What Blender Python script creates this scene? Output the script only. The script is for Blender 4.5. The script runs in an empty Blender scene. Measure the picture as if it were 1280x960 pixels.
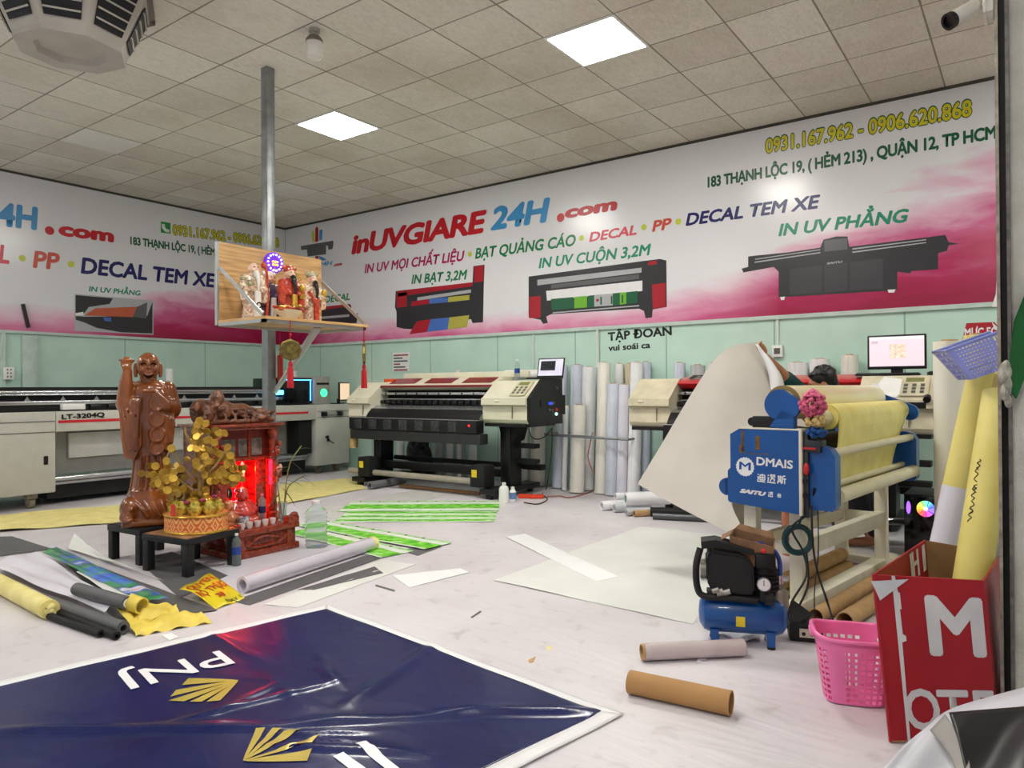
import bpy, bmesh, math, random
from mathutils import Vector, Matrix, noise
SC = bpy.context.scene; COL = SC.collection
rnd = random.Random(7)
# ---------------------------------------------------------------- camera
EYE = 1.20; CEIL = 3.884; BACK = 7.56; LEFT = -10.1
yaw, pitch, roll, focal = 0.6255, 0.0058, -0.0059, 904.2
f = Vector((-math.sin(yaw)*math.cos(pitch), math.cos(yaw)*math.cos(pitch), math.sin(pitch)))
r = Vector((math.cos(yaw), math.sin(yaw), 0)); u = r.cross(f)
cr, sr = math.cos(roll), math.sin(roll)
r, u = cr*r+sr*u, -sr*r+cr*u
cam = bpy.data.objects.new('camera', bpy.data.cameras.new('camera')); COL.objects.link(cam)
cam.matrix_world = Matrix(((r.x,u.x,-f.x,0),(r.y,u.y,-f.y,0),(r.z,u.z,-f.z,EYE),(0,0,0,1)))
cam.data.sensor_width = 36; cam.data.lens = focal/1280*36; cam.data.clip_start = .05
SC.camera = cam
# ---------------------------------------------------------------- world, exposure
PANEL = 52.0; FILL = 0.42
w = bpy.data.worlds.new('world'); SC.world = w; w.use_nodes = True
w.node_tree.nodes['Background'].inputs[0].default_value = (.93,.95,1,1)
w.node_tree.nodes['Background'].inputs[1].default_value = FILL
SC.view_settings.view_transform = 'Standard'; SC.view_settings.look = 'None'
SC.view_settings.gamma = 1; SC.view_settings.use_curve_mapping = False
SC.view_settings.exposure = 0.4
SC.cycles.max_bounces = 8; SC.cycles.diffuse_bounces = 5; SC.cycles.sample_clamp_indirect = 6
# ---------------------------------------------------------------- materials
def lin(c):
    return tuple(((v/255)/12.92 if v <= 10 else ((v/255+.055)/1.055)**2.4) for v in c[:3]) + (1,)
MATS = {}
def mat(name, c, rough=.5, metal=0, var=.06, scale=8, emit=0, ecol=None, trans=0, ior=1.45, bump=0, bscale=60, c2=None, coat=0, alpha=1, spec=.5, stretch=None):
    if name in MATS: return MATS[name]
    m = bpy.data.materials.new(name); m.use_nodes = True; MATS[name] = m
    nt = m.node_tree; N, L = nt.nodes, nt.links; p = N['Principled BSDF']
    p.inputs['Roughness'].default_value = rough; p.inputs['Metallic'].default_value = metal
    p.inputs['IOR'].default_value = ior; p.inputs['Transmission Weight'].default_value = trans
    p.inputs['Coat Weight'].default_value = coat; p.inputs['Alpha'].default_value = alpha
    p.inputs['Specular IOR Level'].default_value = spec
    co = N.new('ShaderNodeTexCoord'); mp = N.new('ShaderNodeMapping'); L.new(co.outputs['Object'], mp.inputs[0])
    if stretch: mp.inputs['Scale'].default_value = stretch
    nz = N.new('ShaderNodeTexNoise'); nz.inputs['Scale'].default_value = scale; nz.inputs['Detail'].default_value = 5
    L.new(mp.outputs[0], nz.inputs['Vector'])
    rp = N.new('ShaderNodeValToRGB'); L.new(nz.outputs[0], rp.inputs[0])
    a = lin(c); b = lin(c2) if c2 else a
    rp.color_ramp.elements[0].position = .3; rp.color_ramp.elements[1].position = .7
    rp.color_ramp.elements[0].color = tuple(max(0,v*(1-var*2)) for v in a[:3])+(1,)
    rp.color_ramp.elements[1].color = tuple(min(1,v*(1+var)) for v in b[:3])+(1,)
    L.new(rp.outputs[0], p.inputs['Base Color'])
    if bump:
        n2 = N.new('ShaderNodeTexNoise'); n2.inputs['Scale'].default_value = bscale; n2.inputs['Detail'].default_value = 4
        L.new(mp.outputs[0], n2.inputs['Vector'])
        bp = N.new('ShaderNodeBump'); bp.inputs['Strength'].default_value = bump; bp.inputs['Distance'].default_value = .02
        L.new(n2.outputs[0], bp.inputs['Height']); L.new(bp.outputs[0], p.inputs['Normal'])
    if emit:
        p.inputs['Emission Strength'].default_value = emit; p.inputs['Emission Color'].default_value = lin(ecol or c)
    return m
class NG:                                       # tiny node-graph helper
    def __init__(s, name, rough=.5, world=False):
        s.m = bpy.data.materials.new(name); s.m.use_nodes = True; s.nt = s.m.node_tree
        s.p = s.nt.nodes['Principled BSDF']; s.p.inputs['Roughness'].default_value = rough
        s.co = s.nt.nodes.new('ShaderNodeTexCoord').outputs['Object'] if not world else s.nt.nodes.new('ShaderNodeNewGeometry').outputs['Position']
    def sep(s, v=None):
        n = s.nt.nodes.new('ShaderNodeSeparateXYZ'); s.nt.links.new(v or s.co, n.inputs[0]); return n.outputs
    def put(s, sock, v):
        if hasattr(v, 'is_output'): s.nt.links.new(v, sock)
        else: sock.default_value = v
    def op(s, o, a, b=0, c=0):
        n = s.nt.nodes.new('ShaderNodeMath'); n.operation = o
        for i, v in enumerate((a, b, c)): s.put(n.inputs[i], v)
        return n.outputs[0]
    def noise(s, scale, detail=4, vec=None, st=None, dist=0):
        mp = s.nt.nodes.new('ShaderNodeMapping'); s.nt.links.new(vec or s.co, mp.inputs[0])
        if st: mp.inputs['Scale'].default_value = st
        n = s.nt.nodes.new('ShaderNodeTexNoise'); n.inputs['Scale'].default_value = scale; n.inputs['Detail'].default_value = detail
        n.inputs['Distortion'].default_value = dist
        s.nt.links.new(mp.outputs[0], n.inputs['Vector']); return n.outputs[0]
    def ramp(s, fac, stops, interp='LINEAR'):
        n = s.nt.nodes.new('ShaderNodeValToRGB'); s.put(n.inputs[0], fac); e = n.color_ramp.elements; n.color_ramp.interpolation = interp
        while len(e) < len(stops): e.new(.5)
        for k, (q, c) in enumerate(stops):
            e[k].position = q; e[k].color = c if len(c) == 4 else lin(c)
        return n.outputs[0]
    def mix(s, fac, a, b, mode='MIX'):
        n = s.nt.nodes.new('ShaderNodeMix'); n.data_type = 'RGBA'; n.blend_type = mode
        s.put(n.inputs[0], fac); s.put(n.inputs[6], a); s.put(n.inputs[7], b); return n.outputs[2]
    def color(s, v): s.put(s.p.inputs['Base Color'], v)
    def bump(s, h, strength=.3, dist=.01):
        b = s.nt.nodes.new('ShaderNodeBump'); b.inputs['Strength'].default_value = strength; b.inputs['Distance'].default_value = dist
        s.nt.links.new(h, b.inputs['Height']); s.nt.links.new(b.outputs[0], s.p.inputs['Normal'])
G = lambda v: (v,v,v,1)
# ---------------------------------------------------------------- mesh builder
def frame(d):
    d = Vector(d).normalized(); a = Vector((0,0,1)) if abs(d.z) < .95 else Vector((1,0,0))
    x = a.cross(d).normalized(); return x, d.cross(x)
def catmull(P, k=6):
    P = [Vector(p) for p in P]
    if len(P) < 3: return P
    out = []
    for i in range(len(P)-1):
        p0, p1, p2, p3 = P[max(i-1,0)], P[i], P[i+1], P[min(i+2,len(P)-1)]
        for j in range(k):
            t = j/k
            out.append(.5*((2*p1)+(p2-p0)*t+(2*p0-5*p1+4*p2-p3)*t*t+(3*p1-p0-3*p2+p3)*t**3))
    return out+[P[-1]]
class MB:
    def __init__(s): s.bm = bmesh.new(); s.mi = 0; s.xf = None
    def _v(s, p): return s.bm.verts.new(s.xf @ Vector(p) if s.xf else Vector(p))
    def face(s, vs):
        try:
            q = s.bm.faces.new(vs); q.material_index = s.mi; return q
        except ValueError: return None
    def poly(s, pts): return s.face([s._v(p) for p in pts])
    def box(s, a, b, bev=0, rz=0, c=None):
        """axis box from corner a to corner b (bevel bev), optionally turned rz about c"""
        x0,y0,z0 = [min(a[i],b[i]) for i in range(3)]; x1,y1,z1 = [max(a[i],b[i]) for i in range(3)]
        C = Vector(c or ((x0+x1)/2,(y0+y1)/2,(z0+z1)/2)); R = Matrix.Rotation(rz,3,'Z') if rz else None
        t = bmesh.new() if bev else None
        def V(p):
            p = Vector(p)
            if R: p = R@(p-C)+C
            if s.xf: p = s.xf@p
            return (t or s.bm).verts.new(p)
        v = [V((x,y,z)) for z in (z0,z1) for y in (y0,y1) for x in (x0,x1)]
        F = []
        for q in ((0,2,3,1),(4,5,7,6),(0,1,5,4),(2,6,7,3),(0,4,6,2),(1,3,7,5)):
            fc = (t or s.bm).faces.new([v[i] for i in q]); fc.material_index = s.mi
        if t:
            m = min(x1-x0,y1-y0,z1-z0)*.49
            bmesh.ops.bevel(t, geom=t.edges[:], offset=min(bev,m), segments=2, affect='EDGES', profile=.5)
            s.merge(t)
        return s
    def merge(s, t):
        M = {}
        for v in t.verts: M[v] = s.bm.verts.new(v.co)
        for q in t.faces:
            k = s.face([M[v] for v in q.verts])
            if k: k.material_index = s.mi
        t.free()
    def cyl(s, p, q, r1, r2=None, n=16, caps=True):
        p, q = Vector(p), Vector(q); r2 = r1 if r2 is None else r2; x, y = frame(q-p)
        A = []; B = []
        for k in range(n):
            t = 2*math.pi*k/n; d = x*math.cos(t)+y*math.sin(t)
            A.append(s._v(p+d*r1)); B.append(s._v(q+d*r2))
        for k in range(n): s.face([A[k],A[(k+1)%n],B[(k+1)%n],B[k]])
        if caps: s.face(A[::-1]); s.face(B)
        return s
    def pipe(s, p, q, ro, ri, n=24):
        p, q = Vector(p), Vector(q); x, y = frame(q-p); R = []
        for c, rr in ((p,ri),(p,ro),(q,ro),(q,ri)):
            R.append([s._v(c+(x*math.cos(2*math.pi*k/n)+y*math.sin(2*math.pi*k/n))*rr) for k in range(n)])
        for a in range(4):
            A, B = R[a], R[(a+1)%4]
            for k in range(n): s.face([A[k],A[(k+1)%n],B[(k+1)%n],B[k]])
        return s
    def lathe(s, prof, c=(0,0,0), n=24, axis=None, sx=1, sy=1, fn=None):
        c = Vector(c); z = Vector(axis).normalized() if axis else Vector((0,0,1))
        x, y = frame(z) if axis else (Vector((1,0,0)), Vector((0,1,0))); rows = []
        for rr, h in prof:
            if rr < 1e-6: rows.append([s._v(c+z*h)])
            else:
                row = []
                for k in range(n):
                    t = 2*math.pi*k/n; m = fn(t,h) if fn else 1
                    row.append(s._v(c+z*h+(x*math.cos(t)*sx+y*math.sin(t)*sy)*rr*m))
                rows.append(row)
        for A, B in zip(rows, rows[1:]):
            if len(A) == 1 and len(B) == 1: continue
            for k in range(n):
                j = (k+1)%n
                if len(A) == 1: s.face([A[0],B[j],B[k]])
                elif len(B) == 1: s.face([A[k],A[j],B[0]])
                else: s.face([A[k],A[j],B[j],B[k]])
        for row, fl in ((rows[0],1),(rows[-1],0)):
            if len(row) > 1: s.face(row[::-1] if fl else row)
        return s
    def ball(s, c, rad, n=16, m=10, rot=None):
        if not hasattr(rad, '__len__'): rad = (rad,)*3
        c = Vector(c); R = rot or Matrix.Identity(3); rows = []
        for i in range(m+1):
            ph = math.pi*i/m
            if i in (0,m): rows.append([s._v(c+R@Vector((0,0,-rad[2]*math.cos(ph))))])
            else: rows.append([s._v(c+R@Vector((rad[0]*math.sin(ph)*math.cos(2*math.pi*k/n), rad[1]*math.sin(ph)*math.sin(2*math.pi*k/n), -rad[2]*math.cos(ph)))) for k in range(n)])
        for A, B in zip(rows, rows[1:]):
            for k in range(n):
                j = (k+1)%n
                if len(A) == 1: s.face([A[0],B[j],B[k]])
                elif len(B) == 1: s.face([A[k],A[j],B[0]])
                else: s.face([A[k],A[j],B[j],B[k]])
        return s
    def tube(s, P, rr, n=8, smooth=6, closed=False):
        P = catmull(P, smooth) if smooth else [Vector(p) for p in P]
        rows = []; x = None
        for i, p in enumerate(P):
            d = (P[min(i+1,len(P)-1)]-P[max(i-1,0)])
            if d.length < 1e-9: continue
            d.normalize()
            if x is None: x, y = frame(d)
            x = (x-d*x.dot(d)).normalized(); y = d.cross(x)
            ra = rr(i/(len(P)-1)) if callable(rr) else rr
            rows.append([s._v(p+(x*math.cos(2*math.pi*k/n)+y*math.sin(2*math.pi*k/n))*ra) for k in range(n)])
        for A, B in zip(rows, rows[1:]):
            for k in range(n): s.face([A[k],A[(k+1)%n],B[(k+1)%n],B[k]])
        s.face(rows[0][::-1]); s.face(rows[-1]); return s
    def prism(s, pts, d):
        """closed polygon pts (3D) pushed along d"""
        d = Vector(d); P = [Vector(p) for p in pts]
        nrm = sum(((P[i]-P[0]).cross(P[(i+1)%len(P)]-P[0]) for i in range(1,len(P)-1)), Vector())
        if nrm.dot(d) > 0: P = P[::-1]
        A = [s._v(p) for p in P]; B = [s._v(p+d) for p in P]; n = len(P)
        s.face(A); s.face(B[::-1])
        for k in range(n): s.face([A[(k+1)%n],A[k],B[k],B[(k+1)%n]])
        return s
    def sheet(s, fn, nu, nv, th=0, cu=False):
        """fn(u,v)->point on 0..1; th>0 gives thickness along the normal"""
        P = [[Vector(fn(i/nu,j/nv)) for j in range(nv+1)] for i in range(nu+1)]
        A = [[s._v(p) for p in row] for row in P]
        for i in range(nu):
            for j in range(nv): s.face([A[i][j],A[i+1][j],A[i+1][j+1],A[i][j+1]])
        if th:
            Nn = [[None]*(nv+1) for _ in range(nu+1)]
            for i in range(nu+1):
                for j in range(nv+1):
                    a = P[min(i+1,nu)][j]-P[max(i-1,0)][j]; b = P[i][min(j+1,nv)]-P[i][max(j-1,0)]
                    n = a.cross(b); Nn[i][j] = n.normalized() if n.length > 1e-12 else Vector((0,0,1))
            B = [[s._v(P[i][j]-Nn[i][j]*th) for j in range(nv+1)] for i in range(nu+1)]
            for i in range(nu):
                for j in range(nv): s.face([B[i][j],B[i][j+1],B[i+1][j+1],B[i+1][j]])
            for i in range(nu):
                s.face([A[i+1][0],A[i][0],B[i][0],B[i+1][0]]); s.face([A[i][nv],A[i+1][nv],B[i+1][nv],B[i][nv]])
            for j in range(nv):
                s.face([A[0][j],A[0][j+1],B[0][j+1],B[0][j]]); s.face([A[nu][j+1],A[nu][j],B[nu][j],B[nu][j+1]])
        return s
    def build(s, name, m, parent=None, angle=35, off=None):
        me = bpy.data.meshes.new(name)
        o_ = Vector(off) if off is not None else (Vector(parent_loc(parent)) if parent else Vector())
        if o_.length: bmesh.ops.translate(s.bm, verts=s.bm.verts[:], vec=-o_)
        bmesh.ops.recalc_face_normals(s.bm, faces=s.bm.faces[:])
        s.bm.to_mesh(me); s.bm.free()
        for x in (m if isinstance(m, (list,tuple)) else [m]): me.materials.append(x)
        return link(name, me, parent, angle)
def parent_loc(p):
    v = Vector()
    while p: 
        if p.name not in LOCAL: v = v+p.location
        p = p.parent
    return v
LOCAL = set()
def link(name, me, parent=None, angle=35):
    me.polygons.foreach_set('use_smooth', [True]*len(me.polygons))
    if angle < 180: me.set_sharp_from_angle(angle=math.radians(angle))
    o = bpy.data.objects.new(name, me); COL.objects.link(o)
    if parent: o.parent = parent
    return o
def tag(o, label, cat, group=None, kind=None):
    o['label'] = label; o['category'] = cat
    if group: o['group'] = group
    if kind: o['kind'] = kind
    return o
def thing(name, label, cat, loc=(0,0,0), rz=0, group=None, local=False, scale=1):
    o = bpy.data.objects.new(name, None); COL.objects.link(o); o.empty_display_size = .1
    o.location = loc; o.rotation_euler = (0,0,rz); o.scale = (scale,)*3
    if local: LOCAL.add(o.name)
    return tag(o, label, cat, group)
def single(mb, name, m, label, cat, group=None, kind=None, angle=35):
    xs = [v.co for v in mb.bm.verts]
    lo = [min(c[i] for c in xs) for i in range(3)]; hi = [max(c[i] for c in xs) for i in range(3)]
    c = Vector(((lo[0]+hi[0])/2,(lo[1]+hi[1])/2,lo[2]))
    o = mb.build(name, m, None, angle, off=c); o.location = c
    return tag(o, label, cat, group, kind)
def struct(mb, name, m, angle=35):
    o = mb.build(name, m, None, angle); o['kind'] = 'structure'; return o
def copy_tree(o, parent=None):
    c = o.copy(); COL.objects.link(c)
    if o.name in LOCAL: LOCAL.add(c.name)
    if parent: c.parent = parent
    for ch in list(o.children): copy_tree(ch, c)
    return c
def blob(name, m, parent, fill, voxel=.008, smooth=4, angle=180, off=None, keep=None):
    """union of overlapping solids remeshed into one continuous skin"""
    mb = MB(); fill(mb)
    me = bpy.data.meshes.new(name); mb.bm.to_mesh(me); mb.bm.free()
    t = bpy.data.objects.new('t', me); COL.objects.link(t)
    a = t.modifiers.new('r','REMESH'); a.mode = 'VOXEL'; a.voxel_size = voxel; a.adaptivity = 0
    if smooth:
        b = t.modifiers.new('s','SMOOTH'); b.factor = .5; b.iterations = smooth
    dg = bpy.context.evaluated_depsgraph_get()
    m2 = bpy.data.meshes.new_from_object(t.evaluated_get(dg)); bpy.data.objects.remove(t); bpy.data.meshes.remove(me)
    m2.name = name
    o_ = Vector(off) if off is not None else (Vector(parent_loc(parent)) if parent else Vector())
    m2.transform(Matrix.Translation(-o_))
    m2.materials.clear()
    for x in (m if isinstance(m,(list,tuple)) else [m]): m2.materials.append(x)
    return link(name, m2, parent, angle)
def limb(mb, pts, radii, n=14):
    """tapered chain of capsules"""
    for (p, q), (a, b) in zip(zip(pts, pts[1:]), zip(radii, radii[1:])):
        mb.cyl(p, q, a, b, n); 
    for p, a in zip(pts, radii): mb.ball(p, a, n, 8)
# ---------------------------------------------------------------- lettering
_tc = {}
def glyphs(text, bold=0, shear=0, space=1.0):
    cu = bpy.data.curves.new('txt','FONT'); cu.body = text; cu.size = 1; cu.shear = shear; cu.space_character = space
    cu.resolution_u = 3; cu.fill_mode = 'FRONT'
    t = bpy.data.objects.new('t', cu); COL.objects.link(t)
    dg = bpy.context.evaluated_depsgraph_get(); dg.update()
    me = bpy.data.meshes.new_from_object(t.evaluated_get(dg))
    bpy.data.objects.remove(t); bpy.data.curves.remove(cu)
    if bold:                                    # heavier strokes: the same outline struck again around each glyph
        V = [v.co.copy() for v in me.vertices]; F = [tuple(p.vertices) for p in me.polygons]; n = len(V); k = 8
        vv = list(V); ff = list(F)
        for j in range(k):
            a = 2*math.pi*j/k; o = Vector((bold*math.cos(a), bold*math.sin(a), .0001*(j+1)))
            vv += [v+o for v in V]; ff += [tuple(i+n*(j+1) for i in q) for q in F]
        bpy.data.meshes.remove(me); me = bpy.data.meshes.new('txt'); me.from_pydata(vv, [], ff)
    return me
def caph(bold):
    if bold not in _tc:
        me = glyphs('H', bold); ys = [v.co.y for v in me.vertices]; _tc[bold] = (min(ys), max(ys)); bpy.data.meshes.remove(me)
    return _tc[bold]
def letter(parent, text, m, Lp, Rp, cap, to3, bold=.02, shear=0, name='lettering', space=1.0, up=None, depth=None):
    """text whose baseline runs Lp->Rp in a plane's 2D coordinates; cap is the capital height; to3 maps 2D->3D"""
    me = glyphs(text, bold, shear, space); y0, y1 = caph(bold)
    xs = [v.co.x for v in me.vertices]; a, b = min(xs), max(xs)
    L, R = Vector(Lp[:2]), Vector(Rp[:2]); d = R-L
    U = Vector(up) if up else Vector((-d.y,d.x)).normalized()
    off = parent_loc(parent)
    o0 = Vector(to3(0,0)); nn = (Vector(to3(1,0))-o0).cross(Vector(to3(0,1))-o0).normalized()
    for v in me.vertices:
        q = L+d*((v.co.x-a)/(b-a))+U*((v.co.y-y0)/(y1-y0)*cap)
        v.co = Vector(to3(q.x,q.y))-off+nn*v.co.z
    me.materials.clear(); me.materials.append(m); me.name = name
    return link(name, me, parent, 180)

# ================================================================ SHELL
g = NG('floor_tarpaulin', .42)
n1 = g.noise(1.1, 6); n2 = g.noise(9, 6, dist=.6); n3 = g.noise(40, 3)
base = g.ramp(n1, [(.3,(196,190,195)),(.5,(208,203,208)),(.7,(219,215,219))])
dirt = g.ramp(n2, [(.2,(190,184,176)),(.42,(255,255,255))])
c = g.mix(.55, base, dirt, 'MULTIPLY')
sp = g.ramp(n3, [(.17,(120,115,110)),(.2,(255,255,255))])
c = g.mix(.25, c, sp, 'MULTIPLY'); g.color(c)
cr1 = g.noise(2.2, 3, st=(1,3.2,1), dist=1.5); g.bump(g.op('ADD', cr1, g.op('MULTIPLY', g.noise(14,4),.15)), .14, .05)
M_FLOOR = g.m
mb = MB(); mb.box((-10.3,-4,-.1),(4.6,7.76,0)); struct(mb, 'floor', M_FLOOR)
# suspended ceiling: 0.6 m tiles with grid lines
g = NG('ceiling_tile', .9)
X = g.sep(); tx = g.op('FRACT', g.op('DIVIDE', g.op('ADD', X[0], 3.628+60), .6)); ty = g.op('FRACT', g.op('DIVIDE', g.op('SUBTRACT', X[1], 4.031-60), .6))
dx = g.op('MINIMUM', tx, g.op('SUBTRACT', 1, tx)); dy = g.op('MINIMUM', ty, g.op('SUBTRACT', 1, ty))
dd = g.op('MINIMUM', dx, dy)
ix = g.op('FLOOR', g.op('DIVIDE', g.op('ADD', X[0], 63.628), .6)); iy = g.op('FLOOR', g.op('DIVIDE', g.op('ADD', X[1], 55.969), .6))
wn = g.nt.nodes.new('ShaderNodeTexWhiteNoise'); wn.noise_dimensions = '2D'
cb = g.nt.nodes.new('ShaderNodeCombineXYZ'); g.put(cb.inputs[0], ix); g.put(cb.inputs[1], iy); g.nt.links.new(cb.outputs[0], wn.inputs[0])
tile = g.ramp(wn.outputs[0], [(0,(212,206,195)),(.5,(221,216,205)),(1,(228,223,213))])
wav = g.noise(26, 2, st=(1,.35,1), dist=2)
tile = g.mix(.35, tile, g.ramp(wav, [(.35,(215,212,206)),(.6,(255,255,255))]), 'MULTIPLY')
stain = g.noise(.9, 4); tile = g.mix(.4, tile, g.ramp(stain, [(.3,(205,195,178)),(.55,(255,255,255))]), 'MULTIPLY')
gw = g.op('ADD', .004, g.op('MULTIPLY', g.noise(3.1,2), .014))
line = g.op('LESS_THAN', dd, gw)
g.color(g.mix(line, tile, lin((138,130,118)))); g.bump(g.op('MINIMUM', dd, .02), .2, .05)
mb = MB(); mb.box((-10.3,-4,CEIL),(4.6,7.76,CEIL+.1)); struct(mb, 'ceiling', g.m)
# mint sandwich-panel walls, vertical joints
def mint(axis):
    g = NG('mint_panel_wall', .45); X = g.sep(); t = g.op('FRACT', g.op('DIVIDE', g.op('ADD', X[axis], 51.12), 1.18))
    line = g.op('LESS_THAN', g.op('ABSOLUTE', g.op('SUBTRACT', t, .5)), .006)
    n = g.noise(3, 5); c = g.ramp(n, [(.3,(182,213,200)),(.7,(194,223,210))])
    g.color(g.mix(line, c, lin((140,172,160)))); return g.m
mb = MB(); mb.box((-10.3,BACK,0),(4.6,BACK+.2,CEIL)); struct(mb, 'wall_back', mint(0))
mb = MB(); mb.box((-10.3,-4,0),(LEFT,BACK,CEIL)); struct(mb, 'wall_left', mint(1))
M_PALE = mat('pale_stained_plaster',(208,206,190),.8,var=.1,scale=5,bump=.3,c2=(214,214,206))
mb = MB(); mb.box((4.4,3.2,0),(4.6,BACK,CEIL)); struct(mb, 'wall_right', mint(1))
mb = MB(); mb.box((-.074,3.0,0),(4.6,3.2,CEIL)); struct(mb, 'wall_front', M_PALE)
# corner and cornice trims
M_TRIM = mat('dark_trim',(70,68,62),.6)
mb = MB(); mb.box((LEFT,BACK-.025,CEIL-.03),(4.4,BACK,CEIL)); struct(mb,'trim_1',M_TRIM)
mb = MB(); mb.box((LEFT,-4,CEIL-.03),(LEFT+.025,BACK,CEIL)); struct(mb,'trim_2',M_TRIM)
mb = MB(); mb.box((LEFT,BACK-.02,1.9),(LEFT+.02,BACK,CEIL-.03)); struct(mb,'trim_3',M_TRIM)
M_ALU = mat('aluminium_strip',(190,195,195),.35,.8)
mb = MB(); mb.box((LEFT+.02,BACK-.03,1.885),(4.4,BACK,1.925)); struct(mb,'trim_4',mat('mint_batten',(188,205,198),.5))
mb = MB(); mb.box((LEFT,-4,1.905),(LEFT+.03,BACK-.03,1.94)); struct(mb,'trim_5',mat('mint_batten',(188,205,198),.5))
# ceiling lamps (0.6 m LED panels); two of them lit in view, the rest added out of view to light the room
M_LED = mat('led_diffuser',(255,255,250),.5,var=0,emit=PANEL,ecol=(255,252,244))
M_WHITE = mat('white_plastic',(235,235,232),.4,var=.02)
def led(x, y, label):
    t = thing('ceiling_light', label, 'ceiling light', (x,y,CEIL-.012), 0, 'square ceiling light panels')
    m = MB(); a = .3
    for p, q in (((-a,-a),(a,-a+.02)),((-a,a-.02),(a,a)),((-a,-a+.02),(-a+.02,a-.02)),((a-.02,-a+.02),(a,a-.02))):
        m.box((x+p[0],y+p[1],CEIL-.012),(x+q[0],y+q[1],CEIL-.0005))
    m.build('frame', M_WHITE, t)
    m = MB(); m.box((x-.28,y-.28,CEIL-.008),(x+.28,y+.28,CEIL-.001)); m.build('diffuser', M_LED, t)
led(-2.728, 4.931, 'lit square ceiling light right of the picture centre, the larger of the two')
led(-5.728, 4.931, 'lit square ceiling light right of the grey pole, the smaller of the two')
for x, y in ((-2.728,1.931),(-8.728,.131),(-5.728,-1.07),(-.3,-.47),(1.2,5.531)):
    led(x, y, 'unseen square ceiling light added outside the picture to brighten the room')
M_NEWT = mat('clean_tile',(222,220,214),.8,var=.02)
for (x,y),lb in (((-8.128,3.731),'clean white ceiling tile left of the grey pole, unlit'),((-8.128,6.131),'clean pale ceiling tile right of the pole, towards the corner')):
    m = MB(); m.box((x-.292,y-.292,CEIL-.006),(x+.292,y+.292,CEIL-.0005),.002); single(m,'ceiling_tile',M_NEWT,lb,'ceiling tile')
# ================================================================ BANNERS
def art(axis, stops, nm):
    g = NG(nm, .22, True); X = g.sep(); s = X[axis]
    lo, hi = stops[0][0], stops[-1][0]
    tt = g.op('DIVIDE', g.op('SUBTRACT', s, lo), hi-lo)
    h = g.ramp(tt, [((a-lo)/(hi-lo), G(b/2)) for a, b in stops])
    hs = g.op('MULTIPLY', g.sep(h)[0], 2)
    n = g.noise(1.0, 5, st=(.7,.7,2.2), dist=.4); n2 = g.noise(3.2, 6, st=(.5,.5,1.8), dist=.8)
    fz = g.op('DIVIDE', g.op('SUBTRACT', X[2], 1.9), hs)
    fz = g.op('ADD', fz, g.op('ADD', g.op('MULTIPLY', g.op('SUBTRACT', n, .5), .75), g.op('MULTIPLY', g.op('SUBTRACT', n2, .5), .55)))
    strong = g.ramp(fz, [(0,(150,12,58)),(.28,(172,28,84)),(.55,(198,92,138)),(.8,(222,180,200)),(1,(226,226,231))])
    faint = g.ramp(fz, [(0,(205,90,140)),(.3,(222,150,182)),(.6,(228,200,214)),(.85,(226,226,231))])
    k = g.ramp(hs, [(.42,G(0)),(.72,G(1))])
    g.color(g.mix(g.sep(k)[0], faint, strong)); 
    g.bump(g.noise(1.3,2), .06, .05)
    return g.m
banner = thing('wall_banner','long glossy advertising banner along the back wall under the ceiling','banner',(-3.2,BACK-.02,1.92))
m = MB(); m.box((LEFT+.02,BACK-.02,1.92),(3.5,BACK-.004,CEIL-.03))
m.build('printed_sheet', art(0,[(-10.1,.95),(-9,.55),(-7.5,.36),(-4,.34),(-2.6,.5),(-1.4,1.0),(0,1.5),(3.5,1.6)],'banner_print_back'), banner)
banner2 = thing('wall_banner','long glossy advertising banner along the left wall under the ceiling','banner',(LEFT+.02,3.5,1.935))
m = MB(); m.box((LEFT+.004,-2,1.935),(LEFT+.02,BACK-.025,CEIL-.03))
m.build('printed_sheet', art(1,[(-2,.35),(3.2,.36),(4.4,.45),(5.4,.75),(6.5,.95),(7.56,1.0)],'banner_print_left'), banner2)
PR = lambda n,c: mat('print_'+n, c, .3, var=.02)
RED=PR('red',(196,22,38)); BLUE=PR('blue',(62,146,204)); MAG=PR('magenta',(176,16,92)); GRN=PR('green',(0,122,72)); SAL=PR('salmon',(214,64,84)); ORG=PR('orange',(206,78,60))
NAVY=PR('navy',(24,24,98)); TEAL=PR('teal',(0,138,106)); YEL=PR('yellow',(212,200,40)); DKG=PR('dark_green',(16,92,60)); BLK=PR('black',(22,22,24)); WHT=PR('white',(232,232,235)); LIME=PR('lime',(196,206,60))
GRY=PR('grey',(92,92,96)); CHAR=PR('charcoal',(44,44,48)); SIL=PR('silver',(176,178,182)); CRIM=PR('crimson',(168,24,40)); LGN=PR('leaf',(110,178,40)); PINKP=PR('pink',(214,130,160))
backf = lambda x,z: (x, BACK-.0215, z)
leftf = lambda y,z: (LEFT+.0215, y, z)
wallf = lambda x,z: (x, BACK-.0015, z)
def wt(par, f3, text, m, P, bold=.02, shear=0, space=1.0, lift=0, **k):
    L, R, T = [Vector(p) for p in P]; d = (R-L).normalized(); n = Vector((-d.y,d.x)); cap = abs((T-R).dot(n))
    if lift:
        g3 = f3; f3 = (lambda a,b: (g3(a,b)[0], g3(a,b)[1]-lift, g3(a,b)[2])) if g3 is not leftf else (lambda a,b: (g3(a,b)[0]+lift, g3(a,b)[1], g3(a,b)[2]))
    return letter(par, text, m, P[0], P[1], cap, f3, bold, shear, space=space, **k)
bt = lambda *a, **k: wt(banner, backf, *a, **k)
lt = lambda *a, **k: wt(banner2, leftf, *a, **k)
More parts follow.
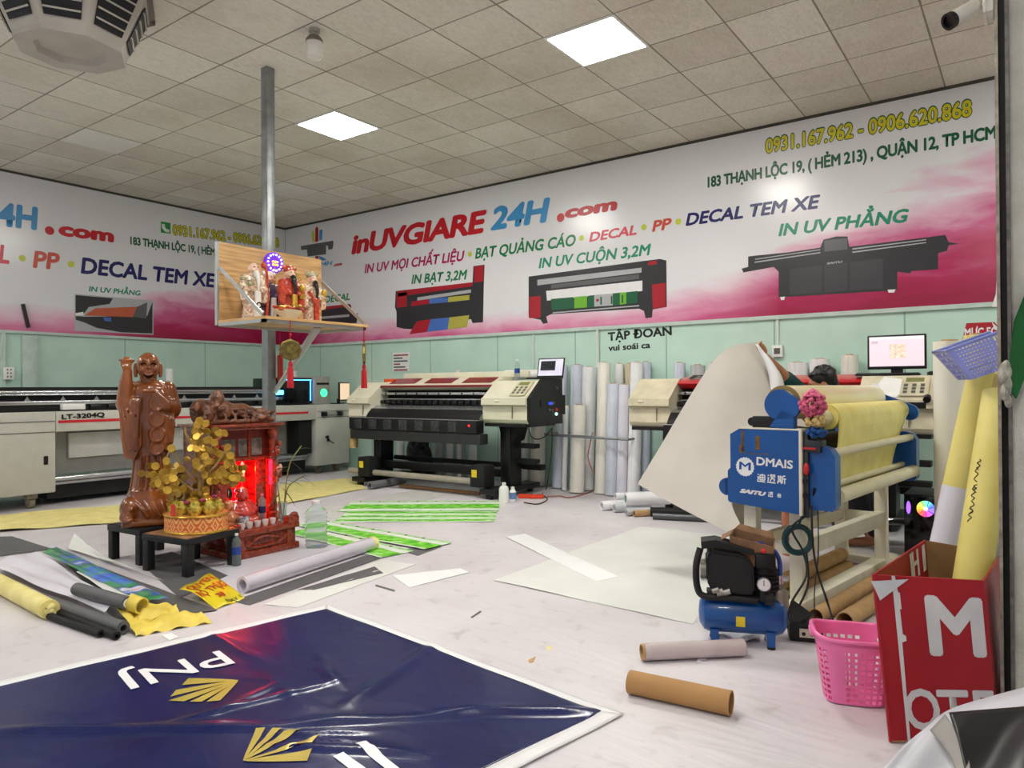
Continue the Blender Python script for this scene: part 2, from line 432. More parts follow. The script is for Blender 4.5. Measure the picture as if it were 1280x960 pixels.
def pdot(par, f3, p, rr, m=None):
    mb = MB(); mb.poly([f3(p[0]+rr*math.cos(k*math.pi/8), p[1]+rr*math.sin(k*math.pi/8)) for k in range(16)]); mb.build('printed_dot', m or LIME, par, 180)
bt('inUVGIARE', RED, [(-8.466,3.258),(-5.837,3.259),(-5.795,3.562)], .045, .18, .95)
bt('24H', BLUE, [(-5.783,3.269),(-4.845,3.26),(-4.773,3.565)], .045, .18)
pdot(banner, backf, (-4.694,3.288), .055, RED)
bt('com', RED, [(-4.636,3.265),(-3.915,3.265),(-3.893,3.421)], .06, .1)
bt('IN UV MỌI CHẤT LIỆU', MAG, [(-8.176,2.944),(-6.222,2.926),(-6.193,3.064)], .03, .2)
bt('BẠT QUẢNG CÁO', GRN, [(-6.042,2.928),(-4.48,2.918),(-4.456,3.06)], .03, .2)
bt('DECAL', SAL, [(-4.297,2.939),(-3.672,2.948),(-3.656,3.062)], .035, .2)
bt('PP', ORG, [(-3.484,2.951),(-3.244,2.956),(-3.228,3.083)], .035, .2)
bt('DECAL TEM XE', NAVY, [(-3.085,2.966),(-1.693,2.953),(-1.673,3.089)], .035, .2)
bt('IN UV PHẲNG', TEAL, [(-2.097,2.725),(-0.925,2.709),(-0.908,2.835)], .035, .2)
bt('IN UV CUỘN 3,2M', TEAL, [(-5.022,2.696),(-3.496,2.695),(-3.48,2.825)], .03, .2)
bt('IN BẠT 3,2M', GRN, [(-7.209,2.695),(-6.178,2.668),(-6.16,2.801)], .03, .2)
PH='0931.167.962 - 0906.620.868'
bt(PH, DKG, [(-2.225,3.583),(-0.423,3.566),(-0.421,3.736)], .075, 0, 1.0, name='phone_number_outline')
bt(PH, YEL, [(-2.217,3.591),(-0.429,3.575),(-0.427,3.723)], .028, 0, 1.0, lift=.001, name='phone_number')
bt('183 THẠNH LỘC 19, ( HẺM 213) , QUẬN 12, TP HCM', DKG, [(-2.833,3.342),(-0.248,3.339),(-0.247,3.457)], .04, 0, .95)
bt('DECAL', GRN, [(-9.094,2.564),(-8.498,2.569),(-8.488,2.679)], .03, .2)
bt('UVGIARE24H', BLUE, [(-9.973,3.186),(-8.9,3.146),(-8.899,3.215)], .03, .2)
bt('.com', RED, [(-8.881,3.119),(-8.676,3.117),(-8.676,3.173)], .05, .2)
for p in [(-6.131,3.003),(-4.401,3),(-3.582,3.02),(-3.168,3.026)]: pdot(banner, backf, p, .035)
# left-hand banner
lt('24H', BLUE, [((3.243,3.179)[0],(3.243,3.179)[1]),(3.87,3.205),(3.907,3.5)], .045, .1)
pdot(banner2, leftf, (3.988,3.227), .055, RED)
lt('com', RED, [(4.09,3.183),(4.783,3.2),(4.794,3.383)], .06, .05)
lt('DECAL', SAL, [(2.842,2.724),(3.547,2.742),(3.551,2.971)], .035, .15)
lt('PP', ORG, [(3.798,2.731),(4.112,2.741),(4.131,2.959)], .035, .15)
lt('DECAL TEM XE', NAVY, [(4.356,2.731),(6.267,2.751),(6.295,2.967)], .035, .12)
lt('IN UV PHẲNG', TEAL, [(4.454,2.506),(5.138,2.516),(5.146,2.588)], .035, .15)
lt(PH, DKG, [(5.6,3.436),(7.428,3.536),(7.429,3.705)], .075, 0, name='phone_number_outline')
lt(PH, YEL, [(5.608,3.444),(7.42,3.543),(7.421,3.696)], .028, 0, lift=.001, name='phone_number')
lt('183 THẠNH LỘC 19, ( HẺM 213) , QUẬN 12, TP HCM', DKG, [(4.997,3.209),(7.481,3.268),(7.482,3.381)], .04, 0, .95)
for p in [(3.684,2.834),(4.24,2.836)]: pdot(banner2, leftf, p, .04)
def pp(par, f3, m, pts, dz=0, name='printed_picture'):
    mb = MB(); P = [Vector(f3(*p)) for p in pts]
    o = Vector((dz,0,0)) if f3 is leftf else Vector((0,-dz,0))
    mb.poly([p+o for p in P]); return mb.build(name, m, par, 180)
# phone icon
pp(banner2, leftf, mat('print_icon_green',(40,150,70),.3,var=.02), [(5.426,3.608),(5.571,3.611),(5.57,3.455),(5.425,3.448)])
mb = MB(); mb.tube([leftf(*p) for p in [(5.461,3.574),(5.465,3.529),(5.499,3.495),(5.541,3.49)]], .022, 8); mb.build('printed_handset', WHT, banner2)
# machine pictures on the back banner (flat print)
def bp(m, pts, dz=.0005): return pp(banner, backf, m, pts, dz)
# 1: small red/black roll printer
bp(CHAR, [(-7.521,2.623),(-6.085,2.622),(-6.07,2.835),(-5.88,2.836),(-5.895,2.562),(-5.912,2.075),(-6.089,2.074),(-6.117,2.13),(-7.143,2.044),(-7.364,2.067),(-7.508,2.098),(-7.507,2.319),(-7.539,2.391)])
bp(CRIM, [(-7.489,2.621),(-6.085,2.622),(-6.086,2.568),(-7.473,2.538)],.001); bp(CRIM, [(-7.505,2.587),(-7.297,2.593),(-7.298,2.386),(-7.506,2.377)],.001); bp(CRIM, [(-6.056,2.828),(-5.894,2.827),(-5.902,2.616),(-6.058,2.614)],.001)
bp(SIL, [(-7.094,2.496),(-6.114,2.527),(-6.114,2.484),(-7.094,2.451)],.001)
bp(CRIM, [(-7.203,2.448),(-6.865,2.456),(-6.865,2.389),(-7.219,2.38)],.0012); bp(PR('print_sky',(70,110,190)), [(-6.865,2.456),(-6.51,2.456),(-6.525,2.386),(-6.865,2.389)],.0012); bp(PR('foliage',(176,170,70)), [(-6.51,2.456),(-6.142,2.454),(-6.142,2.39),(-6.525,2.386)],.0012)
bp(CRIM, [(-7.111,2.156),(-6.836,2.173),(-6.913,1.998),(-7.253,1.981)],.0012); bp(PR('print_sky',(70,110,190)), [(-6.836,2.173),(-6.498,2.175),(-6.528,2.012),(-6.913,1.998)],.0012); bp(PR('foliage',(176,170,70)), [(-6.498,2.175),(-6.144,2.185),(-6.187,2.026),(-6.528,2.012)],.0012)
for k in range(9): 
    u0 = 508+k*8.2
    pdot(banner, backf, ((-7.33,2.296)[0]+((-6.325,2.317)[0]-(-7.33,2.296)[0])*k/8, (-7.33,2.296)[1]+((-6.325,2.317)[1]-(-7.33,2.296)[1])*k/8), .018, GRY)
# 2: wide roll-to-roll printer
bp(CHAR, [(-5.175,2.61),(-3.625,2.637),(-3.389,2.638),(-3.313,2.612),(-3.312,2.094),(-3.481,2.078),(-3.491,1.989),(-3.57,1.984),(-3.589,2.068),(-3.649,2.099),(-4.842,2.112),(-4.913,2.087),(-4.89,2.006),(-4.962,2),(-4.997,2.052),(-5.179,2.093)])
bp(CRIM, [(-5.165,2.351),(-4.995,2.352),(-4.997,2.082),(-5.167,2.082)],.001); bp(CRIM, [(-3.489,2.359),(-3.324,2.367),(-3.326,2.095),(-3.481,2.087)],.001); bp(CRIM, [(-3.536,2.623),(-3.428,2.625),(-3.428,2.58),(-3.536,2.582)],.001)
bp(SIL, [(-5.042,2.557),(-3.615,2.563),(-3.616,2.508),(-5.042,2.487)],.001); bp(GRY, [(-4.839,2.479),(-3.646,2.492),(-3.646,2.438),(-4.84,2.429)],.0012)
bp(WHT, [(-4.911,2.406),(-3.606,2.416),(-3.607,2.297),(-4.9,2.285)],.0014)
bp(DKG, [(-4.841,2.301),(-4.518,2.3),(-4.519,2.164),(-4.83,2.161)],.0016); bp(LGN, [(-4.507,2.299),(-4.329,2.3),(-4.33,2.161),(-4.508,2.163)],.0016); bp(DKG, [(-4.318,2.299),(-4.231,2.301),(-4.232,2.163),(-4.319,2.16)],.0016); bp(SIL, [(-4.231,2.301),(-3.985,2.3),(-3.986,2.16),(-4.232,2.163)],.0016); bp(DKG, [(-3.985,2.3),(-3.891,2.302),(-3.893,2.162),(-3.986,2.16)],.0016); bp(LGN, [(-3.891,2.302),(-3.809,2.3),(-3.81,2.166),(-3.893,2.162)],.0016); bp(DKG, [(-3.809,2.3),(-3.667,2.302),(-3.668,2.165),(-3.81,2.166)],.0016)
bp(CRIM, [(-4.199,2.251),(-4.174,2.254),(-4.164,2.234),(-4.188,2.214),(-4.209,2.233)],.0018)
for q in (0,1,2): 
    bp(DKG, [(a+q*.14, b) for a,b in [(-4.15,2.271),(-4.129,2.272),(-4.129,2.18),(-4.151,2.179)]],.0018)
bp(SIL, [(-4.818,2.135),(-3.648,2.14),(-3.649,2.126),(-4.819,2.12)],.001)
# 3: flatbed printer
bp(CHAR, [(-2.472,2.437),(-2.405,2.447),(-2.404,2.556),(-2.338,2.557),(-2.017,2.553),(-1.696,2.564),(-1.666,2.639),(-1.548,2.655),(-1.448,2.643),(-1.434,2.541),(-0.775,2.55),(-0.637,2.554),(-0.613,2.486),(-0.528,2.461),(-0.613,2.457),(-0.626,2.408),(-0.695,2.395),(-0.696,2.25),(-0.906,2.256),(-0.919,2.235),(-1.024,2.261),(-1.026,2.089),(-2.099,2.106),(-2.097,2.367),(-2.144,2.42),(-2.456,2.394)])
bp(SIL, [(-2.338,2.494),(-1.696,2.52),(-1.697,2.51),(-2.338,2.482)],.001); bp(SIL, [(-2.33,2.523),(-1.696,2.548),(-1.696,2.54),(-2.33,2.514)],.001); bp(SIL, [(-1.406,2.522),(-0.788,2.533),(-0.788,2.524),(-1.406,2.51)],.001); bp(SIL, [(-1.406,2.491),(-0.788,2.507),(-0.788,2.498),(-1.406,2.479)],.001)
bp(GRY, [(-1.659,2.63),(-1.448,2.627),(-1.449,2.519),(-1.659,2.52)],.001)
bp(PR('flat_panel',(60,60,64)), [(-1.987,2.38),(-1.683,2.389),(-1.685,2.121),(-1.989,2.122)],.001); bp(PR('flat_panel',(60,60,64)), [(-1.66,2.39),(-1.45,2.392),(-1.452,2.121),(-1.663,2.119)],.001); bp(PR('flat_panel',(60,60,64)), [(-1.428,2.393),(-1.144,2.397),(-1.146,2.114),(-1.431,2.121)],.001)
bp(WHT, [(-0.899,2.403),(-0.726,2.405),(-0.727,2.267),(-0.9,2.27)],.0001) if 0 else None
bt('SAITU', SIL, [(-1.638,2.392),(-1.493,2.395),(-1.493,2.414)], .05, .2, lift=.0015)
for p in [(-2.057,2.395),(-1.077,2.401)]: pdot(banner, backf, (p[0],p[1]), .02, SIL)
pp(banner, backf, WHT, [(-2.083,2.109),(-2.036,2.109),(-2.044,2.077),(-2.075,2.076)],.001); pp(banner, backf, WHT, [(-1.106,2.1),(-1.039,2.098),(-1.052,2.069),(-1.099,2.073)],.001)
# 4: logo near the corner and small decal printer
bp(GRY, [(-9.681,3.535),(-8.878,3.527),(-8.879,3.458),(-8.898,3.398),(-8.993,3.396),(-9.011,3.468),(-9.049,3.466),(-9.05,3.333),(-9.501,3.345),(-9.52,3.464),(-9.661,3.468)],.0008)
for m_,pts in ((LIME,[(-9.398,3.734),(-9.339,3.758),(-9.32,3.569),(-9.38,3.564)]),(CRIM,[(-9.309,3.773),(-9.276,3.807),(-9.235,3.763),(-9.236,3.559),(-9.311,3.555)]),(BLUE,[(-9.212,3.735),(-9.134,3.737),(-9.145,3.573),(-9.213,3.569)]),(CRIM,[(-9.312,3.331),(-9.234,3.328),(-9.234,3.239),(-9.312,3.286)]),(BLUE,[(-9.224,3.327),(-9.127,3.291),(-9.032,3.242),(-9.147,3.242),(-9.205,3.261)])): bp(m_, pts,.001)
bp(CHAR, [(-9.23,2.472),(-8.48,2.494),(-8.463,2.37),(-8.32,2.349),(-8.357,2.205),(-9.231,2.229)]); bp(CRIM, [(-9.23,2.51),(-8.498,2.508),(-8.498,2.471),(-9.23,2.459)],.001); bp(SIL, [(-9.192,2.355),(-8.517,2.349),(-8.518,2.312),(-9.192,2.316)],.001)
# machine photo on the left banner
def lp(m, pts, dz=.0005): return pp(banner2, leftf, m, pts, dz)
lp(SIL, [(4.283,2.457),(5.316,2.466),(5.314,1.983),(4.28,1.978)])
lp(CHAR, [(4.292,2.171),(4.394,2.169),(5.227,2.244),(5.301,2.448),(5.3,2.001),(4.864,1.992),(4.553,2.032),(4.394,2.095),(4.296,2.12)],.001)
lp(CHAR, [(4.292,2.442),(4.76,2.446),(4.718,2.366),(4.454,2.3),(4.394,2.211),(4.292,2.203)],.001)
lp(PR('brick_print',(190,92,58)), [(4.534,2.291),(5.087,2.361),(5.027,2.212),(4.394,2.185)],.0014)
lp(WHT, [(4.292,2.208),(4.384,2.231),(4.394,2.19),(4.292,2.171)],.0014); lp(PR('print_sky',(70,80,180)), [(4.635,2.179),(4.738,2.181),(4.738,2.13),(4.655,2.13)],.0016)
lp(GRY, [(5.087,2.361),(5.227,2.435),(5.215,2.209),(5.027,2.212)],.0014)
pdot(banner2, leftf, (5.187,2.14), .025, LIME)
# dark strip hanging at the left banner's foot
m = MB(); m.prism([(LEFT+.024,y,z) for y,z in [(3.666,2.266),(3.7,2.274),(3.761,1.986),(3.726,1.979)]], (.03,0,0)); single(m,'hanging_strip',BLK,'short black strip hanging crooked at the foot of the left banner','strip')
# slogan straight on the mint wall
slog = thing('wall_lettering','black two-line lettering on the mint wall below the long banner','lettering',(-3.7,BACK,1.76))
wt(slog, wallf, 'TẬP ĐOAN', BLK, [(-4.063,1.746),(-3.262,1.779),(-3.261,1.881)], .035)
wt(slog, wallf, 'vui soái ca', BLK, [(-4.057,1.628),(-3.523,1.646),(-3.523,1.719)], .03)

# ================================================================ LEFT WALL: long roll printer
M_LGREY = mat('light_grey_enamel',(188,188,180),.4,var=.03); M_MGREY = mat('mid_grey_enamel',(150,150,146),.45,var=.04)
M_BLACK = mat('black_plastic',(13,13,15),.4,var=.1); M_MATB = mat('matt_black',(16,16,18),.7,var=.1); M_RAIL = mat('rail_silver',(190,192,196),.25,.85,var=.04)
M_STEEL = mat('galvanised_steel',(150,154,156),.42,.7,var=.12,scale=12); M_DARK = mat('dark_gap',(14,14,16),.8)
M_REDP = mat('red_paint',(196,30,44),.4); M_CREAM = mat('cream_plastic',(216,212,190),.4,var=.05,scale=4); M_CREAM2 = mat('aged_cream_plastic',(206,198,172),.45,var=.1,scale=6)
M_PAPER = mat('white_paper',(228,228,226),.6,var=.03); M_CARD = mat('cardboard_tube',(186,150,104),.75,var=.08,scale=14); M_GLASSB = mat('dark_gloss',(10,11,16),.1)
M_YELS = mat('yellow_sticker',(232,206,40),.5)
P = thing('roll_printer','long grey machine with a red stripe along the left wall, behind the carved statue','printer',(-8.8,4.7,0))
m = MB(); m.box((-9.4,1.9,.155),(-8.2,3.30,.985),.015); cab = m.build('cabinet', M_LGREY, P)
m = MB(); m.box((-8.2,1.95,.775),(-8.194,3.29,.78)); m.box((-8.2,1.95,.885),(-8.194,3.29,.89)); m.build('panel_seam', M_DARK, cab)
m = MB(); m.box((-8.2,3.185,.445),(-8.185,3.225,.535),.008); m.build('latch', M_BLACK, cab)
m = MB(); m.box((-9.4,6.64,.12),(-8.2,7.25,.985),.015); cab = m.build('cabinet', M_LGREY, P)
m = MB(); m.box((-8.2,6.66,.885),(-8.194,7.24,.89)); m.box((-8.2,6.66,.80),(-8.194,7.24,.804)); m.build('panel_seam', M_DARK, cab)
m = MB(); m.box((-8.2,6.72,.83),(-8.17,7.12,.87),.008); m.build('pull_bar', M_MGREY, cab)
for yy in (6.72,7.0):
    m = MB(); m.box((-8.2,yy,.82),(-8.155,yy+.09,.88),.01); m.build('pull_bar_mount', M_BLACK, cab)
m = MB(); m.cyl((-8.2,6.82,.52),(-8.16,6.82,.52),.02); m.box((-8.165,6.80,.46),(-8.15,6.83,.54)); m.tube([(-8.16,6.82,.5),(-8.14,6.86,.45),(-8.13,6.9,.43)],.008); m.build('door_key', M_BLACK, cab)
m = MB(); m.box((-8.8,3.30,.775),(-8.195,6.64,.985),.01); bp_ = m.build('front_panel', M_LGREY, P)
m = MB(); m.box((-8.195,3.32,.865),(-8.190,5.0,.893)); m.box((-8.195,5.0,.865),(-8.190,6.5,.893)); m.build('red_stripe', M_REDP, bp_)
letter(bp_, 'LT-3204Q', mat('print_black',(22,22,24),.3), (-8.189,3.35,0.902)[1:], (-8.189,3.78,0.915)[1:], .052, lambda y,z:(-8.189,y,z), .045)
m = MB(); m.box((-8.62,3.30,.30),(-8.55,6.64,.775)); m.build('recessed_panel', M_MGREY, P)
m = MB(); m.box((-8.55,3.55,.47),(-8.50,6.15,.74),.006); m.box((-8.5,3.6,.71),(-8.49,6.1,.715)); m.build('white_cover', mat('white_enamel',(214,216,214),.35), P)
m = MB(); m.box((-8.50,6.38,.3),(-8.25,6.60,.775)); m.build('side_slot', M_DARK, P)
m = MB(); m.cyl((-8.34,3.32,.275),(-8.34,6.6,.275),.028); m.cyl((-8.40,3.32,.23),(-8.40,6.6,.23),.03); m.build('take_up_bar', M_RAIL, P)
m = MB(); m.box((-9.2,3.3,.06),(-8.42,6.62,.20)); m.build('black_base', M_MATB, P)
for cx,cy in ((-8.35,3.12),(-8.35,2.2),(-8.35,6.8),(-8.35,7.12)):
    m = MB(); m.box((cx-.05,cy-.05,.1),(cx+.05,cy+.05,.155)); m.cyl((cx,cy-.025,.05),(cx,cy+.025,.05),.05); m.box((cx-.04,cy-.035,.05),(cx+.03,cy-.028,.12)); m.box((cx-.04,cy+.028,.05),(cx+.03,cy+.035,.12)); m.build('caster', mat('worn_caster',(150,140,116),.6,var=.2), P)
m = MB(); m.box((-9.0,1.9,1.205),(-8.42,6.93,1.24)); m.build('top_cover', M_BLACK, P)
m = MB(); m.box((-8.95,1.9,1.15),(-8.40,6.64,1.205),.006); m.cyl((-8.38,1.9,1.19),(-8.38,6.64,1.19),.013); m.cyl((-8.38,1.9,1.162),(-8.38,6.64,1.162),.01); m.build('guide_rail', M_RAIL, P)
m = MB(); m.box((-8.9,1.9,1.095),(-8.43,6.64,1.15)); m.build('carriage_gap', M_DARK, P)
m = MB(); m.box((-8.8,1.9,1.055),(-8.33,6.64,1.097),.008); m.build('lower_rail', M_RAIL, P)
m = MB(); m.box((-8.8,1.9,.985),(-8.35,6.64,1.055)); m.build('roller_bed', M_BLACK, P)
for k in range(17):
    y = 3.5+k*.19; m = MB(); m.cyl((-8.33,y,1.03),(-8.33,y+.11,1.03),.022); m.box((-8.35,y+.03,1.005),(-8.325,y+.08,1.05),.004); m.build('pinch_roller', M_BLACK, P)
for k in range(14):
    y = 2.1+k*.34; m = MB(); m.prism([(-8.42,y-.03,1.097),(-8.42,y+.03,1.097),(-8.42,y,1.145)],(-.01,0,0)); m.build('gusset', M_RAIL, P)
m = MB(); m.box((-8.36,3.4,1.0),(-8.27,3.62,1.06),.004); m.build('white_block', M_WHITE, P)
m = MB(); m.box((-9.0,6.17,1.0),(-8.28,6.64,1.36),.012); ca = m.build('print_carriage', M_GLASSB, P)
M_BLUEL = mat('blue_led',(40,120,255),.4,emit=5,ecol=(60,140,255),var=0)
m = MB(); m.box((-8.28,6.2,1.325),(-8.272,6.62,1.338)); m.build('led_strip', M_BLUEL, ca)
m = MB(); m.box((-8.28,6.60,1.04),(-8.272,6.612,1.32)); m.build('led_strip', M_BLUEL, ca)
m = MB(); m.box((-8.40,6.02,1.13),(-8.30,6.2,1.19),.01); m.build('curing_lamp', mat('blue_glow',(90,190,255),.4,emit=4,ecol=(80,190,255),var=0), P)
m = MB(); m.box((-9.3,6.645,.985),(-8.24,6.93,1.385),.015); tw = m.build('control_tower', M_MGREY, P)
m = MB(); m.box((-8.24,6.68,1.265),(-8.235,6.90,1.295)); m.build('vent_slot', M_DARK, tw)
yy,zz = (-8.235,6.81,1.15)[1:]
m = MB(); m.pipe((-8.24,yy,zz),(-8.232,yy,zz),.055,.035); m.build('power_ring', mat('green_led',(40,230,110),.4,emit=4,ecol=(40,235,120),var=0), tw)
m = MB(); m.prism([(-8.24,yy-.014,zz-.02),(-8.24,yy+.02,zz),(-8.24,yy-.014,zz+.02)],(.008,0,0)); m.build('power_mark', mat('green_led',(40,230,110)), tw)
# small monitor at the machine's far end
t = thing('monitor','small lit monitor at the far end of the grey machine in the corner','monitor',(-8.1,7.1,.985))
m = MB(); m.box((-8.36,7.03,.9855),(-8.24,7.2,1.0),.004); m.box((-8.29,7.09,1.0),(-8.26,7.13,1.06)); m.build('stand', M_BLACK, t)
m = MB(); m.box((-8.29,6.98,1.03),(-8.26,7.44,1.30),.006,rz=.55); m.build('housing', M_BLACK, t)
m = MB(); m.box((-8.26,6.995,1.05),(-8.257,7.425,1.285),rz=.55,c=(-8.275,7.21,1.1)); m.build('screen', mat('warm_screen',(220,190,175),.3,emit=.7,ecol=(230,200,170),c2=(240,170,80),var=.1,scale=5), t)
# ---------------------------------------------------------------- sockets and conduits on the left wall
m = MB(); m.box((LEFT+.001,3.46,0.3),(LEFT+.03,3.50,1.905)); single(m,'conduit',mat('mint_conduit',(196,214,204),.5),'thin pale conduit running down the left wall to the socket','conduit')
t = thing('wall_socket','white six-hole wall socket on the left mint wall','socket',(LEFT+.01,3.52,1.35))
m = MB(); m.box((LEFT+.0305,3.47,1.34),(LEFT+.07,3.58,1.49),.006); m.build('cover_plate', M_WHITE, t)
for a in (0,1):
    for b in (0,1,2):
        m = MB(); m.box((LEFT+.07,3.50+a*.036,1.365+b*.042),(LEFT+.072,3.514+a*.036,1.385+b*.042)); m.build('socket_hole', mat('grey_hole',(90,90,90)), t)
m = MB(); m.box((LEFT+.001,3.68,.0),(LEFT+.05,3.84,1.89),.004); single(m,'wall_pilaster',mat('mint_batten',(188,205,198),.5),'narrow mint upright box running up the left wall near the socket','wall box')
m = MB(); m.lathe([(.001,1.239),(.045,1.24),(.045,1.47),(.04,1.475),(0,1.475)],(-9.0,4.95,0)); single(m,'paper_roll',M_PAPER,'short white roll upright on the grey machine, right of the statue','paper roll')
m = MB(); m.lathe([(.001,1.385),(.05,1.386),(.05,1.47),(0,1.475)],(-8.9,6.8,0)); single(m,'paper_roll',M_PAPER,'short white roll on top of the grey machine\'s control tower','paper roll')
# ================================================================ POLE AND SHELF
PX,PY = -5.17,3.70
m = MB(); m.box((PX-.04,PY-.04,.001),(PX+.04,PY+.04,CEIL-.001),.004); pole = single(m,'steel_pole',M_STEEL,'galvanised square steel pole from floor to ceiling behind the red altar','pole')
M_OAK = mat('oak_laminate',(204,160,104),.42,var=.14,scale=3,stretch=(1,1,14),c2=(216,176,120))
M_ZINC = mat('zinc_angle',(178,180,178),.4,.6,var=.05)
S = thing('altar_shelf','oak-faced shelf and backboard fixed high on the steel pole, carrying the figurines','shelf',(-4.8,3.68,1.69))
m = MB(); m.box((-5.12,3.20,1.735),(-5.095,4.19,2.345)); m.build('backboard', M_OAK, S)
m = MB(); m.box((-5.12,3.19,1.715),(-4.50,4.19,1.735)); m.build('shelf_board', M_OAK, S)
m = MB(); m.box((-5.12,3.19,1.69),(-4.52,3.22,1.715)); m.box((-5.12,4.15,1.69),(-4.52,4.18,1.715)); m.box((-4.55,3.19,1.69),(-4.52,4.18,1.715)); m.box((-5.12,3.19,1.69),(-5.09,4.18,1.715)); m.box((-5.128,3.185,1.70),(-5.095,3.2,2.345)); m.build('frame', M_ZINC, S)
for y in (3.195,4.18):
    m = MB(); m.box((0,0,0),(.66,.006,.03)); L=((-5.09,2.13),(-4.53,1.72)); a=math.atan2(L[1][1]-L[0][1],L[1][0]-L[0][0])
    bmesh.ops.transform(m.bm, matrix=Matrix.Translation((L[0][0],y,L[0][1]))@Matrix.Rotation(-a,4,'Y'), verts=m.bm.verts[:]); m.build('brace', M_ZINC, S)
m = MB(); m.prism([(-5.13,3.70,1.18),(-5.13,3.735,1.18),(-4.56,3.735,1.69),(-4.60,3.70,1.69)],(.02,0,-.01)); m.build('support_strut', M_ZINC, S)
# figurines: porcelain, each a moulded body with head, beard, robe panel and base
POR = dict(white=mat('porcelain_white',(232,228,220),.15,coat=.6,var=.03), red=mat('porcelain_red',(170,40,34),.15,coat=.6,var=.15,scale=40,c2=(206,80,50)), gold=mat('porcelain_gold',(206,166,60),.25,.3,var=.2,scale=60),
 grn=mat('porcelain_green',(96,112,80),.2,coat=.5,var=.12,scale=50,c2=(200,190,150)), blk=mat('porcelain_black',(26,24,28),.15,coat=.5), skin=mat('porcelain_skin',(236,196,170),.2,coat=.5,var=.02), pur=mat('porcelain_purple',(92,80,110),.2,coat=.5,var=.2,scale=30), blue=mat('blue_white_glaze',(40,60,120),.15,coat=.6,var=.1,scale=60,c2=(230,232,235)), pat=mat('patterned_robe',(176,96,62),.2,coat=.5,var=.12,scale=55,c2=(236,226,200)))
def deity(name, label, x, y, z, h, robe, panel, beard, cap, extra=None, rz=0):
    """standing robed figurine facing +x"""
    t = thing(name, label, 'figurine', (x,y,z), rz, 'porcelain figurines on the shelf', local=True, scale=h/.5)
    def body(m):
        m.lathe([(.085,.0),(.09,.03),(.075,.12),(.07,.22),(.085,.30),(.07,.36),(.03,.39)],(0,0,0),20,sx=.75)
        for s in (-1,1):
            limb(m,[(0,s*.075,.345),(.03,s*.105,.26),(.065,s*.05,.25)],[.034,.036,.026],10)
            m.lathe([(.001,.14),(.03,.15),(.036,.2),(.026,.27)],(.035,s*.1,0),10)          # hanging sleeve
        for k in range(7): m.ball((.055*math.cos(k),.08*math.sin(k*1.9),.04+.035*k),.016)
    blob('robe', POR[robe], t, body, .007, 2, off=(0,0,0))
    m = MB(); m.box((.055,-.026,.02),(.088,.026,.24),.01); m.build('robe_panel', POR[panel], t, off=(0,0,0))
    def head(m):
        m.ball((.015,0,.425),(.043,.04,.05)); m.ball((.056,0,.42),.010); m.ball((.045,.02,.41),.015); m.ball((.045,-.02,.41),.015); m.cyl((0,0,.37),(0,0,.40),.025)
        for s in (-1,1): m.ball((.005,s*.041,.42),(.008,.008,.02))
    hd = blob('head', POR['skin'], t, head, .005, 2, off=(0,0,0))
    m = MB()
    for s in (-1,1): m.ball((.052,s*.016,.435),(.006,.009,.004),8,6)
    m.build('eyes', POR['blk'], hd, off=(0,0,0))
    if beard:
        def bd(m):
            m.tube([(.05,0,.395),(.075,0,.36),(.085,0,.30),(.08,0,.24)], lambda q:.024*(1-q*.75)+.003,8); 
            for s in (-1,1): m.tube([(.055,s*.008,.405),(.062,s*.022,.39),(.062,s*.026,.35)],.006,6)
        blob('beard', POR[beard], t, bd, .005, 2, off=(0,0,0))
    if cap:
        def hat(m):
            m.lathe([(.044,.44),(.05,.455),(.046,.475),(.034,.495),(.0,.50)],(0,0,0),14); m.box((-.02,-.05,.47),(.0,.05,.485))
            for s in (-1,1): m.ball((0,s*.062,.475),(.008,.018,.02))
        blob('hat', POR[cap], t, hat, .006, 2, off=(0,0,0))
    m = MB(); m.lathe([(.1,0),(.1,.018),(.09,.022),(0,.022)],(0,0,0),20,sx=.8); m.build('foot', POR['blue'], t, off=(0,0,0))
    if extra: extra(t)
    return t
def shou_extra(t):
    m = MB(); m.tube([(.05,.1,.02),(.06,.105,.2),(.05,.1,.42),(.04,.085,.47),(.02,.1,.49)],.011,8); m.ball((.03,.09,.46),.025); m.build('dragon_staff', POR['red'], t, off=(0,0,0))
    m = MB(); m.ball((.06,-.07,.29),(.03,.032,.03)); m.ball((.03,-.1,.33),(.02,.03,.018)); m.ball((.02,-.12,.27),(.02,.03,.018)); m.build('peach', POR['grn'], t, off=(0,0,0))
    m = MB(); m.pipe((.088,0,.12),(.094,0,.12),.026,.017); m.build('medallion', POR['blk'], t, off=(0,0,0))
def fu_extra(t):
    m = MB(); m.ball((.08,.075,.30),(.03,.03,.035)); m.lathe([(.001,.0),(.02,.01),(.028,.05),(.001,.06)],(.07,.08,.2),10); m.build('scroll', POR['gold'], t, off=(0,0,0))
    m = MB()
    for k in range(9):
        a = -1.2+k*.3; m.tube([(-.02,.06,.36),(-.02,.06+.09*math.sin(a)*.8+.02,.36+.09*math.cos(a))],.006,6,0)
    m.build('fan_rays', POR['gold'], t, off=(0,0,0))
def lu_extra(t):
    m = MB(); m.tube([(.07,-.09,.30),(.08,-.03,.22),(.085,0,.17)],.018,8); m.build('red_sash', POR['red'], t, off=(0,0,0))
    m = MB(); m.ball((.06,.1,.3),(.022,.03,.04)); m.ball((.05,.1,.24),(.02,.02,.03)); m.build('ingot', POR['gold'], t, off=(0,0,0))
SZ = 1.7355
def spot(u,v,x): pass
deity('deity_figurine','white-bearded bald figurine with staff at the shelf\'s left end', -4.90,3.36,SZ,.47,'pat','white','white',None,shou_extra)
deity('deity_figurine','black-bearded figurine with gold scroll at the middle of the shelf', -4.84,3.655,SZ,.46,'red','gold','blk','red',fu_extra)
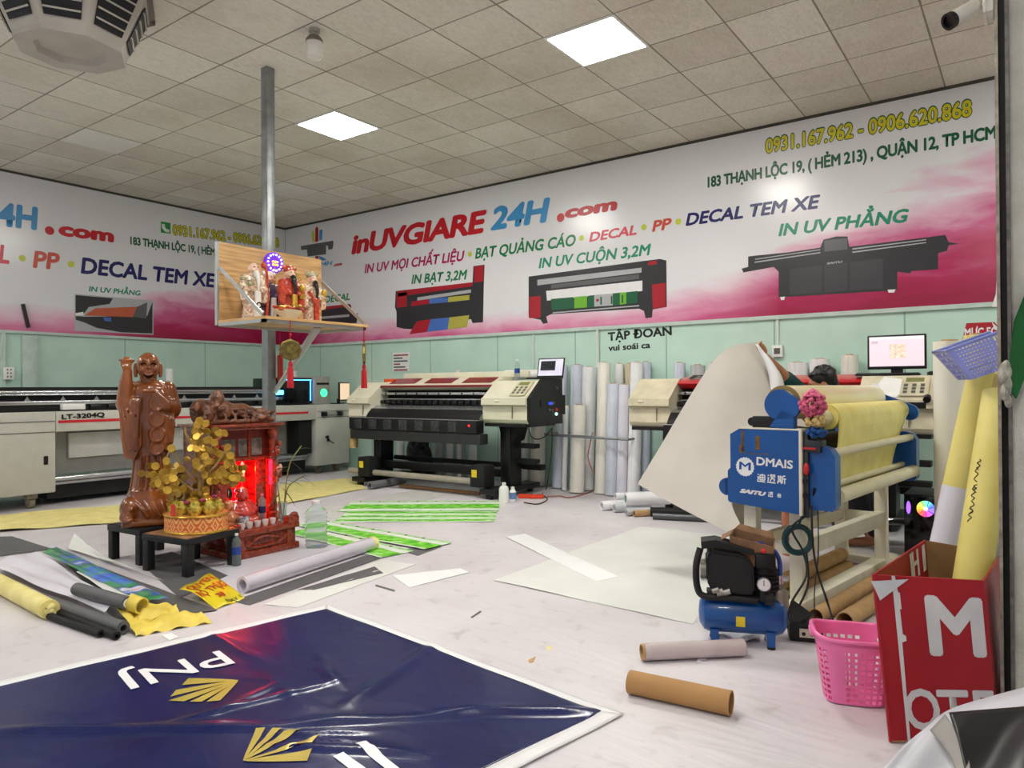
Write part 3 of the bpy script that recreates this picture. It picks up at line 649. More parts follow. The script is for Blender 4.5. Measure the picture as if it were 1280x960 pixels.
deity('deity_figurine','black-bearded figurine with red sash, rightmost on the shelf', -4.85,3.885,SZ,.44,'pat','red','blk','grn',lu_extra)
deity('deity_figurine','small purple-robed figurine below the glowing halo, behind the others', -4.99,3.575,SZ,.42,'pur','white',None,'white')
t = thing('halo_lamp','round halo lamp with blue and violet lights above the small figurine','lamp',(-5.06,3.68,2.18))
m = MB(); m.cyl((-5.088,3.68,2.245),(-5.06,3.68,2.245),.085,n=28); m.build('disc', mat('violet_disc',(70,30,120),.4,emit=.6,ecol=(110,40,220)), t)
m = MB()
for k in range(14):
    a = 2*math.pi*k/14; m.ball((-5.055,3.68+.066*math.cos(a),2.245+.066*math.sin(a)),.008,8,6)
m.build('bulbs', mat('violet_led',(160,150,255),.4,emit=7,ecol=(150,140,255),var=0), t)
m = MB()
for k in range(6): m.ball((-5.05,3.66+.02*(k%3),2.225+.025*(k//3)),.009,8,6)
m.build('bulbs', mat('amber_led',(255,150,60),.4,emit=5,ecol=(255,130,40),var=0), t)
m = MB(); m.cyl((-5.06,3.68,1.7355),(-5.06,3.68,2.2),.008); m.build('stem', POR['gold'], t)
t = thing('offering_boat','pale shallow boat bowl heaped with red and gold at the shelf front','bowl',(-4.66,3.48,SZ))
m = MB(); m.lathe([(.001,0),(.05,0),(.055,.01),(.10,.06),(.105,.075),(.095,.07),(.05,.03),(0,.03)],(-4.64,3.50,SZ),24,sx=.6,sy=1.25); m.build('bowl', mat('pale_glaze',(206,196,170),.3), t)
def heap(m):
    q = random.Random(3)
    for k in range(26): m.ball((-4.64+q.uniform(-.04,.04),3.50+q.uniform(-.11,.11),SZ+.07+q.uniform(0,.025)),(.02,.03,.014))
mb_ = MB(); heap(mb_); mb_.build('red_heap', POR['red'], t)
m = MB(); q = random.Random(5)
for k in range(9): m.ball((-4.62+q.uniform(-.04,.05),3.50+q.uniform(-.1,.11),SZ+.088+q.uniform(0,.02)),(.016,.02,.012),8,6)
m.build('gold_ingots', POR['gold'], t)
# bagua plaques with tassels hanging from the shelf front
M_BRZ = mat('old_bronze',(128,112,58),.4,.6,var=.3,scale=30)
M_TAS = mat('red_tassel',(190,24,34),.7,var=.15,scale=80,stretch=(1,1,.1))
def bagua(x,y,zt,zc,rr,rz,label,sx=1):
    t = thing('bagua_plaque',label,'hanging charm',(x,y,zc),0,'charms hanging under the shelf')
    R = Matrix.Translation((x,y,zc))@Matrix.Rotation(rz,4,'Z')
    m = MB(); m.xf = R; m.lathe([(rr*.3,-.012),(rr,-.01),(rr,.01),(rr*.82,.014),(rr*.8,.008),(rr*.45,.008),(rr*.42,.015),(0,.015)],(0,0,0),8,axis=(1,0,0)); m.build('disc', M_BRZ, t, 20)
    m = MB(); m.tube([(x,y,zt),(x,y,zc+rr*.95)],.004,6,0); m.ball((x,y,zc+rr+.03),.012); m.build('cord', M_TAS, t)
    m = MB(); m.lathe([(.004,0),(.014,-.01),(.016,-.03),(.012,-.04),(.022,-.06),(.026,-.2),(.0,-.2)],(x,y,zc-rr),10); m.tube([(x,y,zc-rr+.01),(x,y,zc-rr-.02)],.005,6,0); m.build('tassel', M_TAS, t)
bagua(-4.49,3.40,1.715,1.495,.083,-.55,'octagonal bronze plaque with red tassel hanging under the middle of the shelf')
bagua(-4.49,4.13,1.715,1.49,.083,.80,'bronze plaque seen edge-on with red tassel at the shelf\'s right end')
m = MB(); m.lathe([(.001,0),(.02,0),(.024,.02),(.024,.2),(.02,.215),(.008,.22),(.008,.24),(0,.24)],(-5.10,3.76,1.27),12); m.tube([(-5.10,3.76,1.5),(-5.1,3.76,1.69)],.003,6,0); single(m,'incense_tube',mat('red_lacquer',(176,36,26),.3),'slim red tube hung beside the steel pole below the shelf','incense holder')

# ================================================================ ALTAR GROUP
M_ROSE = mat('red_rosewood',(120,40,22),.25,coat=.5,var=.2,scale=6,c2=(146,56,30),stretch=(1,6,6)); M_WOODC = mat('carved_statue_wood',(108,54,21),.22,coat=.6,var=.2,scale=5,c2=(146,80,33),stretch=(1,1,.35))
M_STOOL = mat('black_stool',(22,22,24),.5,var=.15); M_STOOLTOP = mat('scuffed_board',(150,112,76),.5,var=.25,scale=9)
def stool(x,y,w,d,h,rz,label,topm):
    t = thing('low_stool',label,'stool',(x,y,0),rz,'low black stools in front of the altar',local=True)
    m = MB(); m.box((-w/2,-d/2,h-.045),(w/2,d/2,h-.004),.004); m.build('seat_frame', M_STOOL, t, off=(0,0,0))
    m = MB(); m.box((-w/2+.012,-d/2+.012,h-.006),(w/2-.012,d/2-.012,h),.002); m.build('top_board', topm, t, off=(0,0,0))
    for sx in (-1,1):
        for sy in (-1,1):
            m = MB(); l=.055; cx,cy=sx*(w/2-l/2-.004),sy*(d/2-l/2-.004); m.box((cx-l/2,cy-l/2,.001),(cx+l/2,cy+l/2,h-.045),.004); m.build('leg', M_STOOL, t, off=(0,0,0))
    return t
stool(-5.17,2.70,.41,.40,.25,.05,'low black stool under the large carved wooden statue',M_STOOL)
stool(-4.635,2.70,.45,.42,.25,.14,'low black stool under the golden coin tree',M_STOOLTOP)
# big laughing figure, facing the camera
BX,BY,BZ = -5.12,2.66,.252
ST = thing('carved_statue','tall brown wooden carving of a laughing robed man with one arm raised','statue',(BX,BY,BZ),1.12,local=True); ST.scale=(.9,.95,1.02)
# local frame: +x right in the picture, -y towards the camera
def st(m):
    m.lathe([(.17,.03),(.185,.10),(.175,.2),(.16,.24),(.135,.26),(.125,.32),(.13,.42),(.14,.52),(.155,.62),(.175,.72),(.18,.80),(.172,.88),(.15,.95),(.09,1.0)],(.02,0,0),32,sy=.72,fn=lambda t,h:1+.018*math.sin(t*17+h*5)*(h>.25))
    # arms: his left (picture right) bends to the chest, his right goes up
    limb(m,[(.14,-.01,.93),(.168,-.04,.80),(.12,-.13,.83),(.05,-.15,.90)],[.065,.072,.05,.034])
    limb(m,[(-.12,0,.93),(-.16,-.05,.84),(-.155,-.07,.97),(-.145,-.08,1.06)],[.065,.068,.05,.034])
    # sleeves hanging
    m.prism([(-.21,-.06,.88),(-.05,-.14,.88),(-.05,-.13,.55),(-.1,-.12,.45),(-.17,-.09,.47),(-.19,-.07,.6)],(.0,.12,0))
    m.prism([(.19,-.05,.86),(.1,-.14,.86),(.1,-.13,.52),(.16,-.1,.5),(.18,-.06,.6)],(.0,.1,0))
    for k in range(5): m.tube([(-.19+.03*k,-.085-.012*k,.86),(-.165+.022*k,-.125-.006*k,.7),(-.13+.012*k,-.13,.52)],.009,6)
    for k in range(4): m.tube([(.172-.022*k,-.075-.016*k,.84),(.18-.02*k,-.12-.006*k,.7),(.165-.012*k,-.12,.56)],.009,6)
    for k in range(6): m.tube([(-.1+.045*k,-.10,.48),(-.11+.05*k,-.105,.36),(-.13+.055*k,-.115,.25)],.011,6)
    # chest, belly
    m.ball((.0,-.05,.92),(.12,.08,.075)); m.ball((.03,-.075,.74),(.11,.075,.12))
    # neck folds
    m.cyl((.0,-.02,.96),(.0,-.03,1.03),.062,.058)
    # hand bunches
    for k in range(4): m.tube([(.045-.022*k,-.165,.905+.006*k),(.03-.022*k,-.185,.93),(.015-.022*k,-.18,.915)],.011,6)
    # raised ingot held in fingers
    m.lathe([(.001,1.105),(.03,1.108),(.055,1.13),(.06,1.145),(.045,1.14),(.03,1.135),(.024,1.155),(.0,1.16)],(-.148,-.085,0),16,sy=.7)
    for k in range(4): m.tube([(-.165+.014*k,-.1,1.06),(-.178+.018*k,-.112,1.09),(-.185+.022*k,-.105,1.115)],.009,6)
    # coin string down the front
    for k,z in enumerate((.84,.73,.625,.535)): m.cyl((.055,-.13+.004*k,z),(.055,-.16+.008*k,z),.056,.054,20); m.pipe((.055,-.15+.006*k,z),(.055,-.167+.008*k,z),.054,.042,20)
    # rocky foot with a carved beast head at the left
    m.ball((-.13,-.07,.12),(.075,.07,.085)); m.ball((-.155,-.1,.07),(.05,.05,.045)); m.ball((-.17,-.11,.12),.022); m.ball((-.12,-.14,.13),.02); m.tube([(-.19,-.1,.06),(-.16,-.15,.05),(-.11,-.15,.06)],.016,8)
    for k in range(5): m.tube([(-.1+.06*k,-.115,.17),(-.05+.05*k,-.14,.12),(.0+.045*k,-.13,.06)],.013,6)
    m.box((-.19,-.13,0),(.2,.13,.04),.01)
blob('body', M_WOODC, ST, st, .0075, 2, off=(0,0,0))
def sh(m):
    m.ball((0,-.045,1.10),(.083,.085,.092),20,14); m.ball((0,-.06,1.06),(.074,.075,.055)); 
    for s in (-1,1):
        m.ball((s*.042,-.108,1.075),(.03,.03,.028)); m.tube([(s*.082,-.03,1.115),(s*.092,-.03,1.08),(s*.085,-.035,1.02)],.014,8)
        m.tube([(s*.015,-.122,1.128),(s*.035,-.122,1.138),(s*.056,-.105,1.126)],.007,6)
    m.ball((0,-.135,1.09),(.019,.02,.017)); m.tube([(-.035,-.118,1.042),(-.015,-.132,1.03),(.015,-.132,1.03),(.035,-.118,1.042)],.007,6); m.tube([(-.03,-.12,1.02),(0,-.127,1.005),(.03,-.12,1.02)],.009,6)
    m.cyl((0,-.03,.97),(0,-.035,1.05),.062)
hd = blob('head', M_WOODC, ST, sh, .0045, 1, off=(0,0,0))
M_CREASE = mat('carved_crease',(36,16,8),.9,spec=.1)  # dark colour standing in for shade in the eye and mouth creases
m = MB(); m.tube([(-.036,-.128,1.042),(-.014,-.142,1.024),(.014,-.142,1.024),(.036,-.128,1.042)],lambda t:.003+.008*math.sin(math.pi*t),8)
for s in (-1,1): m.tube([(s*.016,-.132,1.108),(s*.034,-.133,1.116),(s*.054,-.118,1.106)],.0055,6)
m.build('crease_shade_lines', M_CREASE, hd, off=(0,0,0))
# altar
A = thing('spirit_altar','red rosewood floor altar glowing red inside, right of the coin tree','altar',(-4.85,3.21,0))
YA,YB = 2.955,3.51
def wprof(m,x0,x1,z0,z1,y0=YA,y1=YB,b=.006): m.box((x0,y0,z0),(x1,y1,z1),b)
m = MB(); wprof(m,-5.2,-4.53,.16,.2); wprof(m,-5.2,-4.555,.035,.16,YA+.02,YB-.02); wprof(m,-5.2,-4.535,.001,.05)
m.box((-4.6,YA,.195),(-4.53,YA+.06,.25),.012); m.box((-4.6,YB-.1,.195),(-4.53,YB,.25),.012); m.ball((-4.56,YB-.03,.25),(.025,.035,.025)); m.build('plinth', M_ROSE, A)
m = MB()
for y in (YA+.08,YB-.08): m.box((-4.56,y-.02,.03),(-4.548,y+.02,.16)); 
m.tube([(-4.548,YA+.1,.12),(-4.543,3.1,.075),(-4.543,3.3,.075),(-4.548,YB-.1,.12)],.012,8); m.tube([(-4.548,YA+.12,.09),(-4.543,3.2,.14),(-4.548,YB-.12,.09)],.01,8); m.build('apron_carving', M_ROSE, A)
m = MB(); m.box((-5.2,YA+.01,.2),(-5.17,YB-.01,.92)); m.build('back_panel', M_ROSE, A)
for y in (YA+.01,YB-.035):
    m = MB(); m.box((-5.18,y,.2),(-4.84,y+.025,.92)); m.build('side_panel', M_ROSE, A)
for y in (YA+.035,YB-.035):
    m = MB(); m.lathe([(.042,.2),(.042,.25),(.03,.26),(.034,.30),(.027,.34),(.03,.6),(.04,.62),(.04,.65),(.03,.66),(.036,.70),(.03,.74),(.036,.78),(.03,.82),(.042,.86),(.042,.93)],(-4.81,y,0),16,fn=lambda t,h:1+.06*math.sin(3*t+h*60)); m.build('column', M_ROSE, A)
def drag(m,y):
    for k in range(9): a=k*.9; m.ball((-4.775+.012*math.cos(a),y+.04*math.sin(a),.5+.035*k),(.016,.02,.024),10,6)
    m.ball((-4.76,y,.72),(.03,.03,.03))
for y in (YA+.035,YB-.035):
    m = MB(); drag(m,y); m.build('dragon_carving', M_ROSE, A)
m = MB(); m.box((-5.2,YA+.03,.665),(-4.83,YB-.03,.69)); m.build('mid_shelf', M_ROSE, A)
m = MB(); m.box((-4.86,YA+.05,.69),(-4.85,YB-.05,.9)); wf = m.build('upper_panel', mat('old_photo_panel',(104,26,20),.25,var=.2,scale=9,c2=(120,44,34)), A)
for ya,yb in ((3.02,3.17),(3.2,3.27),(3.31,3.40)):
    m = MB(); m.box((-4.85,ya,.70),(-4.846,yb,.83)); m.build('portrait', mat('grey_portrait',(110,104,96),.3,var=.3,scale=20), wf)
m = MB(); m.box((-4.855,3.28,.69),(-4.84,3.30,.9)); m.build('mullion', M_ROSE, wf)
m = MB(); m.box((-5.22,YA-.03,.925),(-4.74,YB+.03,.945),.006); m.box((-5.2,YA,.90),(-4.77,YB,.925),.004); m.build('roof', M_ROSE, A)
M_GLOW = mat('red_lit_panel',(180,10,20),.35,emit=.45,ecol=(255,10,24),var=.05)
m = MB(); m.box((-5.165,YA+.04,.2),(-5.16,YB-.04,.66)); m.build('red_backdrop', M_GLOW, A)
for ya,yb in ((YA+.07,YA+.19),(YB-.16,YB-.07)):
    m = MB(); m.box((-4.86,ya,.2),(-4.85,yb,.66)); m.build('door_panel', M_ROSE, A)
for y in (3.10,3.30):
    m = MB(); m.lathe([(.001,0),(.014,.0),(.016,.03),(.022,.05),(.012,.10),(.001,.12)],(-4.95,y,.53),12); b_=m.build('candle_bulb', mat('bulb_red',(255,60,40),.3,emit=22,ecol=(255,40,30),var=0), A)
    m = MB(); m.ball((-4.932,y,.585),(.008,.009,.02),10,8); m.build('flame_tip', mat('bulb_yellow',(255,220,90),.3,emit=14,ecol=(255,210,70),var=0), b_)
    m = MB(); m.cyl((-4.95,y,.2),(-4.95,y,.53),.01); m.build('candle_stick', mat('red_lacquer',(176,36,26),.3), b_)
m = MB(); m.cyl((-4.765,YB-.09,.475),(-4.765,YB-.09,.66),.012); m.build('red_tube_light', mat('tube_red',(255,20,40),.3,emit=7,ecol=(255,16,40),var=0), A)
lg = bpy.data.lights.new('altar_glow','POINT'); lg.energy = 8; lg.color = (1,.04,.06); lg.shadow_soft_size = .06
lo_ = bpy.data.objects.new('altar_glow', lg); COL.objects.link(lo_); lo_.location = (-4.78,3.2,.5); lo_.parent = A; lo_.location = Vector((-4.93,3.2,.42))-A.location
# things on the altar's plinth
def sitter(name,label,x,y,z,h,mm,cat='figurine'):
    t = thing(name,label,cat,(x,y,z),0,None,local=True,scale=h/.3)
    def bd(m):
        m.lathe([(.09,0),(.105,.03),(.1,.09),(.075,.16),(.04,.2)],(0,0,0),18); m.ball((.05,0,.09),(.06,.07,.06))
        for s in (-1,1): limb(m,[(0,s*.07,.17),(.04,s*.1,.11),(.085,s*.06,.10)],[.03,.03,.02],8); limb(m,[(.02,s*.06,.03),(.09,s*.08,.035),(.1,s*.02,.03)],[.04,.035,.025],8)
    blob('body',mm,t,bd,.008,2,off=(0,0,0))
    def hd(m):
        m.ball((.015,0,.24),(.05,.048,.055)); m.ball((.065,0,.235),.011); m.cyl((0,0,.18),(0,0,.22),.035)
        for s in (-1,1): m.ball((.005,s*.05,.235),(.01,.01,.022)); m.ball((.05,s*.022,.222),.016)
    blob('head',mm,t,hd,.006,1,off=(0,0,0))
    m = MB(); m.lathe([(.05,.265),(.055,.275),(.04,.3),(0,.31)],(0,0,0),14); m.ball((.045,-.02,.252),(.006,.008,.004)); m.ball((.045,.02,.252),(.006,.008,.004)); m.build('cap',mm,t,off=(0,0,0))
    return t
M_RCER = mat('red_ceramic',(200,70,60),.25,coat=.4,var=.1); M_OCER = mat('orange_ceramic',(206,130,84),.3,coat=.4,var=.15)
sitter('deity_figurine','seated red figurine glowing in the middle of the altar',-4.80,3.19,.2005,.27,M_RCER)
sitter('deity_figurine','squat orange figurine at the left of the altar floor',-4.76,3.06,.2005,.19,M_OCER)
def cup(x,y,label,mm):
    m = MB(); m.lathe([(.001,.0),(.016,.0),(.02,.012),(.024,.045),(.021,.045),(.017,.012),(0,.01)],(x,y,.2005),16); single(m,'offering_cup',mm,label,'cup','offering cups in a row on the altar')
M_CUP = mat('white_cup',(226,214,208),.25,var=.03)
for k,(y,nm) in enumerate(((3.06,'leftmost'),(3.125,'second from the left'),(3.19,'middle one'),(3.255,'fourth from the left'),(3.32,'rightmost'))):
    cup(-4.60,y,'white offering cup on the altar front, %s in the row'%nm,M_CUP)
t = thing('incense_bowl','blue-and-white bowl behind the small cups on the altar','bowl',(-4.69,3.10,.2005))
m = MB(); m.lathe([(.001,0),(.03,0),(.04,.03),(.045,.075),(.04,.075),(.035,.03),(0,.02)],(-4.67,3.12,.2005),20); m.build('bowl', POR['blue'], t)
m = MB(); m.lathe([(0,.06),(.038,.06),(.02,.07),(0,.072)],(-4.67,3.12,.2005),16); m.build('ash', mat('ash',(150,140,130),.9), t)
def bottle(name,label,x,y,z,h,rad,lab,cap,group=None,neck=.35,ribs=0,rz=0,water=True):
    t = thing(name,label,'bottle',(x,y,z),0,group)
    R=rad
    pr=[(.001,0),(R*.9,0),(R,h*.03)]
    if ribs:
        for k in range(ribs): z0=h*.05+h*.68*k/ribs; pr+=[(R,z0),(R*.95,z0+h*.68/ribs*.5)]
    pr+=[(R,h*.73),(R*.85,h*.8),(R*neck*1.1,h*.9),(R*neck,h*.93),(R*neck,h*.96),(0,h*.96)]
    m = MB(); m.lathe(pr,(x,y,z),24); m.build('body', mat('clear_pet',(225,235,235),.06,trans=.86,ior=1.06,var=0), t)
    m = MB(); m.lathe([(R*neck*1.15,h*.94),(R*neck*1.15,h),(0,h)],(x,y,z),16); m.build('cap', cap, t)
    if lab: m = MB(); m.lathe([(R*1.01,h*.36),(R*1.01,h*.58)],(x,y,z),24); m.build('label_band', lab, t)
    if not water: return t
    m = MB(); m.lathe([(.001,h*.02),(R*.9,h*.02),(R*.93,h*.5),(0,h*.5)],(x,y,z),20); m.build('water', mat('water',(215,228,230),.03,trans=.95,ior=1.33,var=0), t)
    return t
M_BCAP = mat('blue_cap',(40,80,170),.4); M_BLAB = mat('blue_label',(40,70,150),.4,var=.25,scale=30)
bottle('drink_bottle','slim dark bottle with pink cap standing inside the altar',-4.70,3.30,.2005,.22,.028,mat('navy_label',(24,28,70),.3),mat('pink_cap',(220,110,130),.4))
bottle('water_jug','large clear plastic water jug on the floor right of the altar',-4.45,3.60,.001,.35,.082,None,M_WHITE,ribs=8,water=False)
bottle('water_bottle','small water bottle with blue label under the coin tree stool',-4.42,2.86 if False else 2.9,.001,.22,.03,M_BLAB,M_WHITE)
# carved root wood on the altar's roof
RT = thing('root_carving','rough brown root-wood carving of a reclining figure on the altar\'s roof','carving',(-4.98,3.22,.9455))
def rc(m):
    q = random.Random(11)
    P_=[(-4.93,2.93,1.03),(-4.95,3.05,1.04),(-4.97,3.2,1.04),(-4.98,3.35,1.02),(-4.99,3.52,1.0)]
    m.tube(P_, lambda t:.098*(1-.5*t)+.01*math.sin(t*20),12)
    for k in range(85):
        t=q.random(); y=2.9+.6*t; m.ball((-4.93+q.uniform(-.07,.09),y,.96+q.uniform(0,.15)*(1-.45*t)),(q.uniform(.012,.03),q.uniform(.012,.035),q.uniform(.01,.022)),8,6)
    m.ball((-4.9,3.06,1.14),(.055,.05,.05)); m.ball((-4.89,3.06,1.175),.03)
    m.ball((-4.9,2.9,1.08),(.02,.02,.04)); m.tube([(-4.9,2.92,.99),(-4.87,3.05,.965),(-4.87,3.3,.96),(-4.88,3.45,.965)],.018,8); m.tube([(-4.9,3.3,1.04),(-4.87,3.42,.99),(-4.86,3.52,.965)],.022,8)
    for k in range(6): m.tube([(-4.9,3.0+.08*k,1.05),(-4.87,3.03+.08*k,1.0),(-4.87,3.0+.09*k,.958)],.012,6)
    m.box((-5.05,2.95,.945),(-4.86,3.45,.965),.01)
blob('carving', mat('root_wood',(92,54,36),.35,coat=.3,var=.3,scale=16,c2=(128,82,58),bump=.4,bscale=40), RT, rc, .007, 1)
# coin tree in its brocade drum
CX,CY,CZ = -4.64,2.74,.2505
TR = thing('coin_tree','golden coin tree in a round orange brocade drum on the black stool','ornament',(CX,CY,CZ))
g = NG('orange_brocade',.5); X=g.sep(); th=g.op('ARCTAN2',X[1],X[0]); a1=g.op('MULTIPLY',th,9); wv=g.op('ABSOLUTE',g.op('SINE',a1)); zz_=g.op('DIVIDE',X[2],.1)
di=g.op('ABSOLUTE',g.op('SUBTRACT',g.op('FRACT',g.op('MULTIPLY',g.op('ADD',g.op('ABSOLUTE',g.op('SUBTRACT',zz_,.5)),g.op('MULTIPLY',wv,.5)),2.5)),.5))
g.color(g.ramp(di,[(.0,(214,96,40)),(.22,(206,88,36)),(.3,(232,196,120)),(.5,(226,150,80))])); M_BROC=g.m
m = MB(); m.lathe([(.001,.0),(.225,0),(.225,.118),(.001,.118)],(CX,CY,CZ),40,sx=1.0,sy=.85); dr=m.build('brocade_drum', M_BROC, TR)
M_GOLD = mat('gold_foil',(196,156,52),.3,.55,var=.15,scale=30); M_GOLDD=mat('dull_gold_coin',(198,158,58),.32,.45,var=.12,scale=20)
for z in (.003,.11):
    m = MB(); m.tube([(CX+.227*math.cos(k*.2618),CY+.193*math.sin(k*.2618),CZ+z+.004) for k in range(25)],.008,6,2); m.build('gold_trim', M_GOLD, dr)
q = random.Random(4)
for k in range(9):
    a = 2*math.pi*k/9; x,y = CX+.155*math.cos(a),CY+.125*math.sin(a)
    m = MB(); m.lathe([(.001,0),(.03,0),(.045,.03),(.05,.055),(.035,.05),(.03,.06),(.03,.08),(.02,.09),(0,.095)],(x,y,CZ+.118),14); m.build('gold_pot', mat('gold_pot',(190,164,58),.25,.35,var=.3,scale=45,c2=(214,196,90)), TR)
for k,(dx,dy) in enumerate(((.0,-.02),(.07,.03),(-.06,.03),(.02,.06))):
    m = MB(); m.ball((CX+dx,CY+dy,CZ+.19),(.045,.045,.04)); m.ball((CX+dx,CY+dy,CZ+.235),.022); m.build('gold_figure', M_GOLD, TR)
for k,(dx,dy,dz) in enumerate(((.05,-.1,.2),(.11,-.02,.21),(-.07,-.06,.19),(.14,.05,.23))):
    m = MB()
    for j in range(5): m.ball((CX+dx+.012*math.cos(j*1.26),CY+dy+.012*math.sin(j*1.26),CZ+dz),.011,8,6)
    m.build('pink_flower', mat('dark_pink_petal',(150,50,84),.6), TR)
m = MB(); m.box((CX+.03,CY-.198,CZ+.125),(CX+.075,CY-.192,CZ+.2)); tg=m.build('red_tag', mat('red_tag',(200,40,30),.4), TR); 
m = MB(); m.cyl((CX+.23,CY+.11,CZ+.25),(CX+.228,CY+.10,CZ+.25),.035,n=20); cn=m.build('black_coin', M_BLACK, TR)
m = MB(); m.pipe((CX+.229,CY+.0985,CZ+.25),(CX+.228,CY+.097,CZ+.25),.017,.008,16); m.build('coin_ring', mat('cream_ring',(226,214,180),.5), cn)
r_ = Vector((math.cos(1.0),math.sin(1.0),0)); dpt = Vector((-math.sin(1.0),math.cos(1.0),0))
def tp(a,b,c=0): return Vector((CX,CY,CZ))+r_*a*1.15+dpt*c+Vector((0,0,b*1.06))
BR = [[tp(0,.15),tp(.02,.3),tp(.0,.42,.02),tp(.0,.55,.01),tp(.01,.68,0)],[tp(.015,.28),tp(.1,.4,-.03),tp(.17,.48,-.02),tp(.22,.4,-.05)],[tp(.0,.3),tp(-.08,.42,-.04),tp(-.13,.52,-.05),tp(-.17,.42,-.06)],[tp(-.02,.25),tp(-.14,.36,-.05),tp(-.21,.3,-.06)],[tp(.02,.4),tp(.1,.56,.02),tp(.16,.6,.03)],[tp(0,.5),tp(-.05,.6,-.02),tp(-.06,.66,-.02)]]
m = MB()
for i,b in enumerate(BR): m.tube(b, lambda t,i=i:(.012 if i==0 else .008)*(1-.6*t)+.002, 8)
m.build('branches', mat('gold_bark',(150,120,70),.5,var=.2), TR)
me0=None
spots=[]
clusters=[(-.17,.36,.075,26),(-.13,.27,.06,10),(.05,.5,.1,24),(.1,.38,.11,18),(.02,.64,.045,8),(.22,.36,.06,8),(-.02,.22,.07,6)]
for a,b,s,n in clusters:
    for k in range(n): spots.append((a+q.gauss(0,s*.55),b+q.gauss(0,s*.65),-.05+q.gauss(0,.045)))
spots=spots[:92]+[(-.13,.53,-.06),(.125,.62,-.05),(.02,.70,-.02),(.155,.36,-.09),(-.185,.30,-.08)]
for i,(a,b,c) in enumerate(spots):
    if me0 is None:
        m = MB(); m.lathe([(.006,-.0015),(.025,-.0015),(.0265,0),(.025,.0015),(.006,.0015)],(0,0,0),18); me0=m.build('coin', M_GOLDD, None, 30); o=me0
    else: o=me0.copy(); COL.objects.link(o)
    o.parent=TR; o.location=tp(a,b,c)-Vector((CX,CY,CZ))
    o.rotation_euler=(math.pi/2+q.uniform(-.5,.5),q.uniform(-.3,.3),1.0+q.uniform(-.7,.7))
m=MB()
for k in range(95):
    a,b,s,n=clusters[k%7]; a_,b_,c_=a+q.gauss(0,s*.6),b+q.gauss(0,s*.65),.02+q.gauss(0,.05)
    M_=Matrix.Translation(tp(a_,b_,c_))@Matrix.Rotation(1.0+q.uniform(-.8,.8),4,'Z')@Matrix.Rotation(math.pi/2+q.uniform(-.5,.5),4,'X'); m.xf=M_; m.lathe([(.001,-.0012),(.024,-.0012),(.024,.0012),(.001,.0012)],(0,0,0),12)
cf=m.build('coin_foliage',mat('darker_gold_coin',(160,126,50),.4,.4,var=.2,scale=20),TR); cf['kind']='stuff'  # more coins in a darker gold, merged into one part
# red cloth note on the stool
m = MB(); m.sheet(lambda u,v:(-4.47-.07*u,2.80+.12*v+.01*u,.2515+.004*math.sin(u*5)),8,4,.001); single(m,'gift_paper',mat('orange_gift_paper',(220,120,70),.5,var=.25,scale=30),'small orange patterned paper lying at the right of the coin tree drum','paper')
# bamboo plant in a glass vase on the altar's right corner
V = thing('potted_bamboo','green bamboo stems in a clear vase at the altar\'s right corner','plant',(-4.63,3.43,.2005))
m = MB(); m.lathe([(.001,0),(.03,0),(.032,.02),(.028,.1),(.036,.15),(.033,.15),(.025,.1),(.028,.02),(0,.015)],(-4.63,3.43,.2005),18); m.build('vase', mat('clear_glass',(225,235,232),.05,trans=.9,var=0), V)
M_BAM=mat('bamboo_stem',(120,130,70),.5); M_LEAF=mat('dark_leaf',(50,72,38),.45,var=.2,scale=20)
vb=Vector((-4.63,3.43,.21))
def vp(a,b,c=0): return vb+r_*a+dpt*c+Vector((0,0,b))
stems=[[vp(0,0),vp(.015,.15),vp(.03,.3),vp(.06,.44),vp(.14,.56)],[vp(0,0),vp(-.02,.14),vp(-.04,.3),vp(-.03,.36)],[vp(0,.0),vp(.02,.16),vp(.05,.26),vp(.16,.33)]]
for s_ in stems:
    m = MB(); m.tube(s_,.005,7); m.build('stem', M_BAM, V)
def leaf(p,d,l,w):
    d=Vector(d).normalized(); sd=d.cross(Vector((.2,.3,1))).normalized()
    m=MB(); m.sheet(lambda u,v:p+d*l*u+sd*w*(v-.5)*2*math.sin(math.pi*min(1,u*.92+.06))-Vector((0,0,1))*l*.35*u*u,8,2,.0012); m.build('leaf',M_LEAF,V,180)
for a,b,dx,dz,l in ((.03,.30,1,-.1,.12),(.06,.44,1,-.6,.14),(.09,.48,1,-.2,.15),(.05,.40,-1,.1,.16),(.12,.53,1,.4,.1),(-.04,.30,-1,.0,.16),(-.03,.34,-1,.3,.12),(-.03,.28,.8,.1,.1),(.1,.29,1,.2,.1),(.14,.32,1,-.4,.1),(-.02,.2,-.6,-.4,.12),(.0,.24,.5,-.5,.13)):
    leaf(vp(a,b),r_*dx+Vector((0,0,dz))+dpt*rnd.uniform(-.3,.3),l,.014)
for a,b in ((-.03,.36),(-.015,.375)):
    m=MB(); m.lathe([(.001,0),(.012,.01),(.016,.03),(.008,.05),(0,.052)],vp(a,b),10); m.build('bud', mat('pale_pink_bud',(230,170,150),.5), V)

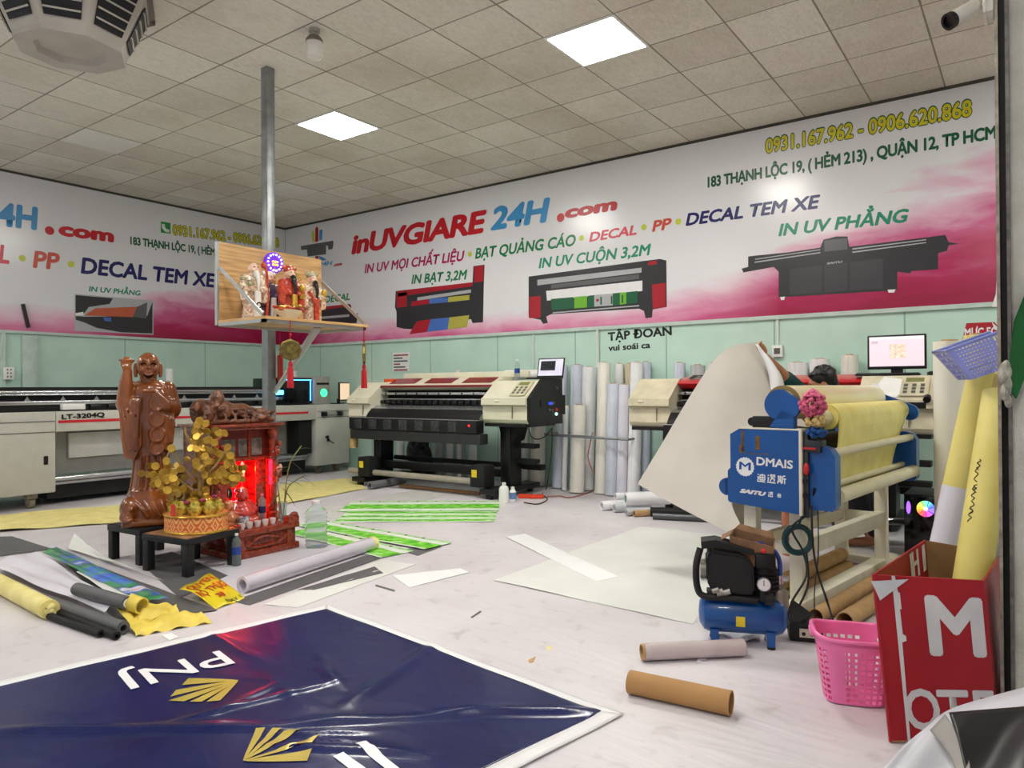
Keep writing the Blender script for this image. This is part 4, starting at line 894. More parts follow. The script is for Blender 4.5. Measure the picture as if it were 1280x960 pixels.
# ================================================================ BACK WALL: two wide printers
M_CLEARRED = mat('smoked_red_window',(136,44,44),.25,coat=.4,var=.1); M_FAN = mat('fan_grille',(70,72,74),.4,.4,var=.4,scale=60)
def wide_printer(label, x, y, Lg, wl, wr, cream, red_cover, kind):
    t = thing('wide_printer',label,'printer',(x,y,0),0,'cream-headed wide printers along the back wall',local=True)
    B = lambda m,n,mm,par=None: m.build(n,mm,par or t,off=(0,0,0))
    prof = [(.05,.815),(.015,.86),(.03,1.0),(-.01,1.02),(-.005,1.09),(.02,1.10),(.26,1.285),(.62,1.285),(.62,.815)]
    def head(x0,x1,tl,name):
        m = MB(); m.prism([(x0+(tl if z<1.0 else 0),yy,z) for yy,z in prof],(x1-x0,0,0)); return B(m,name,cream)
    h1 = head(0,wl,.0,'end_cover'); h2 = head(Lg-wr,Lg,0,'end_cover')
    for hh,x0,x1 in ((h1,0,wl),(h2,Lg-wr,Lg)):
        m = MB(); m.box((x0+.003,-.008,1.005),(x1-.003,.0,1.012)); m.box((x0+(x1-x0)*.68,.005,.87),(x0+(x1-x0)*.68+.005,.02,1.0)); m.build('seam',mat('cover_seam',(120,116,100),.6),hh,off=(0,0,0))
        m = MB(); m.ball(((x0+x1)/2-.08,.0,1.06),(.04,.02,.015)); m.build('latch',cream,hh,off=(0,0,0))
        m = MB(); m.box((x0+.02,.03,.78),(x1-.02,.6,.815)); m.build('under_tray',M_BLACK,hh,off=(0,0,0))
    # right end: dark cap, key panel
    m = MB(); m.prism([(Lg,yy+(.0 if k else 0),z) for k,(yy,z) in enumerate([(.06,.80),(.02,.86),(.02,1.09),(.27,1.30),(.66,1.30),(.66,1.12),(.72,1.12),(.72,.9),(.66,.9),(.66,.80)])],(.045,0,0)); cap = B(m,'end_cap',M_BLACK if kind==2 else mat('dark_blue_cap',(34,46,66),.45))
    mp = Matrix.Translation((Lg-.17,.13,1.197))@Matrix.Rotation(math.atan2(.185,.24),4,'X')
    m = MB(); m.xf = mp; m.box((-.07,-.13,-.004),(.13,.12,.008),.003); kp = B(m,'key_panel',mat('key_panel',(196,190,160),.4) if kind==2 else cream)
    m = MB(); m.xf = mp; m.box((-.04,.05,.008),(.09,.10,.011)); m.build('display',mat('lcd_olive',(120,126,70),.3),kp,off=(0,0,0))
    for a in range(3):
        for b in range(3):
            m = MB(); m.xf = mp; m.box((-.05+a*.06,-.1+b*.045,.008),(-.02+a*.06,-.07+b*.045,.013),.002); m.build('key',mat('grey_key',(90,90,86),.5),kp,off=(0,0,0))
    if kind == 2:
        for k,(yy,z,c_) in enumerate(((.38,1.03,'b'),(.42,1.03,'b'),(.46,1.03,'k'),(.38,.96,'k'),(.44,.95,'k'),(.52,.96,'r'),(.52,.91,'g'),(.53,1.2,'k'))):
            m = MB(); m.cyl((Lg+.045,yy,z),(Lg+.06,yy,z),.016,n=12); m.build('button',{'b':mat('blue_button',(50,70,190),.3,emit=.8),'k':mat('grey_key',(90,90,86),.5),'r':mat('red_button',(200,50,30),.4),'g':mat('green_glow',(170,240,220),.3,emit=2)}[c_],cap,off=(0,0,0))
        m = MB(); m.box((Lg+.045,.2,.99),(Lg+.05,.22,1.07)); m.build('grip_slot',M_DARK,cap,off=(0,0,0))
    else:
        m = MB(); m.box((Lg-.2,-.012,1.02),(Lg-.05,-.004,1.07)); m.build('small_display',M_BLACK,h2,off=(0,0,0))
        m = MB(); m.cyl((Lg-.04,.0,1.11),(Lg-.04,-.05,1.09),.028,n=8); m.build('dial',M_BLACK,h2,off=(0,0,0))
    # middle
    x0,x1 = wl,Lg-wr
    m = MB(); m.prism([(x0,.20,1.235),(x0,.24,1.255),(x0,.42,1.33 if kind==2 else 1.305),(x0,.62,1.33 if kind==2 else 1.305),(x0,.62,1.18),(x0,.3,1.18)],(x1-x0,0,0)); tc = B(m,'top_cover',red_cover if kind==3 else cream)
    if kind == 2:
        n_=3; wd=(x1-x0)/n_
        for k in range(n_):
            a=x0+k*wd+.1; b=x0+(k+1)*wd-.06
            m = MB(); m.prism([(a,.255,1.2645),(b,.255,1.2645),(b,.40,1.325),(a,.40,1.325)],(0,-.003,.005)); m.build('window',M_CLEARRED,tc,off=(0,0,0))
        m = MB(); m.box((x0,.19,1.215),(x1,.215,1.243),.004); m.build('red_edge',mat('dark_red_edge',(120,30,34),.35),tc,off=(0,0,0))
        m = MB(); m.box((x0+.05,.56,1.33),(x1+.25,.60,1.40),.006); m.build('rear_lip',cream,tc,off=(0,0,0))
    else:
        k0=(x0+.06,.262,1.2675); sl=Vector((0,.18,.075)).normalized()
        letter(tc,'Pm',M_BLACK,(x0+.08,.02),(x0+.42,.02),.11,lambda a,b:Vector((a,.255,1.2675))+sl*b+Vector((0,-.001,.0025)),.06,.1)
        o_=tc.children[-1]
    m = MB(); m.box((x0,.33,.9),(x1,.6,1.2)); B(m,'inner_back',M_DARK)
    m = MB(); m.box((x0,.20,1.125),(x1,.33,1.155),.006); rl=B(m,'carriage_rail',M_RAIL)
    for k in range(10):
        xx=x0+(x1-x0)*(k+.5)/10; m=MB(); m.cyl((xx,.2,1.14),(xx,.196,1.14),.012,n=8); m.build('bolt',M_BLACK,rl,off=(0,0,0))
    m = MB(); m.box((x0,.24,1.06),(x1,.34,1.08),.004); B(m,'guide_bar',M_RAIL)
    for k in range(18):
        xx=x0+(x1-x0)*(k+.5)/18; m=MB(); m.cyl((xx-.035,.2,1.035),(xx+.035,.2,1.035),.026,n=10); B(m,'pinch_roller',M_BLACK)
    m = MB(); m.prism([(x0,.33,1.0),(x0,.12,.99),(x0,.05,.955),(x0,.05,.945),(x0,.12,.98),(x0,.33,.985)],(x1-x0,0,0)); B(m,'platen',M_RAIL)
    m = MB(); m.sheet(lambda a,b:(x0+(x1-x0)*a,.05-.1*math.sin(b*1.5),.95-.12*b),1,8,.01); B(m,'feed_apron',M_BLACK)
    # heater bar with little fan windows
    bx0=.16 if kind==2 else .42; bx1=Lg-wr+.02
    m = MB(); m.box((bx0,-.12,.70),(bx1,.02,.845),.01); hb=B(m,'dryer_bar',M_BLACK)
    if kind==2:
        for k in range(7):
            xx=bx0+.17+k*(bx1-bx0-.36)/6.6; m=MB(); m.box((xx-.065,-.126,.715),(xx+.065,-.119,.83),.004); m.build('fan_window',M_FAN,hb,off=(0,0,0))
        m=MB(); m.cyl((bx1-.1,-.126,.79),(bx1-.1,-.12,.79),.012); m.build('red_lamp',mat('red_lamp',(240,30,40),.3,emit=2),hb,off=(0,0,0))
    m = MB(); m.box((bx0-.02,-.13,.845),(bx1,-.0,.852)); m.build('bright_edge',M_RAIL,hb,off=(0,0,0))
    m = MB(); m.box((bx0,-.10,.58),(bx1+.04,.04,.695),.008); B(m,'lower_panel',mat('charcoal_panel',(42,44,46),.4))
    # stand
    for xx in (.28,Lg-wr+.12):
        m = MB(); m.box((xx,.18,.10),(xx+.14,.40,.80),.01); m.box((xx-.04,-.15 if kind==2 else .12,.05),(xx+.18,.72,.11),.01); lg_=B(m,'leg',M_BLACK)
        for yy in (-.1 if kind==2 else .17,.66):
            m = MB(); m.cyl((xx+.04,yy,.03),(xx+.1,yy,.03),.03); m.build('caster',M_BLACK,lg_,off=(0,0,0))
    m = MB(); m.box((.35,.22,.2),(Lg-wr+.2,.34,.29),.006); B(m,'stretcher_beam',M_BLACK)
    m = MB(); m.cyl((.1 if kind==2 else .75,-.05,.17),(Lg-wr+.1,-.05,.17),.035); B(m,'take_up_roller',mat('grey_beige_bar',(172,166,150),.4,.3))
    m = MB(); m.cyl((.3,.55,.3),(Lg-wr+.3,.55,.3),.03); m.box((Lg-wr+.2,.5,.27),(Lg-wr+.45,.6,.33)); B(m,'feed_roller',M_MATB)
    for xx in ((.34,Lg-wr-.06) if kind==2 else (Lg-wr-.06,)):
        m = MB(); m.box((xx,-.14,.12),(xx+.2,.05,.36),.012); mb_=B(m,'motor_box',M_MATB)
        m = MB(); m.box((xx+.03,-.144,.23),(xx+.10,-.139,.31)); m.build('sticker',M_YELS,mb_,off=(0,0,0))
    m = MB(); m.prism([(Lg-wr+.08,.2,.80),(Lg-wr+.36,.2,.80),(Lg-wr+.30,.2,.62),(Lg-wr+.16,.2,.56)],(0,.2,0)); B(m,'leg_bracket',M_MATB)
    for z in (.53,.36):
        m = MB(); m.box((Lg-wr+.2,.3,z),(Lg-wr+.5,.42,z+.05),.008); B(m,'media_arm',M_MATB)
    return t
p2 = wide_printer('large cream and black printer with red windows, left of the standing rolls',-7.16,6.3,2.79,.40,.60,M_CREAM,None,2)
p3 = wide_printer('cream printer with a red cover, half hidden behind the grey sheet',-3.27,6.5,2.63,.43,.55,M_CREAM2,mat('red_cover',(196,28,36),.3,coat=.4),3)
# cloth roll hung at the big printer's left end
m = MB(); m.lathe([(.001,0),(.05,.0),(.055,.05),(.052,.2),(.05,.23),(0,.235)],(-7.0,6.26,.46),14); m.box((-7.02,6.25,.69),(-6.98,6.27,.80)); single(m,'hanging_roll',mat('beige_cloth',(178,152,104),.9,bump=.4),'beige cloth roll hung at the left end of the large printer','roll')
# things on the large printer
t = thing('laptop','open laptop on the right end of the large printer','laptop',(-4.42,6.75,1.30),.06,local=True)
m = MB(); m.box((-.17,-.13,.0),(.17,.11,.018),.004); m.build('base',M_BLACK,t,off=(0,0,0))
m = MB(); m.xf=Matrix.Translation((0,.11,.018))@Matrix.Rotation(-.22,4,'X'); m.box((-.17,-.006,0),(.17,.006,.225),.004); ld=m.build('lid',M_BLACK,t,off=(0,0,0))
m = MB(); m.xf=Matrix.Translation((0,.11,.018))@Matrix.Rotation(-.22,4,'X'); m.box((-.155,-.009,.02),(.155,-.0065,.21)); sc_=m.build('screen',mat('screen_lilac',(200,196,214),.2,emit=.4,ecol=(205,200,220),var=.05),ld,off=(0,0,0))
m = MB(); m.xf=Matrix.Translation((0,.11,.018))@Matrix.Rotation(-.22,4,'X'); m.box((-.13,-.010,.08),(.06,-.009,.19)); m.build('window_pane',mat('dark_code_pane',(40,46,52),.2,var=.5,scale=40),sc_,off=(0,0,0))
bottle('water_bottle','small blue-label water bottle standing on top of the large printer',-4.78,6.72,1.286,.24,.032,M_BLAB,M_WHITE)
m = MB(); m.box((-6.83,6.62,1.287),(-6.66,6.75,1.33),.005); single(m,'orange_box',mat('orange_card',(206,84,30),.5),'small orange box on the left end of the large printer','box')
m = MB(); m.pipe((-5.2,7.07,1.36),(-4.72,7.10,1.36),.058,.03,20); single(m,'paper_roll',M_PAPER,'white roll lying behind the rear lip of the large printer','paper roll')
m = MB(); m.lathe([(.001,.001),(.03,.001),(.03,1.44),(0,1.44)],(-6.05,7.2,0),10); single(m,'paper_tube',M_PAPER,'thin white tube poking up behind the large printer\'s red windows','tube')
# notice on the wall
t = thing('wall_notice','white printed notice with dark lines on the mint wall above the large printer','notice',(-7.33,7.555,1.45))
nx0,nz1 = (-7.601,1.728); nx1,nz0 = (-7.273,1.453)
m = MB(); m.box((nx0,7.552,nz0),(nx1,7.5585,nz1)); m.build('sheet',M_PAPER,t)
for k in range(6):
    z=nz1-.04-(nz1-nz0-.06)*k/5; m=MB(); m.box((nx0+.02,7.5505,z-.010),(nx0+.02+(nx1-nx0-.04)*(1,.62,.96,.45,.8,.95)[k],7.552,z+.010)); m.build('text_line',(mat('print_dark_red',(140,50,60)),mat('print_slate',(70,90,100)))[k in (1,2,4)],t)
# ---------------------------------------------------------------- standing rolls
TINT = dict(w=mat('vinyl_white',(232,233,235),.4,var=.03),b=mat('vinyl_bluish',(206,212,226),.4,var=.04),c=mat('vinyl_cream',(234,231,222),.45,var=.03),l=mat('vinyl_lilac',(218,216,228),.4,var=.03),k=mat('vinyl_kraft',(206,190,160),.6,var=.06),g=mat('vinyl_grey',(190,192,196),.5,var=.06))
def sroll(u,y,h,rr,tint,label,lean=.06,core=True,sx=0):
    x = u; t = thing('vinyl_roll',label,'vinyl roll',(x,y,0),0,'vinyl rolls standing along the back wall')
    p=Vector((x,y,rr*.1+.002)); q_=Vector((x+sx,y+lean,h)); 
    m = MB(); m.pipe(p,q_,rr,rr*.45,22); 
    d=(q_-p).normalized(); a,b=frame(d)
    # spiral edge of the outer wrap
    m.prism([p+a*rr*.97+b*rr*.05,p+a*rr*1.05,p+a*rr*.97-b*rr*.05],d*(q_-p).length*.999)
    m.build('wrap',TINT[tint],t)
    if core:
        m = MB(); m.pipe(p+d*.002,q_+d*.012,rr*.46,rr*.36,16); m.build('core',M_CARD,t)
    return t
RX = lambda L_: L_
S_ = [ # px -> x on the row's own depth
 ((-4.63,7.33,0.099),7.33,1.47,.07,'b','tall bluish roll with a torn corner, leftmost of the rolls right of the large printer',.12),
 ((-4.433,7.3,0.116),7.40,1.47,.075,'b','tall bluish roll just right of the torn one',.07),
 ((-4.256,7.33,0.125),7.38,1.44,.085,'w','tall loose white roll behind the short fat roll',.08),
 ((-4.46,7.2,0.125),7.2,.99,.03,'w','thin white tube, about a metre tall, left of the short fat roll',.06),
 ((-4.239,7.12,0.149),7.12,1.0,.085,'c','short fat cream roll standing in front of the tall loose one',.06),
 ((-3.973,7.2,0.159),7.2,1.48,.073,'c','tall cream roll below the white conduit',.1),
 ((-3.821,7.2,0.169),7.15,1.24,.066,'b','medium bluish roll right of the tall cream one',.08),
 ((-3.702,7.2,0.178),7.18,1.23,.06,'l','medium lilac roll, second right of the tall cream one',.08),
 ((-3.566,7.2,0.187),7.2,1.47,.072,'w','tall white roll just left of the red-covered printer',.1),
 ((-3.866,7.38,0.147),7.40,1.47,.055,'w','tall white roll peeking out above the medium bluish one',.06),
 ((-3.744,7.38,0.156),7.42,1.47,.045,'k','tall kraft roll peeking out above the medium lilac one',.05),
 ((-3.537,7.38,0.17),7.40,1.48,.062,'b','tall bluish roll behind the left end of the red-covered printer',.06),
 ((-3.116,7.3,0.208),7.36,1.46,.062,'b','bluish roll rising behind the red letters of the printer cover',.06),
 ((-2.911,7.3,0.222),7.36,1.43,.075,'g','greyish cut-off roll rising behind the red printer cover, left of the sheet',.06),
 ((-2.737,7.3,0.234),7.36,1.45,.06,'w','white roll beside the top edge of the lifted grey sheet',.06),
 ((-1.89,7.3,0.293),7.36,1.43,.1,'w','fat white roll below the raised arm, against the wall',.06),
 ((-1.684,7.3,0.307),7.36,1.46,.09,'w','fat white roll above the person\'s dark hair',.06),
 ((-1.416,7.3,0.326),7.36,1.49,.075,'c','white roll left of the wide monitor',.06),
]
for P_,y,h,rr,ti,lb,le in S_: sroll(P_[0],y,h,rr,ti,lb,le)
# rolls seen below the large printer
for k,(u_,rr,ti,nm) in enumerate((((-7.483,7.36,0.012),.05,'g','grey roll standing behind the left leg of the large printer'),((-7.277,7.36,0.025),.055,'w','white roll behind the large printer, next to the black bag'),((-6.54,7.36,0.072),.06,'g','grey roll behind the large printer, right of the black bag'),((-6.354,7.36,0.083),.055,'w','white roll below the middle of the large printer'),((-6.159,7.36,0.096),.05,'g','slim grey roll below the middle of the large printer'),((-5.969,7.36,0.108),.055,'w','white roll behind the right motor box of the large printer'),((-5.14,7.36,0.16),.055,'w','white roll behind the right leg of the large printer'),((-4.937,7.36,0.173),.09,'c','fat cream roll under the large printer\'s black end cap'))):
    sroll(u_[0],7.36,1.2,rr,ti,nm,.06)
# torn paper flap on the first roll
m = MB(); c0=Vector((-4.522,7.28,1.416)); 
fl=[(-4.503,7.232,1.406),(-4.394,7.249,1.245),(-4.457,7.206,1.059),(-4.55,7.177,0.824)]
m.sheet(lambda a,b:(Vector(fl[0])*(1-a)+Vector(fl[3])*a)*(1-b)+b*((Vector(fl[0])*(1-a)**2+2*a*(1-a)*Vector(fl[1])+a*a*Vector(fl[3])))+Vector((0,-.03*math.sin(b*2),0)),10,4,.002); single(m,'torn_flap',TINT['w'],'torn white vinyl corner folded over the leftmost bluish roll','vinyl flap')
# black bag under the large printer
m_=None
t = thing('black_bag','black bin bag slumped under the large printer','bag',(-5.95,7.2,0))
def bag(m):
    X0=(-6.693,7.1,0.087)[0]
    m.ball((X0,7.15,.25),(.2,.12,.26)); m.ball((X0+.08,7.13,.14),(.2,.13,.15)); m.ball((X0-.1,7.15,.36),(.12,.1,.18)); m.ball((X0+.05,7.15,.5),(.1,.08,.12)); m.box((X0-.15,7.05,.002),(X0+.2,7.25,.05))
blob('bag',mat('bin_bag',(24,24,28),.35,bump=.7,bscale=9),t,bag,.012,2)
# steel rail holding the rolls
m = MB(); m.cyl((-4.62,7.05,.66),(-3.55,7.05,.64),.016); m.cyl((-4.62,7.05,.66),(-4.62,7.55,.66),.014); m.cyl((-3.55,7.05,.64),(-3.55,7.55,.64),.014); single(m,'roll_rail',M_STEEL,'thin grey steel rail in front of the standing rolls','rail')
# conduits, boxes on the back wall
def conduit(u,z0,z1,label,rr=.012):
    m=MB(); m.cyl((u,BACK-rr-.002,z0),(u,BACK-rr-.002,z1),rr); m.box((u-rr*1.4,BACK-.012,z1-.1),(u+rr*1.4,BACK-.001,z1-.08)); single(m,'conduit',mat('white_conduit',(214,222,216),.5),label,'conduit')
conduit((-4.192,1.719)[0],1.0,1.885,'white conduit running down to the tall cream roll',.018)
conduit((-5.114,1.756)[0],1.1,1.885,'thin grey-green conduit above the open laptop')
t = thing('switch_box','white switch box with conduit on the wall above the raised arm','switch',(-2.16,7.55,1.45))
ux=(-2.111,1.634)[0]
m=MB(); m.cyl((ux,BACK-.014,1.62),(ux,BACK-.014,1.885),.012); m.build('conduit',mat('white_conduit',(214,222,216),.5),t)
m=MB(); m.box((ux-.05,BACK-.05,1.50),(ux+.05,BACK-.001,1.62),.005); m.build('box',M_WHITE,t)
m=MB(); m.box((ux-.03,BACK-.053,1.53),(ux+.03,BACK-.05,1.59)); m.build('rocker',mat('grey_key',(90,90,86),.5),t)
# ---------------------------------------------------------------- things on the red-covered printer
t = thing('monitor','wide black monitor with a pale pink screen on the red-covered printer','monitor',(-.94,6.86,1.286),0,local=True)
m=MB(); m.box((-.12,-.1,.0),(.12,.08,.012),.004); m.box((-.045,-.01,.012),(.045,.02,.10)); m.build('stand',M_BLACK,t,off=(0,0,0))
m=MB(); m.box((-.222,-.035,.055),(.222,-.005,.345),.006); hs_=m.build('housing',M_BLACK,t,off=(0,0,0))
m=MB(); m.box((-.206,-.0365,.08),(.206,-.0352,.33)); sc_=m.build('screen',mat('screen_pink',(240,222,234),.2,emit=.3,ecol=(240,214,230),var=.02),hs_,off=(0,0,0))
m=MB(); m.box((-.05,-.0375,.15),(.07,-.0367,.265)); m.build('artwork_preview',mat('preview_gold',(236,214,190),.3,emit=.3,ecol=(225,196,160),c2=(246,236,232),scale=45,var=.15),sc_,off=(0,0,0))
m=MB(); m.box((-.206,-.0375,.305),(.206,-.0367,.33)); m.build('menu_bar',mat('screen_bar',(232,226,232),.2,emit=.4),sc_,off=(0,0,0))
m=MB(); m.box((-.19,-.0375,.275),(-.14,-.0367,.295)); m.build('tool_box',mat('screen_box',(205,195,205),.2,emit=.3),sc_,off=(0,0,0))
t = thing('keyboard','black keyboard in front of the wide monitor','keyboard',(-.97,6.72,1.2865))
m=MB(); m.box((-1.25,6.76,1.287),(-.76,6.86-.02,1.305),.004); kb=m.build('base',M_BLACK,t)
m=MB()
for a in range(22):
    for b in range(3): m.box((-1.24+a*.0215,6.765+b*.022,1.305),(-1.223+a*.0215,6.783+b*.022,1.311))
m.build('keys',mat('key_caps',(34,34,36),.5),t)
m=MB(); m.ball((-.68,6.80,1.2865+.016),(.035,.05,.018)); m.box((-.71,6.76,1.287),(-.65,6.84,1.293)); single(m,'mouse',M_BLACK,'black mouse right of the keyboard on the printer','mouse')
def paper(name,label,pts,mm,lift=.0015):
    m=MB(); P=[Vector(p) for p in pts]; m.sheet(lambda a,b:(P[0]*(1-a)+P[1]*a)*(1-b)+(P[3]*(1-a)+P[2]*a)*b+Vector((0,0,.006*math.sin(a*4)*math.sin(b*3))),8,8,.001); return single(m,name,mm,label,'paper')
sl=lambda x,yy:(x,6.5+yy,1.10+(yy-.02)*.185/.24+.008)
paper('loose_paper','white sheet of paper lying on the printer below the monitor',[sl(-1.1,.06),sl(-.9,.02),sl(-.83,.2),sl(-1.02,.24)],M_PAPER)
paper('loose_paper','second white sheet overlapping the first on the printer\'s sloping cover',[sl(-1.14,.02),sl(-1.0,.0),sl(-.94,.13),sl(-1.1,.17)],mat('sketch_paper',(222,224,224),.6,c2=(200,206,212),scale=14))
m=MB(); m.box((-1.36,6.62,1.30),(-1.16,6.8,1.345),.003); single(m,'red_carton',mat('red_cover',(196,28,36),.3),'small red carton beside the monitor, on the printer','box') if False else None

# lying rolls by the sheet's lower corner
def lroll(p,d,l,rr,tint,label,inner=None,group='loose rolls piled on the floor under the grey sheet'):
    p=Vector(p); d=Vector(d).normalized(); t=thing('loose_roll',label,'vinyl roll',(p.x,p.y,p.z-rr),0,group)
    m=MB(); m.pipe(p,p+d*l,rr,rr*.72,22); m.build('wrap',TINT[tint] if tint in TINT else tint,t)
    m=MB(); m.pipe(p+d*.006,p+d*(l-.006),rr*.715,rr*.62,18); m.build('lining',inner or TINT['g'],t); return t
TEAL_IN=mat('teal_lining',(150,184,180),.5,var=.05)
dr_=(.62,.78,0)
lroll((-3.43,6.23,.048),dr_,.48,.046,'w','white roll at the left front of the floor pile beside the sheet corner')
lroll((-3.36,6.38,.128),dr_,.48,.034,'w','slim white roll lying on top, left in the floor pile')
lroll((-3.28,6.20,.042),dr_,.38,.04,'g','grey roll second from the left in the floor pile')
lroll((-3.20,6.28,.125),(.7,.71,0),.45,.062,'w','wide-mouthed white roll with teal inside, on top of the pile',TEAL_IN)
lroll((-3.10,6.10,.036),dr_,.3,.034,'g','grey roll at the front right of the floor pile')
lroll((-3.02,6.10,.03),dr_,.3,.029,M_CARD,'brown card core at the right end of the floor pile',mat('brown_dark',(84,56,40),.8))
lroll((-2.90,6.20,.045),(.93,.37,0),.7,.043,M_MATB,'black roll lying under the grey sheet\'s lower edge',M_DARK)
lroll((-2.82,6.08,.032),(.95,.3,0),.6,.03,mat('dark_silver_bar',(90,92,96),.4,.6),'dark metal bar lying in front of the black roll',M_DARK)
# ================================================================ LAMINATOR
M_LBLUE=mat('laminator_blue',(0,76,146),.35,coat=.3,var=.06); M_BEIGE=mat('beige_frame',(220,215,196),.5,var=.06); M_YELF=mat('yellow_release_film',(228,212,110),.35,var=.04,c2=(232,220,140)); M_BARC=mat('cream_roller',(206,200,168),.4,var=.03)
LX,LY=-1.02,3.72; LRZ=-math.atan2(.11,.994)
LM=thing('laminator','blue and beige floor laminator with a yellow film roll, behind the compressor','laminator',(LX,LY,0),LRZ,local=True)
B=lambda m,n,mm,par=None,ang=35: m.build(n,mm,par or LM,ang,off=(0,0,0))
# near side plate (x across, y along the rollers, z up)
m=MB(); m.prism([(-.27,-.03,.60),(.09,-.03,.575),(.09,-.03,.985),(-.215,-.03,.985),(-.265,-.03,.955),(-.265,-.03,.78),(-.28,-.03,.765),(-.28,-.03,.61)],(0,.10,0)); sp_=B(m,'side_cover',M_LBLUE)
m=MB(); m.box((.09,-.035,.57),(.105,.09,.99),.003); m.box((-.215,-.034,.985),(.1,.08,.992)); B(m,'edge_trim',M_BEIGE,sp_)
m=MB(); m.cyl((-.30,.0,.675),(-.30,.05,.675),.045,n=28); m.box((-.31,.0,.63),(-.26,.05,.72)); B(m,'round_lug',M_LBLUE,sp_)
m=MB()
for (a,b,c_,d) in ((-.205,.87,-.195,.965),(-.215,.86,-.19,.90),(-.13,.88,-.105,.95),(-.19,.858,-.06,.862),(-.2,.87,-.19,.98)): m.box((a,-.0315,b),(c_,-.0305,d))
B(m,'adhesive_marks',mat('brown_adhesive',(110,84,50),.7,var=.3,scale=30),sp_)
f_=lambda a,b:(a,-.0315,b)
WL=mat('white_lettering',(226,228,230),.4)
letter(sp_,'DMAIS',WL,(-.125,.803),(.06,.795),.042,f_,.03)
m=MB(); n_=40; m.poly([f_(-.185+(.05 if k%2 else .046)*math.cos(2*math.pi*k/n_),.79+(.05 if k%2 else .046)*math.sin(2*math.pi*k/n_)) for k in range(n_)]); B(m,'round_emblem',WL,sp_,180)
letter(sp_,'M',M_LBLUE,(-.216,.775),(-.154,.773),.04,lambda a,b:(a,-.033,b),.02)
letter(sp_,'SAITU',WL,(-.215,.655),(-.075,.648),.022,f_,.08,.3)
def strokes(L_,ox,oz,s,mm,par,w=.09):
    m=MB()
    for (a,b,c_,d) in L_:
        p=Vector((ox+a*s,-.0315,oz+b*s)); q_=Vector((ox+c_*s,-.0315,oz+d*s)); dd=(q_-p).normalized(); nn=Vector((-dd.z,0,dd.x))*w*s*.5
        m.poly([p-nn,q_-nn,q_+nn,p+nn])
    m.build('lettering',mm,par,180,off=(0,0,0))
CJ=[[(.1,.9,.2,.8),(.05,.55,.2,.6),(.2,.6,.1,.2),(.0,.1,.95,.05),(.35,.8,.9,.8),(.35,.25,.9,.25),(.35,.25,.35,.8),(.9,.25,.9,.8),(.62,.95,.62,.25),(.35,.52,.9,.52)],
 [(.1,.9,.2,.8),(.05,.55,.2,.6),(.2,.6,.1,.2),(.0,.1,.95,.05),(.35,.9,.95,.9),(.5,1,.5,.8),(.8,1,.8,.8),(.35,.72,.95,.72),(.62,.72,.35,.2),(.5,.5,.85,.5),(.85,.5,.8,.2)],
 [(.15,.95,.15,.3),(.4,.95,.4,.3),(.05,.8,.5,.8),(.15,.6,.4,.6),(.15,.45,.4,.45),(.0,.3,.52,.3),(.12,.25,.02,.05),(.4,.25,.5,.05),(.9,.95,.6,.85),(.62,.85,.55,.1),(.6,.6,1,.6),(.82,.6,.82,.05)]]
for k,g_ in enumerate(CJ): strokes(g_,-.122+k*.052,.718-.001*k,.045,WL,sp_,.13)
for k,g_ in enumerate((CJ[1],CJ[0][4:])): strokes(g_,-.065+k*.04,.648-.003*k,.026,WL,sp_,.16)
# far side plate
m=MB(); m.box((-.26,1.56,.58),(.09,1.64,.98),.01); B(m,'side_cover',M_LBLUE)
# front (right-hand) brackets with round edges
for y,nm in ((.0,'near'),(1.50,'far')):
    m=MB(); pts=[(.115,y,.60),(.235,y,.60),(.25,y,.62),(.25,y,.86),(.225,y,.90),(.19,y,.91),(.115,y,.91)]; m.prism(pts,(0,.075,0)); B(m,'roller_bracket',M_LBLUE)
m=MB(); m.box((.105,-.02,.56),(.13,.10,.98),.004); m.cyl((.15,.02,.86),(.15,.02,.97),.012); m.box((.115,-.025,.88),(.19,.06,.94),.006); cl_=B(m,'pressure_clamp',mat('dark_metal',(60,62,66),.4,.6))
m=MB(); m.ball((.125,-.03,.80),(.015,.012,.03)); B(m,'red_knob',mat('red_lever',(190,40,40),.4),cl_)
m=MB(); m.box((.11,-.03,.895),(.17,-.02,.905)); B(m,'red_lever',mat('red_lever',(190,40,40),.4),cl_)
m=MB()
for z in (.66,.73): m.box((.107,-.03,z),(.125,-.02,z+.02))
B(m,'terminal',M_BLACK,cl_)
# rollers
def bar(x,z,y0,y1,rr,mm,name): m=MB(); m.cyl((x,y0,z),(x,y1,z),rr,n=20); return B(m,name,mm)
bar(.215,.875,.075,1.50,.022,M_BARC,'idle_roller'); bar(.235,.665,.075,1.50,.036,M_BARC,'idle_roller'); bar(.165,.70,.075,1.50,.02,M_BARC,'idle_roller'); bar(.195,.63,.075,1.5,.015,M_BLACK,'idle_roller')
bar(.0,.88,.07,1.56,.06,mat('rubber_roller',(52,50,48),.6),'press_roller'); bar(.0,.75,.07,1.56,.06,mat('rubber_roller',(52,50,48),.6),'press_roller')
